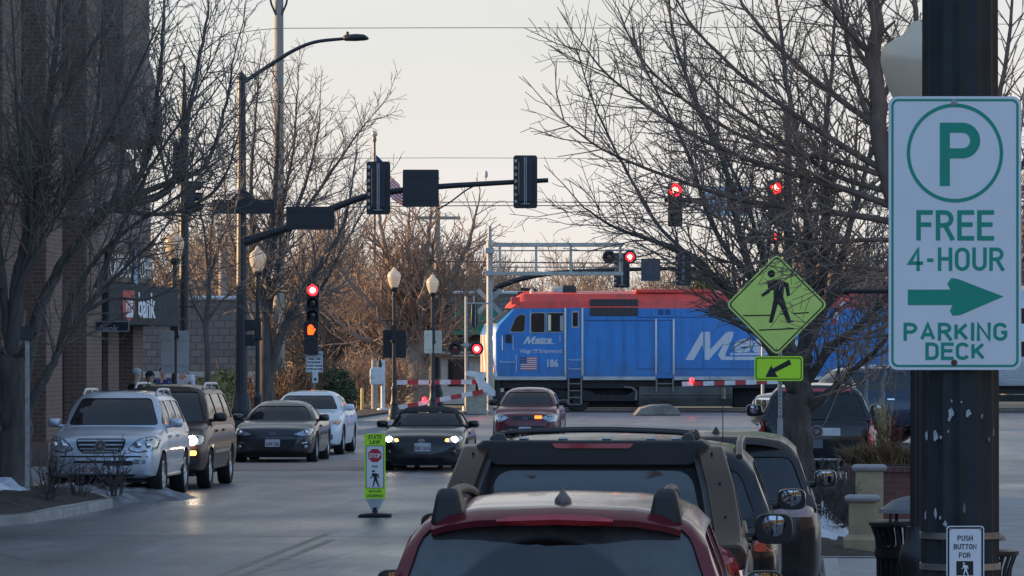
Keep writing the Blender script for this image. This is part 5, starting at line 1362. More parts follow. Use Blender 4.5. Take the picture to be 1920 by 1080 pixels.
for i, (px, Y, L, w) in enumerate(((520, 150, 1.9, 'left of the red signal post'), (556, 156, 2.1, 'directly behind the red signal post'), (606, 160, 2.0, 'above the white sedan roof'), (668, 190, 2.3, 'left of the yellow post'), (735, 194, 2.3, 'behind the gate box'), (460, 152, 1.9, 'behind the black mast pole'))):
    shrub('russet_shrub', 'tangled russet brown shrub ' + w, (WX(px, Y), Y, .15), 34, L, .018, m_shr if i < 3 or i == 5 else m_twig_l, 80 + i, .9, 2, 'russet shrubs behind the left corner', BP)
shrub('bare_shrub', 'thin bare shrub in the mulch bed in front of the silver car', (WX(95, 72), 72, .2), 12, .85, .008, m_shg, 90, .6)
shrub('bare_shrub', 'thin bare shrub close against the silver car bumper', (WX(215, 75), 75, .2), 16, .8, .008, m_shg, 91, .7)
shrub('bare_shrub', 'small twiggy shrub between post and silver car', (WX(150, 74), 74, .2), 10, .75, .008, m_shg, 92, .6)
for i, (px, Y, L, w) in enumerate(((1545, 57.5, .85, 'nearest the car mirror'), (1580, 60, .85, 'in front of the snow bank'), (1555, 63, .85, 'under the black car bumper'), (1520, 66, .8, 'at the foot of the right tree'), (1600, 63, .85, 'beside the farther stone pillar'))):
    shrub('bare_shrub', 'dense grey bare shrub ' + w, (WX(px, Y), Y, .2), 30, L, .007, m_shg, 95 + i, .85, 3, 'grey bare shrubs in the right bed')
# dry grasses on the planter
def grass_clump(label, loc, n, L, mats, seed, spread=.3, lean=.6):
    rng = random.Random(seed); mb = MB(); t = thing('dry_grass_clump', label, 'grass clump', loc)
    for i in range(n):
        a = rng.random() * 6.28; q = rng.random() ** .6 * lean; l = L * rng.uniform(.5, 1); w = .006
        b = Vector((rng.gauss(0, spread), rng.gauss(0, spread * .5), 0)); d = Vector((q * math.cos(a), q * math.sin(a), 1)).normalized()
        u = d.orthogonal().normalized() * w; m = b + d * l * .6; e = b + d * l + Vector((math.cos(a), math.sin(a), -.4)) * l * .28 * q
        mb.add([b - u, b + u, m + u, m - u, e], [(0, 1, 2, 3), (3, 2, 4)], rng.randrange(len(mats)))
    mb.build('blades', mats, t, clean=False); return t
gm = [pm('straw', (.24, .155, .075), .85, var=.3), pm('straw_dark', (.14, .085, .045), .85, var=.3)]
z = .83
grass_clump('russet dry grass clump on the planter, left end', (WX(1632, 66.6), 66.6, z), 500, .42, gm, 1, .16, 1.0)
grass_clump('russet dry grass clump in the middle of the planter', (WX(1662, 66.8), 66.8, z), 500, .40, gm, 2, .16, 1.0)
grass_clump('olive low clump at the right of the planter', (WX(1700, 66.8), 66.8, z), 500, .35, [ev[1], gm[1]], 3, .15, 1.1)
shrub('red_twig_shrub', 'upright shrub of thin dark red stems on the planter', (WX(1672, 67.2), 67.2, z), 22, .75, .006, pm('red_stem', (.13, .035, .03), .7), 4, .22, 1)
grass_clump('tall straw yellow grass plume beside the black car mirror', (WX(1655, 72), 72, .7), 120, 1.15, [pm('plume', (.36, .30, .14), .85)], 5, .04, .15)
# ---------------------------------------------------------------- vehicles (local: +y forward, +x its right side, z up, origin on the ground at mid length)
def tmp_obj(vs, fs, mi=None, mats=()):
    me = bpy.data.meshes.new('tmp'); me.from_pydata([tuple(v) for v in vs], [], fs)
    for m in mats: me.materials.append(m)
    if mi is not None: me.polygons.foreach_set('material_index', mi)
    bm = bmesh.new(); bm.from_mesh(me); bmesh.ops.remove_doubles(bm, verts=bm.verts, dist=1e-5); bmesh.ops.recalc_face_normals(bm, faces=bm.faces[:]); bm.to_mesh(me); bm.free()
    o = bpy.data.objects.new('tmp', me); COL.objects.link(o); return o
def subtract(o, cutters):
    for c in cutters:
        m = o.modifiers.new('b', 'BOOLEAN'); m.operation = 'DIFFERENCE'; m.solver = 'EXACT'; m.object = c
    dg = bpy.context.evaluated_depsgraph_get(); me = bpy.data.meshes.new_from_object(o.evaluated_get(dg))
    for c in cutters: d = c.data; bpy.data.objects.remove(c); bpy.data.meshes.remove(d)
    d = o.data; bpy.data.objects.remove(o); bpy.data.meshes.remove(d)
    return me
def roundpoly(p, r, n=4):
    o = []; N = len(p)
    for i in range(N):
        a, b, c = Vector(p[i - 1]), Vector(p[i]), Vector(p[(i + 1) % N])
        u, v = a - b, c - b; k = min(r, u.length * .45, v.length * .45); u.normalize(); v.normalize()
        s, e = b + u * k, b + v * k
        for j in range(n + 1):
            t = j / n; o.append(tuple(s * (1 - t) ** 2 + b * 2 * t * (1 - t) + e * t * t))
    return o
def mir(p): return [(-x, z) for x, z in reversed(p)]
class Skin:
    """the closed outer shape of a car, onto which lamps, panes and trim are laid"""
    def __init__(s, parts):
        vs = []; fs = []
        for v, f in parts: b = len(vs); vs += [tuple(q) for q in v]; fs += [tuple(b + i for i in g) for g in f]
        s.t = BVHTree.FromPolygons([Vector(v) for v in vs], fs)
    def hit(s, ax, a, b):
        o, d = {'front': ((a, 9, b), (0, -1, 0)), 'rear': ((a, -9, b), (0, 1, 0)), 'right': ((9, a, b), (-1, 0, 0)), 'left': ((-9, a, b), (1, 0, 0)), 'top': ((a, b, 9), (0, 0, -1))}[ax]
        d = Vector(d); h = s.t.ray_cast(Vector(o), d)
        if h[0] is None: h = s.t.find_nearest(Vector(o) + d * 8)
        n = h[1] if h[1].dot(d) < 0 else -h[1]
        s.n = (n * .75 - d * .25).normalized()
        return h[0], d
    def patch(s, mb, poly, ax, off=.004, mi=0, cell=.09, skirt=.03, lim=None):
        bm = bmesh.new(); f = bm.faces.new([bm.verts.new((x, y, 0)) for x, y in poly]); bmesh.ops.triangulate(bm, faces=[f])
        for _ in range(5):
            L = [e for e in bm.edges if e.calc_length() > cell]
            if not L: break
            bmesh.ops.subdivide_edges(bm, edges=L, cuts=1); bmesh.ops.triangulate(bm, faces=bm.faces[:])
        bm.verts.ensure_lookup_table(); bm.verts.index_update()
        P = []; D = None
        for v in bm.verts:
            h, D = s.hit(ax, v.co.x, v.co.y); P.append(h + s.n * off)
        if lim:
            k = {'front': 1, 'rear': 1, 'right': 0, 'left': 0, 'top': 2}[ax]
            ref = sorted(p[k] for p in P); md = ref[len(ref) // 2]
            for p in P: p[k] = max(md - lim, min(md + lim, p[k]))
        fs = [tuple(v.index for v in g.verts) for g in bm.faces]; n = len(P); vs = list(P)
        if skirt:
            for e in bm.edges:
                if e.is_boundary:
                    i, j = e.verts[0].index, e.verts[1].index; b = len(vs); vs += [P[i] + D * skirt, P[j] + D * skirt]; fs.append((i, j, b + 1, b))
        bm.free(); mb.add(vs, fs, mi)
def body_rings(st, cr=.022, n=4):
    S = [Vector((y, w, zb)) for y, w, zb, zt in st]; T = [Vector((zt, 0, 0)) for y, w, zb, zt in st]
    A = smooth_line(S, n); B = smooth_line(T, n); rings = []
    for a, b in zip(A, B):
        y, w, zb = a; zt = b.x; h = zt - zb
        H = [(0, zb), (w * .80, zb), (w * .945, zb + .06 * h), (w * .985, zb + .22 * h), (w, zb + .48 * h), (w * .992, zb + .70 * h), (w * .962, zb + .86 * h), (w * .925, zb + .945 * h), (w * .85, zt - .004), (w * .5, zt + cr * .75), (0, zt + cr)]
        rings.append([Vector((x, y, z)) for x, z in H] + [Vector((-x, y, z)) for x, z in H[-2:0:-1]])
    return rings
def ring_geo(rings):
    mb = MB(); mb.loft(rings); return mb.v, mb.f
def wheel_meshes(r, w, nsp, rim, style=0):
    MX = Matrix(((0, 0, 1, 0), (0, 1, 0, 0), (-1, 0, 0, 0), (0, 0, 0, 1)))     # lathe axis -> x
    mb = MB(MX); ri = r * .66
    mb.lathe([(ri, -w / 2 + .02), (r * .93, -w / 2), (r * .985, -w / 2 + .02), (r, -w * .3), (r, w * .3), (r * .985, w / 2 - .02), (r * .93, w / 2), (ri, w / 2 - .02), (ri - .02, w * .3), (ri - .02, -w * .3), (ri, -w / 2 + .02)], 36)
    t = mb.build('tyre', m_rubber, ang=40)
    mb = MB(MX); mb.lathe([(ri - .012, w * .1), (ri + .004, w / 2 - .022), (ri - .02, w / 2 - .015), (ri - .035, w * .2)], 36, 0); mb.lathe([(ri - .02, w * .12), (0, w * .12)], 24, 1); mb.lathe([(.07, w * .12), (.06, w / 2 - .03), (.03, w / 2 - .02), (0, w / 2 - .02)], 16, 0)
    for i in range(nsp):
        a = 2 * math.pi * i / nsp; c, s = math.cos(a), math.sin(a); b0 = .055 * (5 / nsp) ** .5 * r / .33; b1 = .038 * (5 / nsp) ** .5 * r / .33
        vs = []
        for rr, ww, zz in ((.05, b0, w / 2 - .03), (ri - .015, b1, w / 2 - .022)):
            vs += [(rr * c - ww * s, rr * s + ww * c, zz), (rr * c + ww * s, rr * s - ww * c, zz), (rr * c + ww * s, rr * s - ww * c, w * .14), (rr * c - ww * s, rr * s + ww * c, w * .14)]
        mb.add(vs, [(0, 1, 5, 4), (1, 2, 6, 5), (3, 0, 4, 7), (4, 5, 6, 7)], 0)
    rm = mb.build('rim', [rim, m_black], ang=30)
    return t, rm
FRT = Matrix(((-1, 0, 0, 0), (0, 0, 1, 0), (0, 1, 0, 0), (0, 0, 0, 1)))     # (right, up, out) on the car's front
def car(name, label, cat, a, Y, rear_away, S, mp, group=None, rz=None, X=None):
    """Y: depth of the car's middle; rear_away: True when it drives away from the camera"""
    L, W_, H = S['L'], S['W'], S['H']; zb = S.get('zb', .22); belt = S['belt']; hf = S['hf']; cowl = S['cowl']; tail = S.get('tail', belt)
    yF = L / 2; y = lambda s: yF - s; W2 = W_ / 2
    t = thing(name, label, cat, ((a + Y * STH) / CT if X is None else X, Y, 0), (-TH if rear_away else math.pi - TH) if rz is None else rz, group)
    nw = S.get('nose', .345) * W_
    st = S.get('st') or [(-yF, .40 * W_, zb + .20, tail - .10), (-yF + .05, .455 * W_, zb + .09, tail - .02), (-yF + .22, .488 * W_, zb + .02, tail), (y(S['rb']) if S['rb'] < L - .7 else -yF + .7, .5 * W_, zb, belt + (tail - belt) * .5),
          (y((S['rb'] + S['cy']) / 2), .5 * W_, zb, belt), (y(S['cy'] + .35), .5 * W_, zb, belt), (y(S['cy']), .498 * W_, zb, cowl), (y(S['cy'] * .55), .49 * W_, zb, hf + (cowl - hf) * .64), (yF - .40, .474 * W_, zb + .01, hf + .03), (yF - .15, .442 * W_, zb + .02, hf - .015), (yF - .045, .40 * W_, zb + .05, hf - .08), (yF, nw, zb + .10, hf - .19)]
    low = ring_geo(body_rings(st))
    wb, wr = S.get('wb', W2 * .90), S.get('wr', W2 * .70)
    yc, yrf, yrr, yrb = y(S['cy']), y(S['rf']), y(S['rr']), y(S['rb']); dk = S.get('deck', belt)
    ctrl = S.get('ctrl') or [(yc + .02, cowl - .05), (yc + (yrf - yc) * .5, cowl + (H - cowl) * .56), (yrf + .02, H - .055), (yrf - .30, H - .012), ((yrf + yrr) / 2, H), (yrr + .28, H - .022), (yrr, H - .07), (yrr + (yrb - yrr) * .5, dk + (H - .07 - dk) * .52), (yrb, dk - .03)]
    pr = smooth_line([Vector((p, q, 0)) for p, q in ctrl], 6); N = len(pr)
    z0 = min(belt, dk, cowl) - .10
    def wz(z): return wb + (wr - wb) * (z - belt) / (H - belt)
    cf, crr = S.get('cf', .20), S.get('cr', .10)
    def cab_ring(i, din=0.0):
        yy, zt = pr[i].x, pr[i].y - din; f = i / (N - 1); zt = max(zt, z0 + .02); h = zt - z0; k = min(1, h / .3)
        sf = max(0, 1 - f / .42) ** 1.2; sr = max(0, (f - .62) / .38) ** 1.2
        mid = z0 + h * .5
        Hh = [(0, z0), (wz(z0), z0), (wz(mid) + .014, mid), (wz(zt - .13 * k), zt - .13 * k), (wz(zt) - .035 * k, zt - .055 * k), (wz(zt) - .115, zt - .018 * k), (wz(zt) * .55, zt + .010), (0, zt + .022)]
        R_ = [Vector((max(0, x - din * (1 if j else 0)), yy - cf * sf * (x / wb) ** 2 + crr * sr * (x / wb) ** 2, z)) for j, (x, z) in enumerate(Hh)]
        if din: 
            for p in R_: p.z -= .25 if p.z <= z0 + .001 else 0
        return R_ + [Vector((-p.x, p.y, p.z)) for p in R_[-2:0:-1]]
    cab = ring_geo([cab_ring(i) for i in range(N)])
    skin = Skin([low, cab]); cskin = Skin([cab])
    # ---- openings
    zt_w = H - S.get('wtop', .10); zw0 = cowl + .035
    def ws_edge(z): return wz(z) - S.get('apil', .085)
    front_o = roundpoly([(-ws_edge(zw0), zw0), (ws_edge(zw0), zw0), (ws_edge(zt_w) - .02, zt_w), (-ws_edge(zt_w) + .02, zt_w)], .07)
    rz0, rz1 = S.get('rw', (dk + .06, H - .16)); dp = S.get('dpil', .10)
    rear_o = roundpoly([(-wz(rz0) + dp, rz0), (wz(rz0) - dp, rz0), (wz(rz1) - dp - .01, rz1), (-wz(rz1) + dp + .01, rz1)], S.get('rwr', .09))
    z1, z2 = belt + .05, H - S.get('stop', .145)
    def Aln(z): return yc + (yrf - yc) * (z - cowl) / (H - cowl) - S.get('aoff', .21)
    def Dln(z): return yrb + (yrr - yrb) * (z - dk) / (H - dk) + S.get('doff', .20)
    bp = [y(q) for q in S['bp']]; sides = []
    zs = S.get('z2r', z2)
    edges = [None] + bp + [None]
    for i in range(len(edges) - 1):
        e0, e1 = edges[i], edges[i + 1]
        zz = z2 - (z2 - zs) * i / max(1, len(edges) - 2)
        hi = Aln(zz) if e0 is None else e0 - .045
        p = [(Aln(z1) if e0 is None else e0 - .045, z1), (Aln(zz) if e0 is None else e0 - .045, zz), (min(Dln(zz), hi - .12) if e1 is None else e1 + .045, zz - (0.0 if e1 is not None else .02)), (Dln(z1) if e1 is None else e1 + .045, z1)]
        sides.append(roundpoly(p, .05, 3))
    cut = []
    inn = ring_geo([cab_ring(i, .045) for i in range(1, N - 1)]); cut.append(tmp_obj(*inn))
    def prism_cut(poly, ax):
        n = len(poly); 
        def pt(p, q): return (p[0], q, p[1]) if ax == 'y' else (q, p[0], p[1])
        return n, pt
    ym = (yrf + yrr) / 2
    for poly, ax, q0, q1 in [(front_o, 'y', ym, yF + 1), (rear_o, 'y', -yF - 1, ym)] + [(p, 'x', -2, 2) for p in sides]:
        n, pt = prism_cut(poly, ax)
        cut.append(tmp_obj([pt(p, q0) for p in poly] + [pt(p, q1) for p in poly], [tuple(range(n)), tuple(range(2 * n - 1, n - 1, -1))] + [(i, n + i, n + (i + 1) % n, (i + 1) % n) for i in range(n)]))
    src = tmp_obj(cab[0], cab[1], [0] * len(cab[1]), [S.get('roofmat', mp), m_inner])
    keep = src.data.copy(); spec = [(c.data.copy()) for c in cut]
    me = subtract(src, cut)
    if not len(me.vertices) or max(v.co.z for v in me.vertices) < H - .06 or len(me.polygons) < 40:
        print('RETRY cabin', name)
        me = None
        for drop in range(len(spec)):                     # leave out one cutter at a time until the shell survives
            o2 = bpy.data.objects.new('tmp', keep.copy()); COL.objects.link(o2); cs = []
            for i, d_ in enumerate(spec):
                if i == drop: continue
                c = bpy.data.objects.new('tmp', d_.copy()); COL.objects.link(c); cs.append(c)
            m2 = subtract(o2, cs)
            if len(m2.vertices) and max(v.co.z for v in m2.vertices) > H - .06: print('  without cutter', drop); me = m2; break
        if me is None: me = keep.copy()
    link_mesh('cabin', me, [], t, ang=28) if False else None
    rw, rr_ = S['r'], S['r']; fy, ry = y(S['fo']), y(S['fo'] + S['wbase'])
    cut = []
    for yy in (fy, ry):
        for sx in (-1, 1):
            M = MB(Matrix.Translation((0, yy, rr_)) @ Matrix(((0, 0, 1, 0), (0, 1, 0, 0), (-1, 0, 0, 0), (0, 0, 0, 1))))
            R1 = rr_ * 1.15; x0, x1 = (W2 - .30, W2 + .3) if sx > 0 else (-W2 - .3, -W2 + .30)
            M.lathe([(R1, x0), (R1, x1)], 28); cut.append(tmp_obj(M.v, M.f, [1] * len(M.f), [mp, m_blackp]))
    lme = subtract(tmp_obj(low[0], low[1], [0] * len(low[1]), [mp, m_blackp]), cut)
    # join lower body and cabin in one body mesh
    bm = bmesh.new(); bm.from_mesh(lme); nf = len(bm.faces); bm.from_mesh(me); bm.faces.ensure_lookup_table()
    if 'roofmat' in S:
        for f in bm.faces[nf:]: f.material_index = 2
    bme = bpy.data.meshes.new('body'); bm.to_mesh(bme); bm.free(); bpy.data.meshes.remove(lme); bpy.data.meshes.remove(me)
    link_mesh('body', bme, [mp, m_blackp] + ([S['roofmat']] if 'roofmat' in S else []), t, ang=30)
    # ---- panes
    gl = S.get('glass', m_glass); gr = S.get('rglass', m_glassd)
    mb = MB(); cskin.patch(mb, front_o, 'front', -.012, 0, .12, 0); mb.build('windshield', gl, t, ang=80)
    mb = MB(); cskin.patch(mb, rear_o, 'rear', -.012, 0, .12, 0); mb.build('rear_window', gr, t, ang=80)
    for i, p in enumerate(sides):
        for ax in ('left', 'right'):
            mb = MB(); cskin.patch(mb, p, ax, -.012, 0, .14, 0); mb.build('side_window', gl if i == 0 else S.get('sglass', gr), t, ang=80)
    # ---- inside
    iw = wz(belt) - .07
    mb = MB(); mb.bx(-iw, iw, min(yrb, yc) + .15, yc - .28, belt - .06, belt + .035); mb.build('interior', m_inner, t)
    for x in (-.37, .37):
        mb = MB(); ys = S.get('seat', (yrf - .45)); mb.loft([[(x + q * .24 * k, ys - .12 - .10 * v + e * .06, belt + .0 + v * (S.get('seath', .30))) for q, e in ((-1, -1), (1, -1), (1, 1), (-1, 1))] for v, k in ((0, 1), (.6, .95), (.95, .7))]); 
        mb.loft([[(x + q * .13, ys - .24 + e * .05, belt + S.get('seath', .30) + .02 + v) for q, e in ((-1, -1), (1, -1), (1, 1), (-1, 1))] for v in (0, .14)]); mb.build('seat', m_seat, t, bevel=.03)
    mb = MB(Matrix.Translation((-.37, yc - .40, belt - .01)) @ Matrix.Rotation(R(65), 4, 'X')); n = 20
    mb.tube([(.165 * math.cos(2 * math.pi * i / n), .165 * math.sin(2 * math.pi * i / n), 0) for i in range(n + 1)], .016, 6); mb.build('steering_wheel', m_black, t)
    mb = MB(); mb.prism([], 0, 0) if False else mb.ball((0, yrf + .16, H - .19), .05, 10, sq=(2.4, .5, .8)); mb.build('inner_mirror', m_black, t)
    # ---- wheels
    ty, rm = wheel_meshes(rr_, S.get('tw', .225), S.get('nsp', 5), S.get('rim', m_rim)); k = 0
    for yy in (fy, ry):
        for sx in (-1, 1):
            w = bpy.data.objects.new('wheel', None); COL.objects.link(w); w.parent = t; w.location = (sx * (W2 - .125), yy, rr_); w.rotation_euler = (.3 * k, 0, 0 if sx > 0 else math.pi); w.empty_display_size = .2
            for q in (ty, rm):
                c = q if k == 0 else q.copy()
                if k: COL.objects.link(c)
                c.parent = w
            k += 1
    # underside block
    mb = MB(); mb.bx(-W2 * .74, W2 * .74, -yF + .35, yF - .35, zb - .06, zb + .05); mb.build('underbody', m_blackp, t)
    # ---- mirrors
    mz = belt + S.get('mz', .10); my = yc - S.get('my', .38); mw = S.get('mw', .115)
    for sx in (-1, 1):
        mb = MB(); x0 = sx * (wz(mz) - .02); xm = sx * (wz(mz) + .065 + mw)
        mb.tube([(x0, my, mz - .06), (sx * (wz(mz) + .10), my + .01, mz - .05)], .030, 8)
        mh = S.get('mh', .078)
        mb.loft([[(xm + q * mw * k, my - .05 + e, mz + v * mh * k) for q, v in [(math.copysign(abs(math.cos(u)) ** .55, math.cos(u)), math.copysign(abs(math.sin(u)) ** .55, math.sin(u))) for u in [2 * math.pi * i / 20 for i in range(20)]]] for e, k in ((-.03, .94), (.0, 1.0), (.06, .93), (.11, .70), (.135, .35))])
        m = mb.build('mirror', S.get('mirmat', mp), t, ang=50)
        vs = [(xm, my - .0835, mz)]; fs = []                       # slightly convex
        for k_ in range(1, 5):
            for i in range(20):
                u = 2 * math.pi * i / 20; dx = math.copysign(abs(math.cos(u)) ** .55, math.cos(u)) * mw * .86 * k_ / 4; dz = math.copysign(abs(math.sin(u)) ** .55, math.sin(u)) * mh * .84 * k_ / 4
                vs.append((xm + dx, my - .0835 + (dx * dx + dz * dz) * .62 - dz * .03, mz + dz))
        for i in range(20):
            fs.append((0, 1 + i, 1 + (i + 1) % 20))
            for k_ in range(3): b_ = 1 + 20 * k_; fs.append((b_ + i, b_ + 20 + i, b_ + 20 + (i + 1) % 20, b_ + (i + 1) % 20))
        mb = MB(); mb.add(vs, fs); mb.build('mirror_glass', m_mirror, m, ang=60)
    return t, skin, dict(y=y, yF=yF, wz=wz, belt=belt, W2=W2, yrf=yrf, yrr=yrr, yc=yc)
m_mirror = pm('mirror_silver', (.30, .30, .31), .03, 1, var=0)
def lay(t, skin, name, poly, ax, mat, off=.006, both=False, **kw):
    o = None
    if name == 'headlight':
        cx = sum(p[0] for p in poly) / len(poly); cz = sum(p[1] for p in poly) / len(poly)
        lay(t, skin, 'headlight_bezel', [(cx + (x - cx) * 1.10, cz + (z - cz) * 1.16) for x, z in poly], ax, m_black, off * .5, both)
    for p in ([poly, mir(poly)] if both and ax in ('front', 'rear') else [poly]):
        mb = MB(); skin.patch(mb, p, ax, off, **kw); o = mb.build(name, mat, t, ang=50)
    return o
def plate(t, skin, x, z, txt, front=True, yoff=.02, w=.31, h=.155, col=None):
    h_, _ = skin.hit('front' if front else 'rear', x, z); M = Matrix.Translation((x, h_.y + (yoff if front else -yoff), z)) @ (FRT if front else FACE)
    mb = MB(M); mb.prism(rrect(w, h, .015), -.03, 0); p = mb.build('license_plate', col or m_plate, t)
    if txt:
        mb = MB(M); mb.text(txt, h * .62, 0, -h * .34, .004, sx=.82, bold=.003); mb.build('lettering', m_platet, p)
m_plate = pm('plate_white', (.52, .53, .55), .5, var=.08); m_platet = pm('plate_red', (.22, .08, .10), .5, var=.1)
def rails(t, S, skin, I, mat, y0, y1, r=.02, hgt=.07, x=None, feet=None):
    for sx in (-1, 1):
        xx = x or (S.get('wr', S['W'] * .35) - .06); P = []
        for i in range(9):
            yy = y0 + (y1 - y0) * i / 8; h, _ = skin.hit('top', sx * xx, yy); P.append((sx * xx, yy, h.z + (hgt if 0 < i < 8 else .0)))
        mb = MB(); mb.tube(smooth_line(P, 2), r, 8)
        for f in (.5,):
            q = P[4]; mb.tube([(q[0], q[1], q[2]), (q[0], q[1], q[2] - hgt)], r * .9, 8)
        mb.build('roof_rail', mat, t, ang=50)
def door_lines(t, skin, ys, z0, z1, hz, mat=None):
    for sx in ('left', 'right'):
        for yy in ys:
            mb = MB(); skin.patch(mb, [(yy - .006, z0), (yy + .006, z0), (yy + .006, z1), (yy - .006, z1)], sx, .0025, 0, .12, 0); mb.build('door_seam', m_black, t)
        for yy in ys[:-1]:
            mb = MB(); skin.patch(mb, rrect(.20, .035, .012, 3, yy - .22 if True else 0, hz), sx, .03, 0, .2, .03); mb.build('door_handle', mat or m_blackp, t)
def lamp_disc(t, skin, name, x, z, r, mat, front=True, off=.012, sub=None):
    h, _ = skin.hit('front' if front else 'rear', x, z); M = Matrix.Translation((x, h.y + (off if front else -off), z)) @ (FRT if front else FACE)
    mb = MB(M); mb.lathe([(r, -.05), (r, 0), (r * .7, .012), (0, .018)], 16); return mb.build(name, mat, sub or t, ang=60)

# --- silver suv, front towards us
P_silver = paint('silver_paint', (.54, .58, .65), .5, .36)
S = dict(L=4.64, W=1.84, H=1.70, belt=1.12, hf=1.0, cowl=1.13, cy=1.28, rf=2.0, rr=4.2, rb=4.5, wbase=2.82, fo=.86, r=.365, zb=.32, tw=.25, bp=[2.55, 3.45], wr=.64, wb=.84, tail=1.1, mz=.08, rim=m_rim, nose=.36)
t, sk, I = car('parked_car', 'silver suv with star emblem grille, front bumper at the snow heap', 'car', -11.05, 79.0 + 2.32, False, S, P_silver, 'cars along the left kerb')
lay(t, sk, 'headlight', roundpoly([(.44, .80), (.60, .76), (.85, .79), (.86, .95), (.78, .99), (.60, .955)], .06), 'front', m_lens, .008, True)
for sx in (-1, 1):
    for x in (.60, .74): lamp_disc(t, sk, 'reflector', sx * x, .865, .055, m_chrome, True, .016)
gp = roundpoly([(-.40, .97), (.40, .97), (.38, .82), (.29, .735), (-.29, .735), (-.38, .82)], .05)
g = lay(t, sk, 'grille', gp, 'front', m_black, .006)
for z, w in ((.93, .37), (.87, .35), (.81, .33), (.765, .28)):
    mb = MB(); sk.patch(mb, rrect(w * 2, .026, .01, 3, 0, z), 'front', .022, 0, .1, .02); mb.build('slat', pm('grille_silver', (.40, .42, .45), .3, .6) if z == .93 else bpy.data.materials['grille_silver'], g)
mb = MB()
for i in range(len(gp)): pass
oo = roundpoly([(-.43, .995), (.43, .995), (.41, .815), (.31, .71), (-.31, .71), (-.41, .815)], .05)
h, _ = sk.hit('front', 0, .85); M = Matrix.Translation((0, h.y + .03, .86)) @ FRT
mb = MB(M); mb.ring(circ(.088, 28), circ(.075, 28), .012); mb.prism(circ(.088, 28), -.03, .004, 1)
for a in (90, 210, 330): mb.poly([(.016 * math.cos(R(a + 90)), .016 * math.sin(R(a + 90))), (.016 * math.cos(R(a - 90)), .016 * math.sin(R(a - 90))), (.08 * math.cos(R(a)), .08 * math.sin(R(a)))], .013)
mb.build('emblem', [m_chrome, pm('emblem_dark', (.10, .11, .12), .3, .5)], t)
lay(t, sk, 'bumper_intake', roundpoly([(-.52, .62), (.44, .62), (.42, .54), (-.50, .54)], .03), 'front', m_black, .006)
lay(t, sk, 'fog_lamp', roundpoly([(.50, .56), (.72, .57), (.71, .635), (.53, .645)], .03), 'front', m_lens, .008, True)
mb = MB(); sk.patch(mb, rrect(1.50, .025, .01, 3, 0, .685), 'front', .004, 0, .1, .01); mb.build('bumper_seam', m_black, t)
lay(t, sk, 'lower_bumper', roundpoly([(-.6, .40), (.6, .40), (.62, .33), (-.62, .33)], .02), 'front', m_blackp, .005)
plate(t, sk, .18, .50, 'RBZ 5999', yoff=.03, w=.46, h=.16, col=pm('plate_grey', (.36, .38, .42), .5, var=.1))
rails(t, S, sk, I, pm('rail_silver', (.5, .5, .52), .3, .6), I['y'](2.25), I['y'](4.1), .024, .085, .60)
door_lines(t, sk, (I['y'](1.55), I['y'](2.55), I['y'](3.45)), .45, 1.08, .98, P_silver)
lay(t, sk, 'sunroof', [(-.42, I['y'](2.35)), (.42, I['y'](2.35)), (.42, I['y'](3.0)), (-.42, I['y'](3.0))], 'top', m_darkglass, .004, skirt=0)
for sx in (-1, 1):
    mb = MB(); mb.bx(sx * .80 - .06, sx * .80 + .10 if sx > 0 else sx * .80 + .06, I['y'](1.40), I['y'](3.15), .33, .39) if sx > 0 else mb.bx(-.90, -.74, I['y'](1.40), I['y'](3.15), .33, .39); mb.build('running_board', m_rim, t, bevel=.02)
    mb = MB(); sk.patch(mb, [(I['y'](1.33), .50), (I['y'](3.3), .50), (I['y'](3.3), .58), (I['y'](1.33), .58)], 'right' if sx > 0 else 'left', .014, 0, .2, .02); mb.build('side_strip', P_silver, t)
lay(t, sk, 'tail_light', roundpoly([(.66, .85), (.83, .85), (.82, 1.07), (.68, 1.07)], .03), 'rear', m_redlens, .006, True)
# --- maroon brown minivan with lit headlight
P_van = paint('brown_paint', (.034, .016, .015), .15, .3, coat=.22)
S = dict(L=5.2, W=1.85, H=1.76, belt=1.12, hf=.95, cowl=1.12, cy=1.2, rf=2.05, rr=4.85, rb=5.1, wbase=3.07, fo=1.0, r=.345, zb=.28, bp=[2.75, 4.0], wr=.64, wb=.84, tail=1.1, rim=m_rim, mirmat=m_blackp, nsp=6, mw=.12)
t, sk, I = car('parked_car', 'dark maroon minivan with a glowing headlight just behind the silver suv', 'car', -10.97, 84.6 + 2.6, False, S, P_van, 'cars along the left kerb')
lay(t, sk, 'headlight', roundpoly([(.50, .76), (.84, .77), (.85, .90), (.78, .93), (.53, .90)], .04), 'front', m_lens, .008, True)
for sx in (-1, 1):
    lamp_disc(t, sk, 'headlight_lamp', sx * .70, .845, .085, m_head, True, .10); 
    lay(t, sk, 'indicator', roundpoly([(sx * .60, .585), (sx * .76, .585), (sx * .76, .665), (sx * .60, .665)][::sx], .03), 'front', m_amber, .01)
lay(t, sk, 'grille', roundpoly([(-.40, .74), (.40, .74), (.42, .90), (-.42, .90)], .04), 'front', m_black, .006)
lay(t, sk, 'lower_bumper', roundpoly([(-.78, .55), (.78, .55), (.72, .34), (-.72, .34)], .05), 'front', m_blackp, .006)
plate(t, sk, 0, .56, '')
rails(t, S, sk, I, pm('rail_pale', (.5, .5, .52), .35, .5), I['y'](2.4), I['y'](4.7), .026, .085, .60)
door_lines(t, sk, (I['y'](1.7), I['y'](2.75), I['y'](4.0)), .40, 1.08, .98)
mb = MB(); h, _ = sk.hit('top', .35, I['y'](2.3)); mb.lathe([(.02, -.01), (.008, .03), (.004, .24), (0, .25)], 8, c=(.35, I['y'](2.3), h.z)); mb.build('antenna', m_black, t)
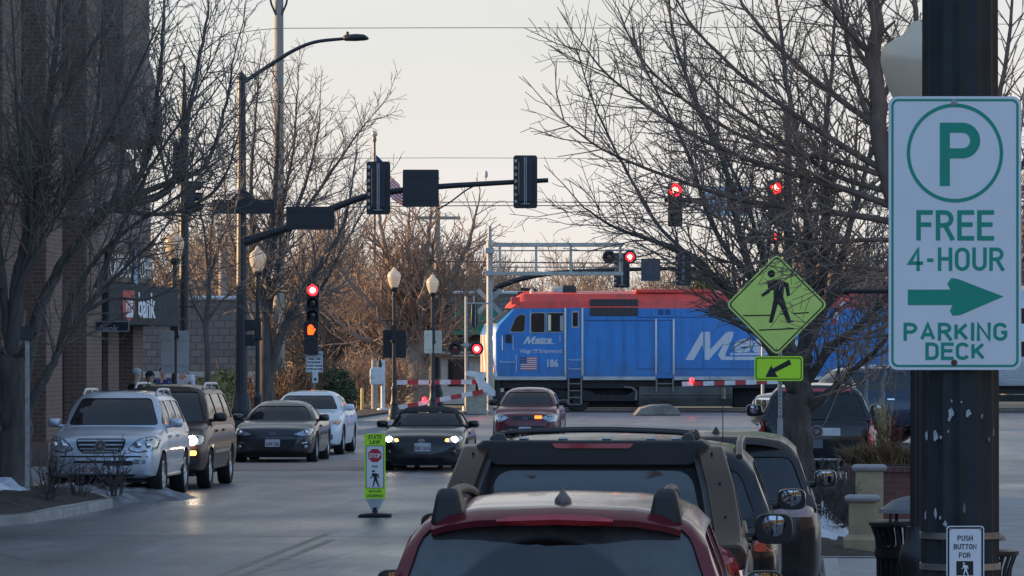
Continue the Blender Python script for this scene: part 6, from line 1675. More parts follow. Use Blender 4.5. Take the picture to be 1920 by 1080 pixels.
for sx in ('left', 'right'):
    mb = MB(); sk.patch(mb, [(I['y'](1.5), .60), (I['y'](3.6), .60), (I['y'](3.6), .65), (I['y'](1.5), .65)], sx, .012, 0, .2, .02); mb.build('side_strip', m_rim, t)
# --- dark grey coupe
P_coupe = paint('dark_grey_paint', (.035, .037, .042), .45, .3)
S = dict(L=4.24, W=1.78, H=1.285, belt=.87, hf=.735, cowl=.88, cy=1.30, rf=2.05, rr=2.95, rb=3.85, deck=.93, wbase=2.57, fo=.84, r=.315, zb=.17, bp=[2.75], wr=.56, wb=.79, tail=.93, mirmat=P_coupe, mz=.07, aoff=.30, rw=(.98, 1.18), sglass=m_glass, rglass=m_glass, seath=.24, nose=.33, doff=.30, z2r=1.08, stop=.115)
t, sk, I = car('parked_car', 'low dark grey sports coupe parked before the white sedan', 'car', -11.05, 105 + 2.12, False, S, P_coupe, 'cars along the left kerb')
lay(t, sk, 'headlight', roundpoly([(.44, .60), (.62, .575), (.80, .60), (.83, .72), (.76, .735), (.62, .67)], .03), 'front', m_lens, .008, True)
for sx in (-1, 1): lamp_disc(t, sk, 'reflector', sx * .70, .645, .05, m_chrome, True, .016)
lay(t, sk, 'grille', roundpoly([(-.52, .50), (.52, .50), (.40, .25), (-.40, .25)], .04), 'front', m_black, .008)
for sx in (-1, 1):
    lay(t, sk, 'fog_recess', roundpoly([(sx * .60, .43), (sx * .80, .44), (sx * .80, .30), (sx * .62, .29)][::sx], .03), 'front', m_black, .006)
    lamp_disc(t, sk, 'fog_lamp', sx * .70, .345, .04, m_lens, True, .02)
    lay(t, sk, 'daytime_lamp', roundpoly([(sx * .60, .415), (sx * .80, .43), (sx * .80, .445), (sx * .61, .435)][::sx], .008), 'front', m_chrome, .012)
lay(t, sk, 'chin_spoiler', roundpoly([(-.74, .245), (.74, .245), (.72, .205), (-.72, .205)], .015), 'front', m_blackp, .015)
h, _ = sk.hit('front', 0, .63); mb = MB(Matrix.Translation((0, h.y + .012, .625)) @ FRT); mb.ring(circ(.07, 20, 0, 0, .032), circ(.058, 20, 0, 0, .022), .004); mb.prism(circ(.066, 20, 0, 0, .028), -.01, .001, 1); mb.build('emblem', [m_chrome, pm('emblem_blue', (.05, .08, .2), .3)], t)
plate(t, sk, 0, .42, 'AS9 128', yoff=.035)
door_lines(t, sk, (I['y'](1.55), I['y'](2.75)), .30, .84, .76, P_coupe)
# --- white sedan
P_white = paint('white_paint', (.70, .72, .75), 0, .35)
S = dict(L=4.73, W=1.84, H=1.44, belt=.98, hf=.80, cowl=.99, cy=1.30, rf=2.10, rr=3.35, rb=4.1, deck=1.05, wbase=2.71, fo=.95, r=.33, zb=.19, bp=[2.75], wr=.60, wb=.82, tail=1.05, mz=.09, aoff=.28, rw=(1.10, 1.32), rglass=m_glassd, doff=.16, z2r=1.24, stop=.125, nsp=7)
t, sk, I = car('parked_car', 'white sedan parked at the corner behind the dark coupe', 'car', -11.25, 113.0 + 2.36, False, S, P_white, 'cars along the left kerb')
lay(t, sk, 'headlight', roundpoly([(.46, .70), (.82, .68), (.86, .775), (.80, .795), (.50, .765)], .02), 'front', m_lens, .008, True)
for sx in (-1, 1): lamp_disc(t, sk, 'reflector', sx * .62, .725, .035, m_chrome, True, .016); lay(t, sk, 'indicator', roundpoly([(sx * .74, .70), (sx * .83, .70), (sx * .84, .765), (sx * .75, .76)][::sx], .015), 'front', pm('amber_lens_%d' % sx, (.55, .16, .03), .2, var=0), .014)
lay(t, sk, 'grille', roundpoly([(-.36, .78), (.36, .78), (.28, .60), (-.28, .60)], .03), 'front', m_black, .008)
lay(t, sk, 'fog_recess', roundpoly([(.56, .47), (.72, .47), (.72, .35), (.56, .35)], .02), 'front', m_black, .008, True)
lay(t, sk, 'bumper_intake', roundpoly([(-.44, .42), (.44, .42), (.40, .27), (-.40, .27)], .04), 'front', m_black, .008)
plate(t, sk, 0, .50, '')
door_lines(t, sk, (I['y'](1.6), I['y'](2.75), I['y'](3.6)), .32, .94, .86, P_white)
lay(t, sk, 'sunroof', [(-.40, I['y'](2.30)), (.40, I['y'](2.30)), (.40, I['y'](2.8)), (-.40, I['y'](2.8))], 'top', m_darkglass, .004, skirt=0)
# --- black roadster with lamps on
P_black = paint('black_paint', (.010, .010, .012), .1, .28)
m_soft = pm('soft_top', (.012, .012, .013), .85, var=.2, scale=10)
S = dict(ctrl=[(.77, .81), (.46, 1.06), (.14, 1.19), (-.06, 1.232), (-.25, 1.245), (-.45, 1.215), (-.60, 1.15), (-.85, .99), (-1.05, .85)], L=4.0, W=1.72, H=1.245, belt=.84, hf=.70, cowl=.86, cy=1.25, rf=1.88, rr=2.5, rb=3.05, deck=.88, wbase=2.33, fo=.80, r=.305, zb=.16, bp=[], wr=.58, wb=.77, tail=.84, mirmat=P_black, mz=.07, aoff=.26, rw=(.93, 1.13), rglass=m_glass, sglass=m_glass, roofmat=m_soft, seath=.20, nose=.33, apil=.07, doff=.55, stop=.12, dpil=.12, cf=.26, seat=.0)
t, sk, I = car('roadster', 'small black roadster with glowing headlights driving towards us', 'car', -7.35, 97.7 + 2.0, False, S, P_black)
ROAD_T = t
lay(t, sk, 'headlight', roundpoly([(.42, .585), (.60, .56), (.76, .58), (.79, .67), (.70, .69), (.52, .65)], .04), 'front', m_lens, .008, True)
for sx in (-1, 1):
    lamp_disc(t, sk, 'headlight_lamp', sx * .645, .625, .062, m_head, True, .02)
    lamp_disc(t, sk, 'indicator', sx * .50, .610, .035, m_amber, True, .016)
    lay(t, sk, 'fog_recess', roundpoly([(sx * .56, .42), (sx * .72, .43), (sx * .71, .31), (sx * .58, .31)][::sx], .04), 'front', m_black, .006); lamp_disc(t, sk, 'fog_lamp', sx * .64, .37, .045, m_off, True, .014)
lay(t, sk, 'grille', roundpoly([(-.36, .33), (.36, .33), (.48, .22), (-.48, .22)], .04), 'front', m_black, .008)
h, _ = sk.hit('front', 0, .59); mb = MB(Matrix.Translation((0, h.y + .012, .595)) @ FRT); mb.ring(circ(.062, 24, 0, 0, .042), circ(.052, 24, 0, 0, .033), .004); mb.stroke([(-.048, .012), (-.02, .014), (0, -.014), (.02, .014), (.048, .012)], .012, .005); mb.build('emblem', m_chrome, t)
plate(t, sk, -.02, .475, 'S30 1616', yoff=.035, w=.32, h=.165)
door_lines(t, sk, (I['y'](1.5), I['y'](2.6)), .28, .80, .72, P_black)
# --- maroon hatchback, facing us, in front of the locomotive
P_mar = paint('maroon_paint', (.13, .014, .026), .25, .3)
S = dict(L=4.3, W=1.70, H=1.43, belt=.97, hf=.80, cowl=.98, cy=1.12, rf=1.85, rr=3.35, rb=4.0, deck=1.0, wbase=2.62, fo=.86, r=.305, zb=.19, bp=[2.55], wr=.56, wb=.76, tail=.98, mirmat=m_blackp, aoff=.25, rw=(1.06, 1.30), rglass=m_glass, sglass=m_glass, doff=.18, nose=.33)
t, sk, I = car('maroon_car', 'maroon compact car facing us in front of the blue locomotive', 'car', -6.75, 124 + 2.15, False, S, P_mar)
MAR_T = t
lay(t, sk, 'headlight', roundpoly([(.40, .70), (.60, .60), (.78, .61), (.80, .74), (.72, .80), (.55, .76)], .03), 'front', m_lens, .008, True)
lay(t, sk, 'grille', roundpoly([(-.34, .74), (.34, .74), (.28, .64), (-.28, .64)], .04), 'front', m_black, .008)
h, _ = sk.hit('front', 0, .69); mb = MB(Matrix.Translation((0, h.y + .02, .69)) @ FRT); mb.ring(circ(.075, 20, 0, 0, .032), circ(.066, 20, 0, 0, .024), .004); mb.prism(circ(.07, 20, 0, 0, .028), -.01, .001, 1); mb.build('emblem', [m_chrome, bpy.data.materials['emblem_blue']], t)
lay(t, sk, 'indicator', roundpoly([(-.42, .675), (-.24, .675), (-.24, .745), (-.42, .745)], .02), 'front', pm('orange_glow', (.6, .15, .02), .3, var=0, emit=(1, .13, .01), es=2.2), .02)
plate(t, sk, 0, .40, '')
lay(t, sk, 'bumper_intake', roundpoly([(-.5, .50), (.5, .50), (.45, .34), (-.45, .34)], .04), 'front', m_black, .006)
door_lines(t, sk, (I['y'](1.5), I['y'](2.55), I['y'](3.4)), .32, .93, .85, P_mar)
lay(t, sk, 'hood_scoop', roundpoly([(-.2, I['y'](.85)), (.2, I['y'](.85)), (.2, I['y'](.90)), (-.2, I['y'](.90))], .01), 'top', m_black, .006, skirt=.01)

def wiped_glass():
    m = glassm('tinted_rear_glass', (.07, .08, .085), 1.2, .02, .06); t = m.node_tree
    mix = [n for n in t.nodes if n.type == 'MIX_SHADER' and n.inputs[2].links and n.inputs[2].links[0].from_node.type == 'BSDF_DIFFUSE'][0]
    tc = t.nodes.new('ShaderNodeTexCoord'); mp = t.nodes.new('ShaderNodeMapping'); mp.inputs['Location'].default_value = (.05, 0, -.95); mp.inputs['Scale'].default_value = (1, 0, 1)
    ln = t.nodes.new('ShaderNodeVectorMath'); ln.operation = 'LENGTH'; t.links.new(tc.outputs['Object'], mp.inputs['Vector']); t.links.new(mp.outputs[0], ln.inputs[0])
    n = noise(t, 4, 6, rough=.65); k = ramp(t, ln.outputs['Value'], .50, .53, .10, 1.0)      # the wiper has cleared a fan in the salt film
    mu = t.nodes.new('ShaderNodeMath'); mu.operation = 'MULTIPLY'; t.links.new(k, mu.inputs[0]); t.links.new(ramp(t, n.outputs['Fac'], .3, .7, .10, .24), mu.inputs[1])
    t.links.new(mu.outputs[0], mix.inputs[0]); return m
# --- red suv, nearest, seen from behind
P_red = paint('red_paint_metallic', (.145, .010, .016), .35, .26)
S = dict(L=4.58, W=1.78, H=1.625, belt=1.07, hf=.95, cowl=1.08, cy=1.2, rf=1.95, rr=4.25, rb=4.53, wbase=2.71, fo=.9, r=.35, zb=.27, bp=[2.6, 3.55], wr=.665, wb=.835, tail=1.06, rw=(1.10, 1.525), dpil=.055, mirmat=m_blackp, cr=.16, rwr=.11, rglass=wiped_glass(), mw=.10, mh=.085, mz=.04)
t, sk, I = car('red_suv', 'nearest car, dark red suv seen from behind with thick black roof rail feet', 'car', -1.15, 23.55 + 2.29, True, S, P_red)
RED = (t, sk, I, S)
# spoiler lip with high brake light
yy = I['yrr']
mb = MB(); n = 16; P0 = []; 
secs = []
for i in range(n + 1):
    x = -.60 + 1.20 * i / n; h, _ = sk.hit('top', x, yy + .05); e = 1 - abs(2 * i / n - 1) ** 6; bow = .13 * (x / .6) ** 2
    zt = h.z + .006
    secs.append([(x, yy + .14 + bow, zt + .004), (x, yy - .10 + bow, zt - .000), (x, yy - .17 + bow, zt - .045), (x, yy - .165 + bow, zt - .075), (x, yy - .02 + bow, zt - .085), (x, yy + .10 + bow, zt - .05)])
mb.loft(secs); sp = mb.build('spoiler', P_red, t, ang=45)
mb = MB(); secs = []
for i in range(9):
    x = -.28 + .56 * i / 8; h, _ = sk.hit('top', x, yy + .05); bow = .13 * (x / .6) ** 2; zt = h.z + .006; k = .026 * (1 - abs(i / 4 - 1) ** 4 * .6)
    secs.append([(x, yy - .174 + bow, zt - .052 + k), (x, yy - .190 + bow, zt - .052), (x, yy - .174 + bow, zt - .052 - k), (x, yy - .10 + bow, zt - .052 - k), (x, yy - .10 + bow, zt - .052 + k)])
mb.loft(secs); mb.build('brake_light', m_redlens, sp)
# roof rails: chunky black feet, slim bar
for sx in (-1, 1):
    P = []; xx = .525
    for i in range(9):
        y0 = yy + .02 + (I['yrf'] - .25 - yy - .02) * i / 8; h, _ = sk.hit('top', sx * xx, y0); P.append(Vector((sx * xx, y0, h.z + .075 - .055 * (i / 8) ** 2)))
    mb = MB(); mb.tube(smooth_line(P, 2), .026, 8); r_ = mb.build('roof_rail', m_blackp, t, ang=50)
    for y0, dirn in ((yy + .05, 1),):
        h, _ = sk.hit('top', sx * xx, y0); mb = MB()
        hh = .135 if dirn > 0 else .10
        prof = [(y0 - .06 * dirn, h.z - .045), (y0 - .05 * dirn, h.z + hh * .82), (y0 - .01 * dirn, h.z + hh), (y0 + .16 * dirn, h.z + hh * .95), (y0 + .26 * dirn, h.z + hh * .55), (y0 + .42 * dirn, h.z - .03)]
        mb.loft([[(sx * (xx + q), p, z) for p, z in prof] for q in (-.085, .085)]); mb.v = [Vector((v.x + (sx * xx - v.x) * max(0, min(.45, (v.z - h.z) * 3.2)), v.y, v.z)) for v in mb.v]; mb.build('rail_foot', m_blackp, t, bevel=.022, ang=25, seg=3)
h, _ = sk.hit('top', 0.02, yy + .30)
mb = MB(); z = h.z; mb.loft([[(0.02 + w * math.cos(a), yy + .30 + o + w * 1.6 * math.sin(a), z - .005 + zz) for a in [2 * math.pi * i / 12 for i in range(12)]] for w, zz, o in ((.044, 0, 0), (.040, .022, -.008), (.022, .045, -.02), (.007, .066, -.035), (.003, .078, -.04))]); mb.build('antenna_fin', pm('fin_grey', (.16, .14, .13), .4), t, ang=60)
mb = MB(); sk.patch(mb, [(-.56, yy + .33), (.56, yy + .33), (.56, yy + .338), (-.56, yy + .338)], 'top', .003, 0, .1, 0); mb.build('roof_seam', m_black, t)
lay(t, sk, 'tail_light', roundpoly([(.70, .88), (.88, .88), (.86, 1.16), (.76, 1.12)], .04), 'rear', m_redlens, .006, True)
door_lines(t, sk, (I['y'](1.5), I['y'](2.6), I['y'](3.5)), .40, 1.05, .95, P_red)
lay(t, sk, 'wiper', roundpoly([(-.04, 1.12), (.42, 1.17), (.42, 1.185), (-.04, 1.145)], .006), 'rear', m_black, .01)
plate(t, sk, 0, .80, '', False)
mb = MB(); mb.bx(-.55, .55, -1.35, -1.15, 1.10, 1.30); mb.loft([[(x, -1.3 + e, z) for x, z in roundpoly([(-.62, 1.1), (.62, 1.1), (.55, 1.34), (-.55, 1.34)], .1)] for e in (0, .12)]); mb.build('rear_seat', m_seat, t, bevel=.03)

# --- brown sport utility truck
P_brown = paint('bronze_paint', (.060, .036, .023), .2, .36, coat=.35)
m_clad = pm('grey_cladding', (.075, .075, .078), .6, var=.2)
S = dict(L=5.6, W=2.0, H=1.80, belt=1.16, hf=1.08, cowl=1.18, cy=1.35, rf=2.0, rr=3.92, rb=4.02, deck=1.16, wbase=3.3, fo=.98, r=.39, zb=.36, tw=.27, bp=[2.7], wr=.79, wb=.94, tail=1.18, rw=(1.24, 1.62), dpil=.13, rwr=.12, mirmat=m_blackp, mw=.13, mh=.105, mz=.0, cr=.02, rglass=glassm('greenish_glass', (.30, .38, .33), 1.12, .02, .10), doff=.16, zt=1)
t, sk, I = car('pickup_truck', 'brown pickup truck with sail panels and roof rack, ahead of the red suv', 'car', -1.28, 29.85 + 2.8, True, S, P_brown)
yr = I['yrr']; tail_y = -2.8
for sx in (-1, 1):
    mb = MB()
    prof = [(yr + .10, 1.74), (yr - .04, 1.772), (yr - .16, 1.75), (yr - .50, 1.53), (yr - .90, 1.27), (yr - 1.12, 1.185), (yr + .10, 1.17)]
    def xo(z): f_ = max(0, min(1, (z - 1.16) / .64)); return .805 + .145 * (1 - f_ ** 1.8)
    mb.loft([[(sx * (xo(z) - q), y0, z) for y0, z in prof] for q in (.0, .03, .15, .17)]); mb.build('sail_panel', P_brown, t, ang=25, bevel=.012)
    mb = MB(); p2 = [(yr - .02, 1.70), (yr - .15, 1.685), (yr - .44, 1.50), (yr - .80, 1.27), (yr - .02, 1.20)]
    mb.loft([[(sx * (xo(z) - q), y0, z) for y0, z in p2] for q in (.172, .21)]); mb.build('sail_lining', m_clad, t)
    mb = MB()
    for y0, z in ((yr - .22, 1.70), (yr - .50, 1.52), (yr - .80, 1.32)): mb.ball((sx * (xo(z) - .09), y0, z + .018), .009, 8)
    mb.build('bolt', m_black, t)
    mb = MB(); mb.loft([[(sx * x, y0, z) for x, z in ((.98, 1.04), (.985, 1.15), (.95, 1.195), (.80, 1.195), (.78, 1.04))] for y0 in (yr - .1, tail_y + .3, tail_y + .14)]); mb.build('bed_rail', P_brown, t, bevel=.02)
    mb = MB(); sk.patch(mb, roundpoly([(sx * .80, .86), (sx * .985, .86), (sx * .985, 1.18), (sx * .82, 1.18)][::sx], .03), 'rear', .012, 0, .06, .04); mb.build('tail_light', m_redlens, t)
    mb = MB(); sk.patch(mb, roundpoly([(tail_y + .08, .86), (tail_y + .30, .90), (tail_y + .26, 1.16), (tail_y + .08, 1.18)], .03), 'right' if sx > 0 else 'left', .012, 0, .06, .04); mb.build('tail_light', m_redlens, t)
mb = MB(); mb.loft([[(x * k, y0, z) for x, z in ((-.70, 1.795), (.70, 1.795), (.745, 1.765), (.745, 1.69), (.62, 1.635), (-.62, 1.635), (-.745, 1.69), (-.745, 1.765))] for y0, k in ((yr + .12, .98), (yr - .10, 1.0), (yr - .16, .98))]); mb.build('roof_header', pm('header_dark', (.022, .021, .021), .55), t, bevel=.012)
mb = MB(); mb.bx(-.72, .72, yr - .02, yr + .05, 1.23, 1.68); 
mb = MB(); mb.ring(roundpoly([(-.82, 1.19), (.82, 1.19), (.72, 1.67), (-.72, 1.67)], .06), roundpoly([(-.69, 1.25), (.69, 1.25), (.62, 1.605), (-.62, 1.605)], .11)); mb.v = [Vector((v.x, yr - .045, v.y)) for v in mb.v]; mb.build('window_surround', m_black, t, clean=False)
mb = MB(FACE); mb.prism(roundpoly([(-.26, 1.778), (.26, 1.778), (.235, 1.748), (-.235, 1.748)], .012), -(yr - .155) - 0.0, -(yr - .172)); mb.build('brake_light', m_redlens, t)
mb = MB(); mb.bx(-.79, .79, tail_y + .16, yr - .05, 1.14, 1.17); mb.build('bed_cover', m_clad, t)
# roof rack bars
for sx in (-1, 1):
    mb = MB(); P = [Vector((sx * .60, yr - .02 + 1.6 * i / 6, 1.785 + (.045 if 0 < i < 6 else .02))) for i in range(7)]; mb.tube(smooth_line(P, 3), .016, 8); mb.build('roof_rail', m_black, t, ang=50)
    for y0 in (yr + .02, yr + 1.58):
        mb = MB(); mb.loft([[(sx * .60 + q * .05 * k, y0 + e * .09 * k, 1.785 + z) for q, e in ((-1, -1), (1, -1), (1, 1), (-1, 1))] for z, k in ((0, 1.0), (.03, .8), (.055, .55))]); mb.build('rail_foot', m_blackp, t, bevel=.012)
for y0, z in ((yr + .12, 1.838), (yr + .55, 1.842)):
    mb = MB(); mb.tube(smooth_line([(-.66, y0, z - .045), (-.60, y0, z - .005), (-.3, y0, z + .012), (0, y0, z + .018), (.3, y0, z + .012), (.60, y0, z - .005), (.66, y0, z - .045)], 3), .014, 8); mb.build('cross_bar', m_black, t, ang=50)
for x in (-.45, -.2, .08, .36, .52):
    mb = MB(); mb.bx(x - .03, x + .03, yr + .05, yr + .22, 1.795, 1.812); mb.build('roof_clip', m_rim, t, bevel=.008)
door_lines(t, sk, (I['y'](1.6), I['y'](2.7), I['y'](3.8)), .5, 1.18, 1.08, P_brown)

# --- dark suv, mostly hidden ahead of the truck
P_dk = paint('charcoal_paint', (.016, .016, .018), .2, .28, coat=.5)
S = dict(L=4.6, W=1.83, H=1.66, belt=1.08, hf=.95, cowl=1.08, cy=1.2, rf=1.95, rr=4.2, rb=4.5, wbase=2.7, fo=.9, r=.35, zb=.27, bp=[2.6, 3.5], wr=.645, wb=.845, tail=1.06, rw=(1.12, 1.48), mw=.115, mh=.085)
t, sk, I = car('dark_suv', 'dark suv with chrome rail, almost hidden ahead of the brown pickup', 'car', -1.02, 36.7 + 2.3, True, S, P_dk)
for sx in (-1, 1):
    P = []
    for i in range(9):
        y0 = I['yrr'] + .05 + 1.9 * i / 8; h, _ = sk.hit('top', sx * .60, y0); P.append((sx * .60, y0, h.z + (.075 if 0 < i < 8 else 0)))
    mb = MB(); mb.tube(smooth_line(P, 3), .028, 8); mb.build('roof_rail', pm('rail_bronze', (.20, .17, .14), .4, .5), t, ang=50)
lay(t, sk, 'tail_light', roundpoly([(.70, .88), (.88, .88), (.86, 1.10), (.76, 1.10)], .04), 'rear', m_redlens, .006, True)
door_lines(t, sk, (I['y'](1.5), I['y'](2.6), I['y'](3.5)), .40, 1.05, .95, m_chrome)
for ax in ('left', 'right'):
    mb = MB(); sk.patch(mb, [(I['y'](1.75), 1.085), (I['y'](4.1), 1.085), (I['y'](4.1), 1.11), (I['y'](1.75), 1.11)], ax, .008, 0, .2, .01); mb.build('chrome_strip', m_chrome, t)
mb = MB(); h, _ = sk.hit('top', .45, I['yrf'] - .3); mb.lathe([(.012, 0), (.004, .04), (.0035, .45), (0, .46)], 6, c=(.45, I['yrf'] - .3, h.z)); mb.build('antenna', m_black, t)
# --- crossover with clear tail lights
P_cx = paint('graphite_paint', (.030, .028, .027), .3, .3, coat=.4)
S = dict(L=4.6, W=1.86, H=1.63, belt=1.05, hf=.93, cowl=1.05, cy=1.2, rf=1.95, rr=4.15, rb=4.5, wbase=2.66, fo=.92, r=.35, zb=.25, bp=[2.6, 3.5], wr=.66, wb=.85, tail=1.05, rw=(1.06, 1.44), cr=.20, mw=.105, mh=.085, mz=.13, dpil=.05)
t, sk, I = car('crossover', 'graphite crossover with shark fin aerial, ahead beside the bare shrubs', 'car', -.70, 43.0 + 2.3, True, S, P_cx)
yy = I['yrr']; h, _ = sk.hit('top', 0.0, yy + .45); z = h.z
mb = MB(); mb.loft([[(w * math.cos(a), yy + .45 + o + w * 2 * math.sin(a), z - .005 + zz) for a in [2 * math.pi * i / 10 for i in range(10)]] for w, zz, o in ((.04, 0, 0), (.03, .022, -.01), (.010, .052, -.03), (.003, .062, -.04))]); mb.build('antenna_fin', m_black, t, ang=60)
lay(t, sk, 'tail_light', roundpoly([(.46, .93), (.84, .92), (.85, .99), (.78, 1.02), (.50, 1.01)], .02), 'rear', pm('clear_tail', (.30, .19, .18), .12, var=.4, scale=12, coat=1), .014, True)
mb = MB(); secs = []
for i in range(13):
    x = -.60 + 1.2 * i / 12; h, _ = sk.hit('top', x, yy + .06); bow = .16 * (x / .6) ** 2; zt = h.z
    secs.append([(x, yy + .12 + bow, zt + .006), (x, yy - .12 + bow, zt - .012), (x, yy - .16 + bow, zt - .05), (x, yy + .02 + bow, zt - .07)])
mb.loft(secs); mb.build('spoiler', m_black, t, ang=45)
door_lines(t, sk, (I['y'](1.5), I['y'](2.6), I['y'](3.5)), .40, 1.02, .92, P_cx)
plate(t, sk, 0, .80, '', False)
# --- big black suv further on
P_esc = paint('gloss_black_paint', (.012, .013, .016), .2, .2)
S = dict(L=5.14, W=2.0, H=1.80, belt=1.22, hf=1.1, cowl=1.22, cy=1.25, rf=2.0, rr=4.85, rb=5.1, wbase=2.95, fo=.98, r=.40, zb=.38, tw=.27, bp=[2.7, 3.75], wr=.70, wb=.92, tail=1.2, rw=(1.22, 1.64), dpil=.07, mw=.14, mh=.11, rglass=glassm('dark_blue_glass', (.10, .125, .14)))
t, sk, I = car('black_suv', 'big black suv seen from behind beyond the right tree trunk', 'car', .36, 84 + 2.57, True, S, P_esc)
lay(t, sk, 'tail_light', roundpoly([(.84, .74), (.985, .74), (.985, 1.20), (.90, 1.22)], .03), 'rear', m_redlens, .02, True, lim=.1)
lay(t, sk, 'brake_light', rrect(1.15, .05, .02, 3, 0, 1.70), 'rear', m_redlens, .012)
lay(t, sk, 'trim_bar', rrect(.80, .13, .01, 3, 0, 1.00), 'rear', pm('bright_trim', (.6, .6, .6), .3, .5), .02)
h, _ = sk.hit('rear', 0, 1.0); mb = MB(Matrix.Translation((0, h.y - .03, 1.005)) @ FACE)
mb.ring(circ(.105, 28), circ(.085, 28), .012); mb.prism(circ(.1, 28), -.02, .004, 1)
mb.poly([(-.045, .035), (.045, .035), (.045, -.01), (0, -.05), (-.045, -.01)], .012); mb.poly([(-.038, .028), (0, .028), (0, -.005), (-.038, -.005)], .0135, 2); mb.poly([(0, -.005), (.030, -.005), (0, -.030)], .0135, 0)
mb.build('emblem', [m_chrome, pm('emblem_navy', (.03, .04, .08), .3), pm('emblem_red', (.3, .03, .04), .3)], t)
plate(t, sk, -.05, .80, '', False, col=pm('plate_shade', (.12, .135, .15), .5, var=.15))
rails(t, S, sk, I, m_chrome, I['y'](2.4), I['y'](4.7), .022, .07, .64)
door_lines(t, sk, (I['y'](1.6), I['y'](2.7), I['y'](3.75)), .5, 1.18, 1.05, m_chrome)
# --- dark blue suv turning towards us behind it, chrome grille to the left
P_blue = paint('navy_paint', (.020, .030, .055), .3, .22)
S = dict(L=5.3, W=2.0, H=1.95, belt=1.32, hf=1.26, cowl=1.36, cy=1.45, rf=2.15, rr=4.95, rb=5.2, wbase=3.13, fo=.97, r=.40, zb=.42, tw=.27, bp=[2.85, 3.95], wr=.72, wb=.92, tail=1.28, nose=.42, rglass=m_glassd, sglass=m_glassd)
t, sk, I = car('blue_suv', 'dark blue suv with chrome grille and roof rack, behind the black suv', 'car', 0, 127, False, S, P_blue, X=WX(1612, 127), rz=R(110))
g = lay(t, sk, 'grille', roundpoly([(-.62, 1.18), (.62, 1.18), (.50, .86), (-.50, .86)], .04), 'front', m_chrome, .01)
for sx in (-1, 1): lay(t, sk, 'grille_mesh', roundpoly([(sx * .20, 1.13), (sx * .54, 1.13), (sx * .45, .91), (sx * .26, .91)][::sx], .03), 'front', m_black, .02)
lay(t, sk, 'grille_mesh', roundpoly([(-.14, 1.13), (.14, 1.13), (.08, .91), (-.08, .91)], .03), 'front', m_black, .02)
h, _ = sk.hit('front', 0, 1.03); mb = MB(Matrix.Translation((0, h.y + .035, 1.03)) @ FRT); mb.ring(circ(.10, 24), circ(.08, 24), .01); mb.bx(-.12, .12, -.018, .018, .005, .014); mb.build('emblem', m_chrome, t)
lay(t, sk, 'headlight', roundpoly([(.64, .93), (.88, .95), (.90, 1.15), (.70, 1.18)], .03), 'front', m_lens, .012, True)
lay(t, sk, 'bumper', roundpoly([(-.90, .82), (.90, .82), (.88, .52), (-.88, .52)], .06), 'front', m_chrome, .03)
lay(t, sk, 'fog_lamp', roundpoly([(.58, .75), (.78, .75), (.78, .61), (.58, .61)], .03), 'front', pm('sunny_lens', (.6, .5, .3), .2, coat=1), .04, True)
lay(t, sk, 'bumper_intake', roundpoly([(-.45, .77), (.45, .77), (.40, .61), (-.40, .61)], .03), 'front', m_black, .04)
rails(t, S, sk, I, m_rim, I['y'](2.5), I['y'](4.8), .025, .08, .64)
door_lines(t, sk, (I['y'](1.65), I['y'](2.85), I['y'](3.95)), .5, 1.26, 1.14, m_chrome)
# ---------------------------------------------------------------- locomotive, side on; local x to the right along its length, y away, z up
YT = 194.0; ST_ = F / YT
def LX(px): return (px - 915) / ST_
def LZ(py): return HC - (py - HOR) / ST_
m_blue = pm('loco_blue', (.022, .195, .50), .42, var=.10, scale=1.2, coat=.25)
m_lred = pm('loco_red', (.78, .062, .038), .45, var=.10, scale=1.5, coat=.2)
m_grime = pm('running_gear', (.030, .027, .025), .8, var=.4, scale=3)
m_letter = pm('loco_lettering', (.56, .56, .58), .5, var=.06)
m_sill = pm('loco_sill', (.42, .41, .39), .55, var=.3, scale=1.5)
m_rod = pm('bright_handrail', (.70, .64, .52), .4, .05, var=.1)
def grimy(m, dirt, k):
    t = m.node_tree; b = t.nodes['Principled BSDF']; src = b.inputs['Base Color'].links[0].from_socket
    n = noise(t, 2.2, 6, mscale=(1.6, 1, .16), rough=.65); c = mixc(t, ramp(t, n.outputs['Fac'], .48, .72, 0, k), src, dirt)          # rain streaks
    sp = t.nodes.new('ShaderNodeSeparateXYZ'); tc = t.nodes.new('ShaderNodeTexCoord'); t.links.new(tc.outputs['Object'], sp.inputs[0])
    n2 = noise(t, 1.1, 6); mu = t.nodes.new('ShaderNodeMath'); mu.operation = 'MULTIPLY'
    t.links.new(ramp(t, sp.outputs[2], 1.3, 2.2, .55, 0), mu.inputs[0]); t.links.new(ramp(t, n2.outputs['Fac'], .35, .65, .2, 1), mu.inputs[1])   # brake dust thrown up along the sill
    t.links.new(mixc(t, mu.outputs[0], c, (.10, .085, .07)), b.inputs['Base Color'])
grimy(m_blue, (.03, .06, .12), .45); grimy(m_lred, (.12, .05, .04), .5)
LO = thing('locomotive', 'blue locomotive with red roof band and white lettering crossing the road', 'locomotive', (WX(915, YT), YT, 0))
XR = LX(1742)
def nose(y):       # how far the nose reaches forward at depth y
    f = abs(y - 1.55) / 1.55
    return -.62 * (1 - f ** 2.4)
ys = (0, .06, .2, .5, 1.0, 1.55, 2.1, 2.6, 2.9, 3.04, 3.1)
mb = MB(); rings = []
for y in ys:
    n = nose(y)
    rings.append([(XR, y, 1.30), (LX(935) + n, y, 1.30), (LX(931) + n, y, 1.62), (LX(930) + n, y, LZ(625)), (LX(936) + n * .97, y, LZ(610)), (LX(966) + n * .35, y, LZ(577)), (XR, y, LZ(577))])
mb.loft(rings); body = mb.build('body', m_blue, LO, ang=24, bevel=.03)
mb = MB(); rings = []
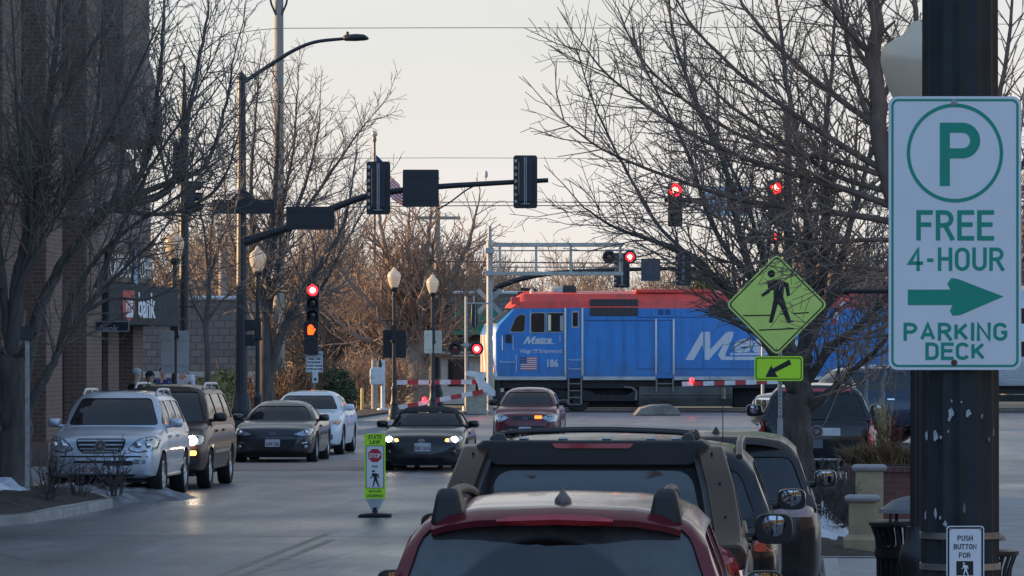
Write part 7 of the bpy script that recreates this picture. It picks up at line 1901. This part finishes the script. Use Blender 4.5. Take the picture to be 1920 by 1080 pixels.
for x, dz, ins in ((LX(958), -.30, 0.0), (LX(962), -.12, .0), (LX(976), .45, .0), (LX(985), .56, 0), (LX(1190), .57, 0), (LX(1191), .57, 0), (XR - .02, .66, 0)):
    z0 = LZ(578); k = (dz + .3) / .95
    prof = [(-.004, z0), (.02, z0 + .30 * k), (.30, z0 + .60 * k + .02), (.8, z0 + .70 * k + .02), (1.55, z0 + .74 * k + .02), (2.3, z0 + .70 * k + .02), (2.8, z0 + .60 * k + .02), (3.08, z0 + .30 * k), (3.104, z0)]
    off = -.25 if x < LX(970) else 0
    rings.append([(x + off * (1 - ((y - 1.55) / 1.55) ** 2), y, z) for y, z in prof] )
mb.loft(rings); mb.build('roof', m_lred, LO, ang=24)
mb = MB(); mb.bx(LX(1192), LX(1340), .25, 2.85, LZ(549), LZ(542)); mb.build('roof_hatch', m_lred, LO, bevel=.03)
# windshield: slanted panes on the nose
def nosept(y, f):  # f 0 bottom of the slanted part, 1 top
    n = nose(y); a = Vector((LX(936) + n * .97, y, LZ(610))); b = Vector((LX(966) + n * .35, y, LZ(577))); return a.lerp(b, f) + Vector((-.012, 0, .012))
for y0, y1 in ((.22, .75), (.85, 1.45), (1.65, 2.25), (2.35, 2.9)):
    mb = MB(); q = [nosept(y, f) for f in (.08, .92) for y in (y0, (y0 + y1) / 2, y1)]
    mb.add(q, [(0, 1, 4, 3), (1, 2, 5, 4)]); mb.build('windshield', m_darkglass, LO)
mb = MB(); q = [nosept(y, f) + Vector((-.006, 0, .006)) for f in (-.0, .07) for y in (.1, .3, .6, 1, 1.55, 2.1, 2.5, 3.0)]
mb.add(q, [(i, i + 1, i + 9, i + 8) for i in range(7)]); mb.build('wiper_panel', m_sill, LO)
# orange and white stripes on the nose front
def frontpt(y, z): return Vector((LX(930.5) + nose(y) - .012, y, z))
for k in range(9):
    y0 = .07 + k * .325; mb = MB(); vs = []
    for z, s in ((1.55, 0), (LZ(628), .22)):
        for w in (0, .08, .17): y = min(3.02, y0 + w + s); vs.append(frontpt(y, z))
    mb.add(vs, [(0, 1, 4, 3), (1, 2, 5, 4)]); mb.build('nose_stripe', pm('stripe_orange', (.62, .13, .04), .5) if k == 0 else bpy.data.materials['stripe_orange'], LO)
    mb = MB(); vs = []
    for z, s in ((1.55, 0), (LZ(628), .22)):
        for w in (.17, .25, .325): y = min(3.03, y0 + w + s); vs.append(frontpt(y, z))
    mb.add(vs, [(0, 1, 4, 3), (1, 2, 5, 4)]); mb.build('nose_stripe', m_letter, LO)
# side things, in the plane of the side: M maps (x, z, out) -> side
SM = Matrix(((1, 0, 0, 0), (0, 0, -1, 0), (0, 1, 0, 0), (0, 0, 0, 1)))
def side(pxpoly, mat, name, o0=.0, o1=.02, parent=None, r=.0, bevel=0):
    p = [(LX(x), LZ(y)) for x, y in pxpoly]
    if r: p = roundpoly(p, r)
    mb = MB(SM); mb.prism(p, o0, o1); return mb.build(name, mat, parent or LO, bevel=bevel)
def rect(x0, x1, y0, y1): return [(x0, y1), (x1, y1), (x1, y0), (x0, y0)]
m_gask = pm('window_gasket', (.33, .33, .32), .4, .4, var=.1)
for p, r in (([(956, 622), (983, 622), (985, 592), (978, 589), (968, 594)], .10), (rect(996, 1021, 587, 623), .09), (rect(1026, 1056, 587, 622), .05)):
    cx = sum(a for a, b in p) / len(p); cy = sum(b for a, b in p) / len(p)
    g = side([(cx + (a - cx) * 1.10, cy + (b - cy) * 1.08) for a, b in p], m_gask, 'side_window', .0, .015, None, r)
    side(p, m_darkglass, 'pane', .012, .022, g, r)
side(rect(1027.5, 1033, 590, 620), pm('sun_bar_glow', (.75, .55, .20), .4, var=.05, emit=(1, .62, .18), es=.6) if False else pm('sun_bar_paint', (.75, .66, .42), .4, var=.05), 'window_bar', .02, .03)  # yellow bar paints in sunlight seen through the cab's far window
side(rect(1050, 1056, 592, 620), m_gask, 'window_bar', .02, .03)
dr = side(rect(1064, 1091, 577, 688), m_blue, 'cab_door', .0, .018)
g = side(rect(1071.5, 1086, 583, 615), m_gask, 'door_window', .016, .026, dr); side(rect(1074, 1083.5, 586, 612), m_darkglass, 'pane', .024, .032, g)
for px, y0, y1 in ((1060, 578, 704), (1092, 578, 704), (1230, 599, 702), (1263, 599, 702)):
    mb = MB(); mb.tube([(LX(px), -.03, LZ(y0)), (LX(px), -.13, LZ(y0) - .1), (LX(px), -.13, LZ(y1) + .1), (LX(px), -.03, LZ(y1))], .035, 8); mb.build('handrail', m_rod, LO, ang=60)
for px, y0, y1 in ((942, 630, 658), (962, 630, 658), (994, 583, 627), (1050, 629, 643), (968, 666, 698)):
    mb = MB(); mb.tube([(LX(px), 0, LZ(y0)), (LX(px), -.07, LZ(y0) - .04), (LX(px), -.07, LZ(y1) + .04), (LX(px), 0, LZ(y1))], .014, 6); mb.build('grab_iron', m_letter, LO)
for py, x0, x1 in ((679, 939, 964), (675, 1067, 1089), (692, 1067, 1089)):
    mb = MB(); mb.tube([(LX(x0), 0, LZ(py) + .06), (LX(x0), -.08, LZ(py)), (LX(x1), -.08, LZ(py)), (LX(x1), 0, LZ(py) + .06)], .016, 6); mb.build('step', m_letter, LO)
side(rect(948, 959, 627, 643), m_black, 'side_lamp', .0, .05, None, .05)
for y0, y1 in ((561, 573.5), (577, 592.5)):
    g = side(rect(1106, 1196, y0, y1), m_black, 'grille', .0, .02); mb = MB(SM)
    for i in range(22):
        x = 1108 + i * 4.05; mb.bx(LX(x), LX(x) + .03, LZ(y1 - 1), LZ(y0 + 1), .02, .035)
    mb.build('louvre', pm('grille_metal%d' % int(y0), (.10, .08, .07), .6), g)
g = side(rect(1329, 1400, 572, 592), m_black, 'grille', .0, .02); mb = MB(SM)
for i in range(17): mb.bx(LX(1331 + i * 4.05), LX(1331 + i * 4.05) + .03, LZ(591), LZ(573), .02, .035)
mb.build('louvre', m_grime, g)
for px in (1123, 1148, 1172, 1195, 1320, 1376, 1440, 1500, 1560, 1620, 1680): 
    mb = MB(SM); mb.bx(LX(px) - .022, LX(px) + .022, LZ(694), LZ(604 if px > 1130 else 628), .0, .028); mb.build('panel_rib', m_blue, LO)
for p in (rect(1096, 1230, 600, 602), rect(1196, 1420, 594, 595.5), rect(1196, 1420, 691, 692.5), rect(1231, 1262, 600, 601.5), rect(990, 1060, 659, 660.2), rect(1010, 1011, 660, 700)):
    side(p, pm('seam_blue', (.02, .07, .2), .6, var=0) if 'seam_blue' not in bpy.data.materials else bpy.data.materials['seam_blue'], 'panel_seam', .0, .010)
side(rect(1236, 1258, 604, 700), m_blue, 'side_door', .0, .014)
for x0 in (1234, 1247): side(rect(x0, x0 + 10, 580, 590), bpy.data.materials['seam_blue'], 'vent', .0, .016)
for x0, x1 in ((917, 1062), (1093, 1229), (1264, 1330), (1331, 1742)): side(rect(x0, x1, 706, 712.5), m_sill, 'sill', .0, .04)
# lettering
def logo(cx0, py_top, py_base, px0, px1, under, name='logo', rows=True):
    h = LZ(py_top) - LZ(py_base); mb = MB(SM)
    x0 = LX(px0); mw = (LX(px1) - x0)
    # heavy slanted M, then e t r a on top of a double underline
    def sh(p): return [(x + .30 * (y - 0), y + LZ(py_base)) for x, y in p]
    w = mw * .34; s = .17 * w
    M_ = [(0, 0), (s * 1.25, 0), (s * 1.75 + .02 * w, h * .55), (w * .50, 0), (w * .60, 0), (w * .86, h * .62), (w * .80, h * .18), (w * .92, 0), (w * 1.0, 0), (w * 1.0, h * .02), (w * 1.0, h * .14), (w * .98, h * .22), (w * 1.06, h), (w * .84, h), (w * .56, h * .36), (w * .42, h), (w * .20, h)]
    mb.poly([(x0 + a, b) for a, b in sh(M_)], .012)
    mb.text('etra', h * .92, x0 + w * 1.12 + mw * .30, LZ(py_base) + h * .30, .012, shear=.30, bold=.035 * h, sx=mw * .62 / (h * .92 * 1.75))
    y = LZ(py_base)
    mb.poly([(x0 + w * 1.0, y), (x0 + mw * 1.12, y), (x0 + mw * 1.02, y + h * .12), (x0 + w * 1.02, y + h * .12)], .013)
    mb.poly([(x0 + w * 1.14, y + h * .17), (x0 + mw * .98, y + h * .17), (x0 + mw * .96, y + h * .25), (x0 + w * 1.16, y + h * .25)], .013)
    mb.build(name, m_letter, LO)
logo(0, 631, 645, 981, 1035, True); logo(0, 622, 675, 1285, 1500, True)
mb = MB(SM); mb.text('Village Of Streamwood', .215, LX(1014), LZ(661.5), .012, bold=.003, sx=.82); mb.build('lettering', m_letter, LO)
mb = MB(SM); mb.text('186', .40, LX(1035), LZ(687.5), .012, bold=.012, sx=.80); mb.build('lettering', m_letter, LO)
mb = MB(SM); fx0, fx1, fy0, fy1 = LX(976), LX(1006.5), LZ(694), LZ(669)
for k in range(13):
    z0 = fy0 + (fy1 - fy0) * k / 13; z1 = fy0 + (fy1 - fy0) * (k + 1) / 13; mb.poly([(fx0, z0), (fx1, z0), (fx1, z1), (fx0, z1)], .012, k % 2)
fl_ = mb.build('flag_decal', [pm('decal_red', (.45, .07, .06), .5), m_letter], LO)
mb = MB(SM); mb.poly([(fx0, fy0 + (fy1 - fy0) * 6 / 13), (fx0 + .25, fy0 + (fy1 - fy0) * 6 / 13), (fx0 + .25, fy1), (fx0, fy1)], .016)
mb.build('canton', pm('decal_blue', (.03, .04, .14), .5), fl_)
mb = MB(SM)
for i in range(5):
    for j in range(4): mb.poly([(x + fx0 + .03 + i * .047, y + fy1 - .04 - j * .07) for x, y in circ(.012, 5)], .019)
mb.build('stars', m_letter, fl_)
# roof gear: horn, dome fan, aerials
mb = MB(); z = LZ(551)
for i, l in enumerate((.5, .42, .36)): mb.tube([(LX(1000) + i * .1, 1.0 + i * .18, z + .16), (LX(1000) - l, 1.0 + i * .18, z + .20)], [.03, .075], 10)
mb.tube([(LX(1003), 1.2, z - .05), (LX(1003), 1.2, z + .2)], .03, 6); mb.build('horn', m_grime, LO)
mb = MB(); mb.lathe([(.07, 0), (.08, .12), (.03, .2), (0, .22)], 10, c=(LX(997), .5, z)); mb.build('roof_lamp', m_rod, LO)
mb = MB(); mb.loft([[(x, 1.1 + .45 * k * math.cos(a), z - .02 + .34 * k * max(0, math.sin(a))) for a in [math.pi * i / 10 for i in range(11)]] for x, k in ((LX(1029), .5), (LX(1032), .9), (LX(1037), 1), (LX(1056), 1))]); mb.build('fan_dome', pm('dome_grey', (.36, .34, .30), .5), LO, ang=50)
mb = MB(); mb.loft([[(x, 1.1 + .48 * k * math.cos(a), z - .02 + .38 * k * max(0, math.sin(a))) for a in [math.pi * i / 10 for i in range(11)]] for x, k in ((LX(1056), 1), (LX(1076), 1), (LX(1081), .8))]); mb.build('fan_housing', m_grime, LO, ang=50)
mb = MB(); mb.bx(LX(970), LX(1018), .9, 1.9, z - .03, z + .10); mb.build('roof_equipment', m_grime, LO, bevel=.03)
for px in (950, ): 
    mb = MB(); mb.bx(LX(958), LX(975), -.01, .05, LZ(571), LZ(557)); mb.build('number_board', m_lred, LO, bevel=.02)
# frame, steps, trucks, tank
mb = MB(); mb.bx(LX(935), XR, .25, 2.85, .92, 1.30); mb.build('frame', m_grime, LO)
mb = MB(); mb.bx(LX(917), LX(938), .1, 3.0, .28, 1.28); mb.build('pilot', m_grime, LO, bevel=.04)
mb = MB(); mb.tube([(LX(912) - .35, 1.55, .9), (LX(935), 1.55, .9)], .13, 8); mb.bx(LX(905) - .3, LX(910) - .2, 1.35, 1.75, .72, 1.08); mb.build('coupler', m_grime, LO, bevel=.02)
mb = MB(); mb.lathe([(.10, 0), (.12, .1), (.12, .5), (.08, .6)], 10, c=(LX(922), -.04, .85)); mb.build('marker', pm('brassy', (.5, .38, .16), .4, .4), LO)
for px0, px1 in ((1066, 1090), (1231, 1262)):
    mb = MB()
    for x in (LX(px0), LX(px1)): mb.bx(x - .03, x + .03, -.04, .04, .30 if px0 < 1100 else .78, 1.30)
    n = 4 if px0 < 1100 else 1
    for i in range(n): z_ = 1.1 - i * .27; mb.bx(LX(px0), LX(px1), -.06, .06, z_ - .02, z_ + .02)
    mb.build('steps', pm('step_steel%d' % px0, (.20, .18, .15), .6, .3), LO)
def truck(parent, xc, wb_=2.7, r=.5, mat=m_grime):
    mb = MB(); mb.loft([[(xc + x, y, z) for x, z in ((-wb_ / 2 - .75, .55), (-wb_ / 2 - .7, .82), (-.9, .84), (-.6, .66), (.6, .66), (.9, .84), (wb_ / 2 + .7, .82), (wb_ / 2 + .75, .55), (wb_ / 2 + .3, .42), (.7, .40), (-.7, .40), (-wb_ / 2 - .3, .42))] for y in (.28, .48)]); b = mb.build('truck', mat, parent, bevel=.03)
    for s in (-1, 1):
        mb = MB(Matrix.Translation((xc + s * wb_ / 2, .42, r)) @ FACE); mb.lathe([(r, -.35), (r, -.2), (r * .93, -.18), (r * .9, .0), (r * .3, .03), (.12, .2), (0, .2)], 28); mb.build('truck_wheel', m_grime, b)
        mb = MB(Matrix.Translation((xc + s * wb_ / 2, .28, r)) @ FACE); mb.prism(rrect(.34, .34, .05), 0, .14); mb.lathe([(.12, .14), (.1, .18), (0, .19)], 12); mb.build('axle_box', pm('axle_box_%d%d' % (int(xc * 10), s), (.055, .05, .045), .6), b, bevel=.02)
    mb = MB()
    for x in (-.35, .0, .35): mb.lathe([(.1, .42), (.1, .62)], 12, c=(xc + x, .30, 0))
    mb.build('spring', m_grime, b)
truck(LO, LX(1148)); truck(LO, LX(1610))
mb = MB(); mb.bx(LX(945), LX(1196), .75, 2.5, .16, .95); mb.bx(LX(1376), LX(1736), .75, 2.5, .16, .95); mb.bx(LX(960), LX(1060), .35, 2.7, .40, .95); mb.build('underframe', pm('underframe', (.018, .017, .016), .85, var=.3), LO, bevel=.04)
mb = MB(); mb.tube([(LX(1170), .3, .98), (LX(1186), .3, .95), (LX(1194), .3, .80), (LX(1193), .3, .45)], .06, 8); mb.build('brake_pipe', pm('pipe_grey', (.20, .19, .18), .5), LO, ang=60)
mb = MB(); mb.loft([[(x, y, z) for y, z in ((.12, 1.0), (.08, .55), (.25, .22), (2.85, .22), (3.02, .55), (2.98, 1.0))] for x in (LX(1198), LX(1374))]); mb.build('fuel_tank', pm('tank_grey', (.085, .075, .066), .6, var=.35, scale=1.5), LO, bevel=.03)
mb = MB(); mb.bx(LX(1200), LX(1372), .05, .075, .62, .66); mb.bx(LX(1238), LX(1262), .03, .075, .42, .50); mb.build('tank_trim', pm('tank_dark', (.03, .028, .026), .6), LO)
mb = MB(); mb.lathe([(.10, 0), (.1, .45)], 10, c=(LX(1357), .02, .5)); mb.build('air_pipe', pm('bronze_pipe', (.24, .19, .13), .5, .4), LO)
# coach behind it
CO = thing('passenger_coach', 'stainless steel passenger coach behind the locomotive, right of the fluted pole', 'railway coach', (WX(1760, YT), YT, 0))
mb = MB(); mb.loft([[(x, y, z) for y, z in ((.05, 1.0), (0, 1.3), (0, 4.2), (.3, 4.75), (1.55, 4.95), (2.8, 4.75), (3.1, 4.2), (3.1, 1.3), (3.05, 1.0))] for x in (0, 26)]); mb.build('body', pm('stainless', (.45, .45, .44), .35, .75, var=.2, scale=.6), CO, bevel=.03)
mb = MB()
for i in range(9): mb.bx(.02, 25.9, -.015, .0, 1.32 + i * .075, 1.36 + i * .075)
mb.build('fluting', pm('stainless_dark', (.30, .30, .29), .4, .7), CO)
for k in range(15):
    for z0 in (2.15, 3.45):
        mb = MB(); mb.bx(1.2 + k * 1.6, 2.3 + k * 1.6, -.012, .0, z0, z0 + .6); mb.build('window', m_darkglass, CO)
truck(CO, 3.0, 2.5, .46); truck(CO, 23, 2.5, .46)
mb = MB(); mb.bx(.2, 25.8, .4, 2.7, .7, 1.0); mb.build('frame', m_grime, CO)

# ---------------------------------------------------------------- people
def skin_mesh(pts, edges, root=0, sub=2):
    """a continuous surface grown over a skeleton: pts {name: (x, y, z, rx, ry)}"""
    names = list(pts); ix = {n: i for i, n in enumerate(names)}
    me = bpy.data.meshes.new('sk'); me.from_pydata([pts[n][:3] for n in names], [(ix[a], ix[b]) for a, b in edges], [])
    o = bpy.data.objects.new('sk', me); COL.objects.link(o)
    m = o.modifiers.new('s', 'SKIN'); m.use_smooth_shade = True
    for i, n in enumerate(names):
        sv = me.skin_vertices[0].data[i]; p = pts[n]; sv.radius = (p[3], p[4] if len(p) > 4 else p[3]); sv.use_root = (i == root)
    s = o.modifiers.new('d', 'SUBSURF'); s.levels = sub; s.render_levels = sub
    dg = bpy.context.evaluated_depsgraph_get(); r = bpy.data.meshes.new_from_object(o.evaluated_get(dg))
    bpy.data.objects.remove(o); bpy.data.meshes.remove(me); return r
def put(me, name, mat, parent):
    me.name = name; me.materials.clear(); me.materials.append(mat)
    for p in me.polygons: p.material_index = 0; p.use_smooth = True
    o = bpy.data.objects.new(name, me); COL.objects.link(o); o.parent = parent; return o
def person(label, loc, rz, h, coat, legs, hair, hair_len=.0, seated=False, scarf=None, plaid=None, step=.0):
    k = h / 1.75; t = thing('person', label, 'person', loc, rz)       # faces local +y
    hz = .92 if not seated else 0
    J = {'pelvis': (0, 0, hz, .15, .11), 'waist': (0, .0, hz + .18, .14, .10), 'chest': (0, 0, hz + .38, .165, .11), 'neckb': (0, -.01, hz + .53, .085, .07), 'neck': (0, .0, hz + .58, .055, .055), 'head0': (0, .02, hz + .64, .07, .08), 'head1': (0, .02, hz + .72, .078, .098), 'head2': (0, .01, hz + .80, .06, .075)}
    E_ = [('pelvis', 'waist'), ('waist', 'chest'), ('chest', 'neckb'), ('neckb', 'neck'), ('neck', 'head0'), ('head0', 'head1'), ('head1', 'head2')]
    arms = []
    for s, n in ((-1, 'l'), (1, 'r')):
        if seated: a = [(s * .20, .0, hz + .47), (s * .26, .16, hz + .27), (s * .17, .40, hz + .33), (s * .15, .46, hz + .36)]
        else: a = [(s * .20, -.01, hz + .47), (s * .255, -.03 + s * step * .3, hz + .18), (s * .26, .10 + s * step * .4, hz - .05), (s * .255, .14 + s * step * .45, hz - .12)]
        for nm, p, r in zip(('sh', 'el', 'wr', 'pa'), a, (.062, .048, .032, .038)): J[n + nm] = (*p, r, r if nm != 'pa' else .02)
        E_ += [('chest', n + 'sh'), (n + 'sh', n + 'el'), (n + 'el', n + 'wr'), (n + 'wr', n + 'pa')]
        w, pa = Vector(a[2]), Vector(a[3]); d = (pa - w).normalized(); sd = Vector((s, 0, 0)); dn = Vector((0, .35, -.35)) if not seated else Vector((0, -.1, -.4))
        for q, (off, l) in enumerate(((-.027, .075), (-.009, .085), (.009, .08), (.027, .062))):
            b = pa + Vector((off, 0, 0)) + d * .035; J['%sf%da' % (n, q)] = (*b, .0095); m_ = b + (d + dn * .25).normalized() * l * .5; J['%sf%db' % (n, q)] = (*m_, .009); e = m_ + (d + dn).normalized() * l * .5; J['%sf%dc' % (n, q)] = (*e, .0075)
            E_ += [(n + 'pa', '%sf%da' % (n, q)), ('%sf%da' % (n, q), '%sf%db' % (n, q)), ('%sf%db' % (n, q), '%sf%dc' % (n, q))]
        b = w.lerp(pa, .5) - sd * .04; J[n + 't0'] = (*b, .012); e = b - sd * .015 + d * .05; J[n + 't1'] = (*e, .009); E_ += [(n + 'wr', n + 't0'), (n + 't0', n + 't1')]
        if seated: l = [(s * .10, .02, hz), (s * .14, .42, hz + .04), (s * .14, .52, hz - .30), (s * .14, .62, hz - .33)]
        else: l = [(s * .09, 0, hz - .04), (s * .10, .02 + s * step * .5, hz - .46), (s * .10, -.03 + s * step, hz - .86), (s * .11, .11 + s * step, hz - .89)]
        for nm, p, r in zip(('hip', 'kn', 'an', 'to'), l, (.095, .062, .045, .04)): J[n + nm] = (*p, r)
        E_ += [('pelvis', n + 'hip'), (n + 'hip', n + 'kn'), (n + 'kn', n + 'an'), (n + 'an', n + 'to')]
    J = {a: tuple(v * k for v in b) for a, b in J.items()}
    put(skin_mesh(J, E_), 'body', m_skin, t)
    # coat and trousers
    C_ = {a: (*J[a][:3], J[a][3] * 1.14 + .012, J[a][4] * 1.14 + .016) for a in ('pelvis', 'waist', 'chest')}
    C_['nb'] = (*J['neckb'][:3], .085 * k, .075 * k); ce = [('pelvis', 'waist'), ('waist', 'chest'), ('chest', 'nb')]
    for n in 'lr':
        for q, r in (('sh', .078), ('el', .062), ('wr', .045)): C_[n + q] = (*J[n + q][:3], r * k)
        ce += [('chest', n + 'sh'), (n + 'sh', n + 'el'), (n + 'el', n + 'wr')]
        if not seated: C_[n + 'hem'] = (J[n + 'hip'][0] * 1.0, J[n + 'hip'][1], J[n + 'hip'][2] - .10 * k, .12 * k); ce += [('pelvis', n + 'hem')]
    put(skin_mesh(C_, ce), 'coat', coat, t)
    T_ = {'pelvis': (*J['pelvis'][:3], .14 * k, .11 * k)}; te = []
    for n in 'lr':
        for q, r in (('hip', .105), ('kn', .075), ('an', .062)): T_[n + q] = (*J[n + q][:3], r * k)
        te += [('pelvis', n + 'hip'), (n + 'hip', n + 'kn'), (n + 'kn', n + 'an')]
    put(skin_mesh(T_, te), 'trousers', legs, t)
    for n in 'lr':
        a, b = Vector(J[n + 'an'][:3]), Vector(J[n + 'to'][:3]); mb = MB(); mb.ball(tuple((a + b) / 2 + Vector((0, .01, -.02))), .1 * k, 10, sq=(.5, 1.35, .5)); mb.build('shoe', m_black, t, ang=80)
    # face and hair
    hc = Vector((0, .02, (hz + .735))) * k
    mb = MB(); mb.ball(tuple(hc + Vector((0, .100, -.012)) * k), .020 * k, 8, sq=(.8, .9, 1.3)); mb.build('nose', m_skin, t, ang=80)
    for s in (-1, 1):
        mb = MB(); mb.ball(tuple(hc + Vector((s * .032, .088, .015)) * k), .011 * k, 8, sq=(1.3, .7, .8)); mb.build('eye', m_black, t)
        mb = MB(); mb.ball(tuple(hc + Vector((s * .080, -.005, -.005)) * k), .028 * k, 8, sq=(.4, .7, 1.1)); mb.build('ear', m_skin, t, ang=80)
    mb = MB(); mb.ball(tuple(hc + Vector((0, .092, -.052)) * k), .022 * k, 8, sq=(1.1, .4, .3)); mb.build('mouth', pm('lips', (.35, .14, .12), .5) if 'lips' not in bpy.data.materials else bpy.data.materials['lips'], t)
    rng = random.Random(int(h * 100)); mb = MB(); n1, n2 = 10, 16; vs = []; fs = []
    for i in range(n1 + 1):
        th = R(118 + hair_len * 100) * i / n1
        for j in range(n2):
            a = 2 * math.pi * j / n2; front = max(0, math.sin(a)); thh = th * (1 - .45 * front ** 2) 
            rr = 1 + rng.uniform(-.03, .05)
            vs.append(hc + Vector((.088 * rr * math.sin(thh) * math.cos(a), -.008 + .106 * rr * math.sin(thh) * math.sin(a), .028 + .092 * rr * math.cos(thh))) * k)
    for i in range(n1):
        for j in range(n2): fs.append((i * n2 + j, i * n2 + (j + 1) % n2, (i + 1) * n2 + (j + 1) % n2, (i + 1) * n2 + j))
    mb.add(vs, fs); mb.build('hair', hair, t, ang=80)
    if scarf:
        mb = MB(); c0 = Vector(J['neck'][:3]) - Vector((0, 0, .03)); P = [c0 + Vector((.095 * math.cos(a), .085 * math.sin(a), .012 * math.sin(3 * a))) for a in [2 * math.pi * i / 14 for i in range(15)]]; mb.tube(P, .042, 8); mb.build('scarf', scarf, t, ang=80)
    return t
cl = lambda n, c: pm('cloth_' + n, c, .9, var=.25, scale=20)
def grd(px, Y): return (WX(px, Y), Y, .38)
person('grey haired person in a dark brown coat beside the bank door', (WX(255, 105), 105, .13), R(-60), 1.86, cl('brown', (.035, .026, .022)), cl('dark', (.02, .02, .022)), cl('grey_hair', (.36, .35, .34)), .1)
person('dark haired person with a bright green scarf next to the grey haired one', (WX(280, 106), 106, .13), R(-120), 1.79, cl('black', (.018, .02, .018)), cl('dark2', (.02, .02, .025)), cl('dark_hair', (.02, .016, .014)), .1, scarf=cl('green', (.20, .34, .03)))
def plaidm():
    m, t, b = nodes('plaid'); w = t.nodes.new('ShaderNodeTexChecker'); w.inputs['Scale'].default_value = 16; w.inputs['Color1'].default_value = (.02, .035, .14, 1); w.inputs['Color2'].default_value = (.05, .09, .26, 1)
    tc = t.nodes.new('ShaderNodeTexCoord'); t.links.new(tc.outputs['Object'], w.inputs['Vector']); t.links.new(w.outputs['Color'], b.inputs['Base Color']); b.inputs['Roughness'].default_value = .9; return m
person('shorter dark haired person in a blue plaid jacket near the lamp post', grd(306, 116), R(150), 1.60, plaidm(), cl('denim', (.03, .04, .07)), cl('dark_hair2', (.025, .018, .015)), .05)
person('person in a white coat right of the lamp post, head behind the sign', grd(344, 115), R(-20), 1.74, cl('white', (.55, .56, .60)), cl('dark3', (.03, .03, .035)), cl('brown_hair', (.06, .04, .03)), .1, step=.1)
def in_car(T, label, x, y, z, coat, hair, h=1.68):
    M = Matrix.Translation(T.location) @ Matrix.Rotation(T.rotation_euler.z, 4, 'Z'); p = M @ Vector((x, y, z))
    return person(label, tuple(p), T.rotation_euler.z, h, coat, cl('lap', (.02, .02, .025)), hair, 0, True)
in_car(ROAD_T, 'driver of the black roadster behind the windshield', -.37, -.42, .29, cl('driver', (.04, .04, .045)), cl('driver_hair', (.02, .015, .012)))
in_car(ROAD_T, 'passenger of the black roadster in a pale top', .37, -.42, .27, cl('pale_top', (.30, .29, .27)), cl('pass_hair', (.02, .016, .014)), 1.62)
in_car(MAR_T, 'driver of the maroon car, dark figure behind the windshield', -.36, -.1, .42, cl('driver2', (.03, .03, .035)), cl('driver2_hair', (.02, .015, .012)))
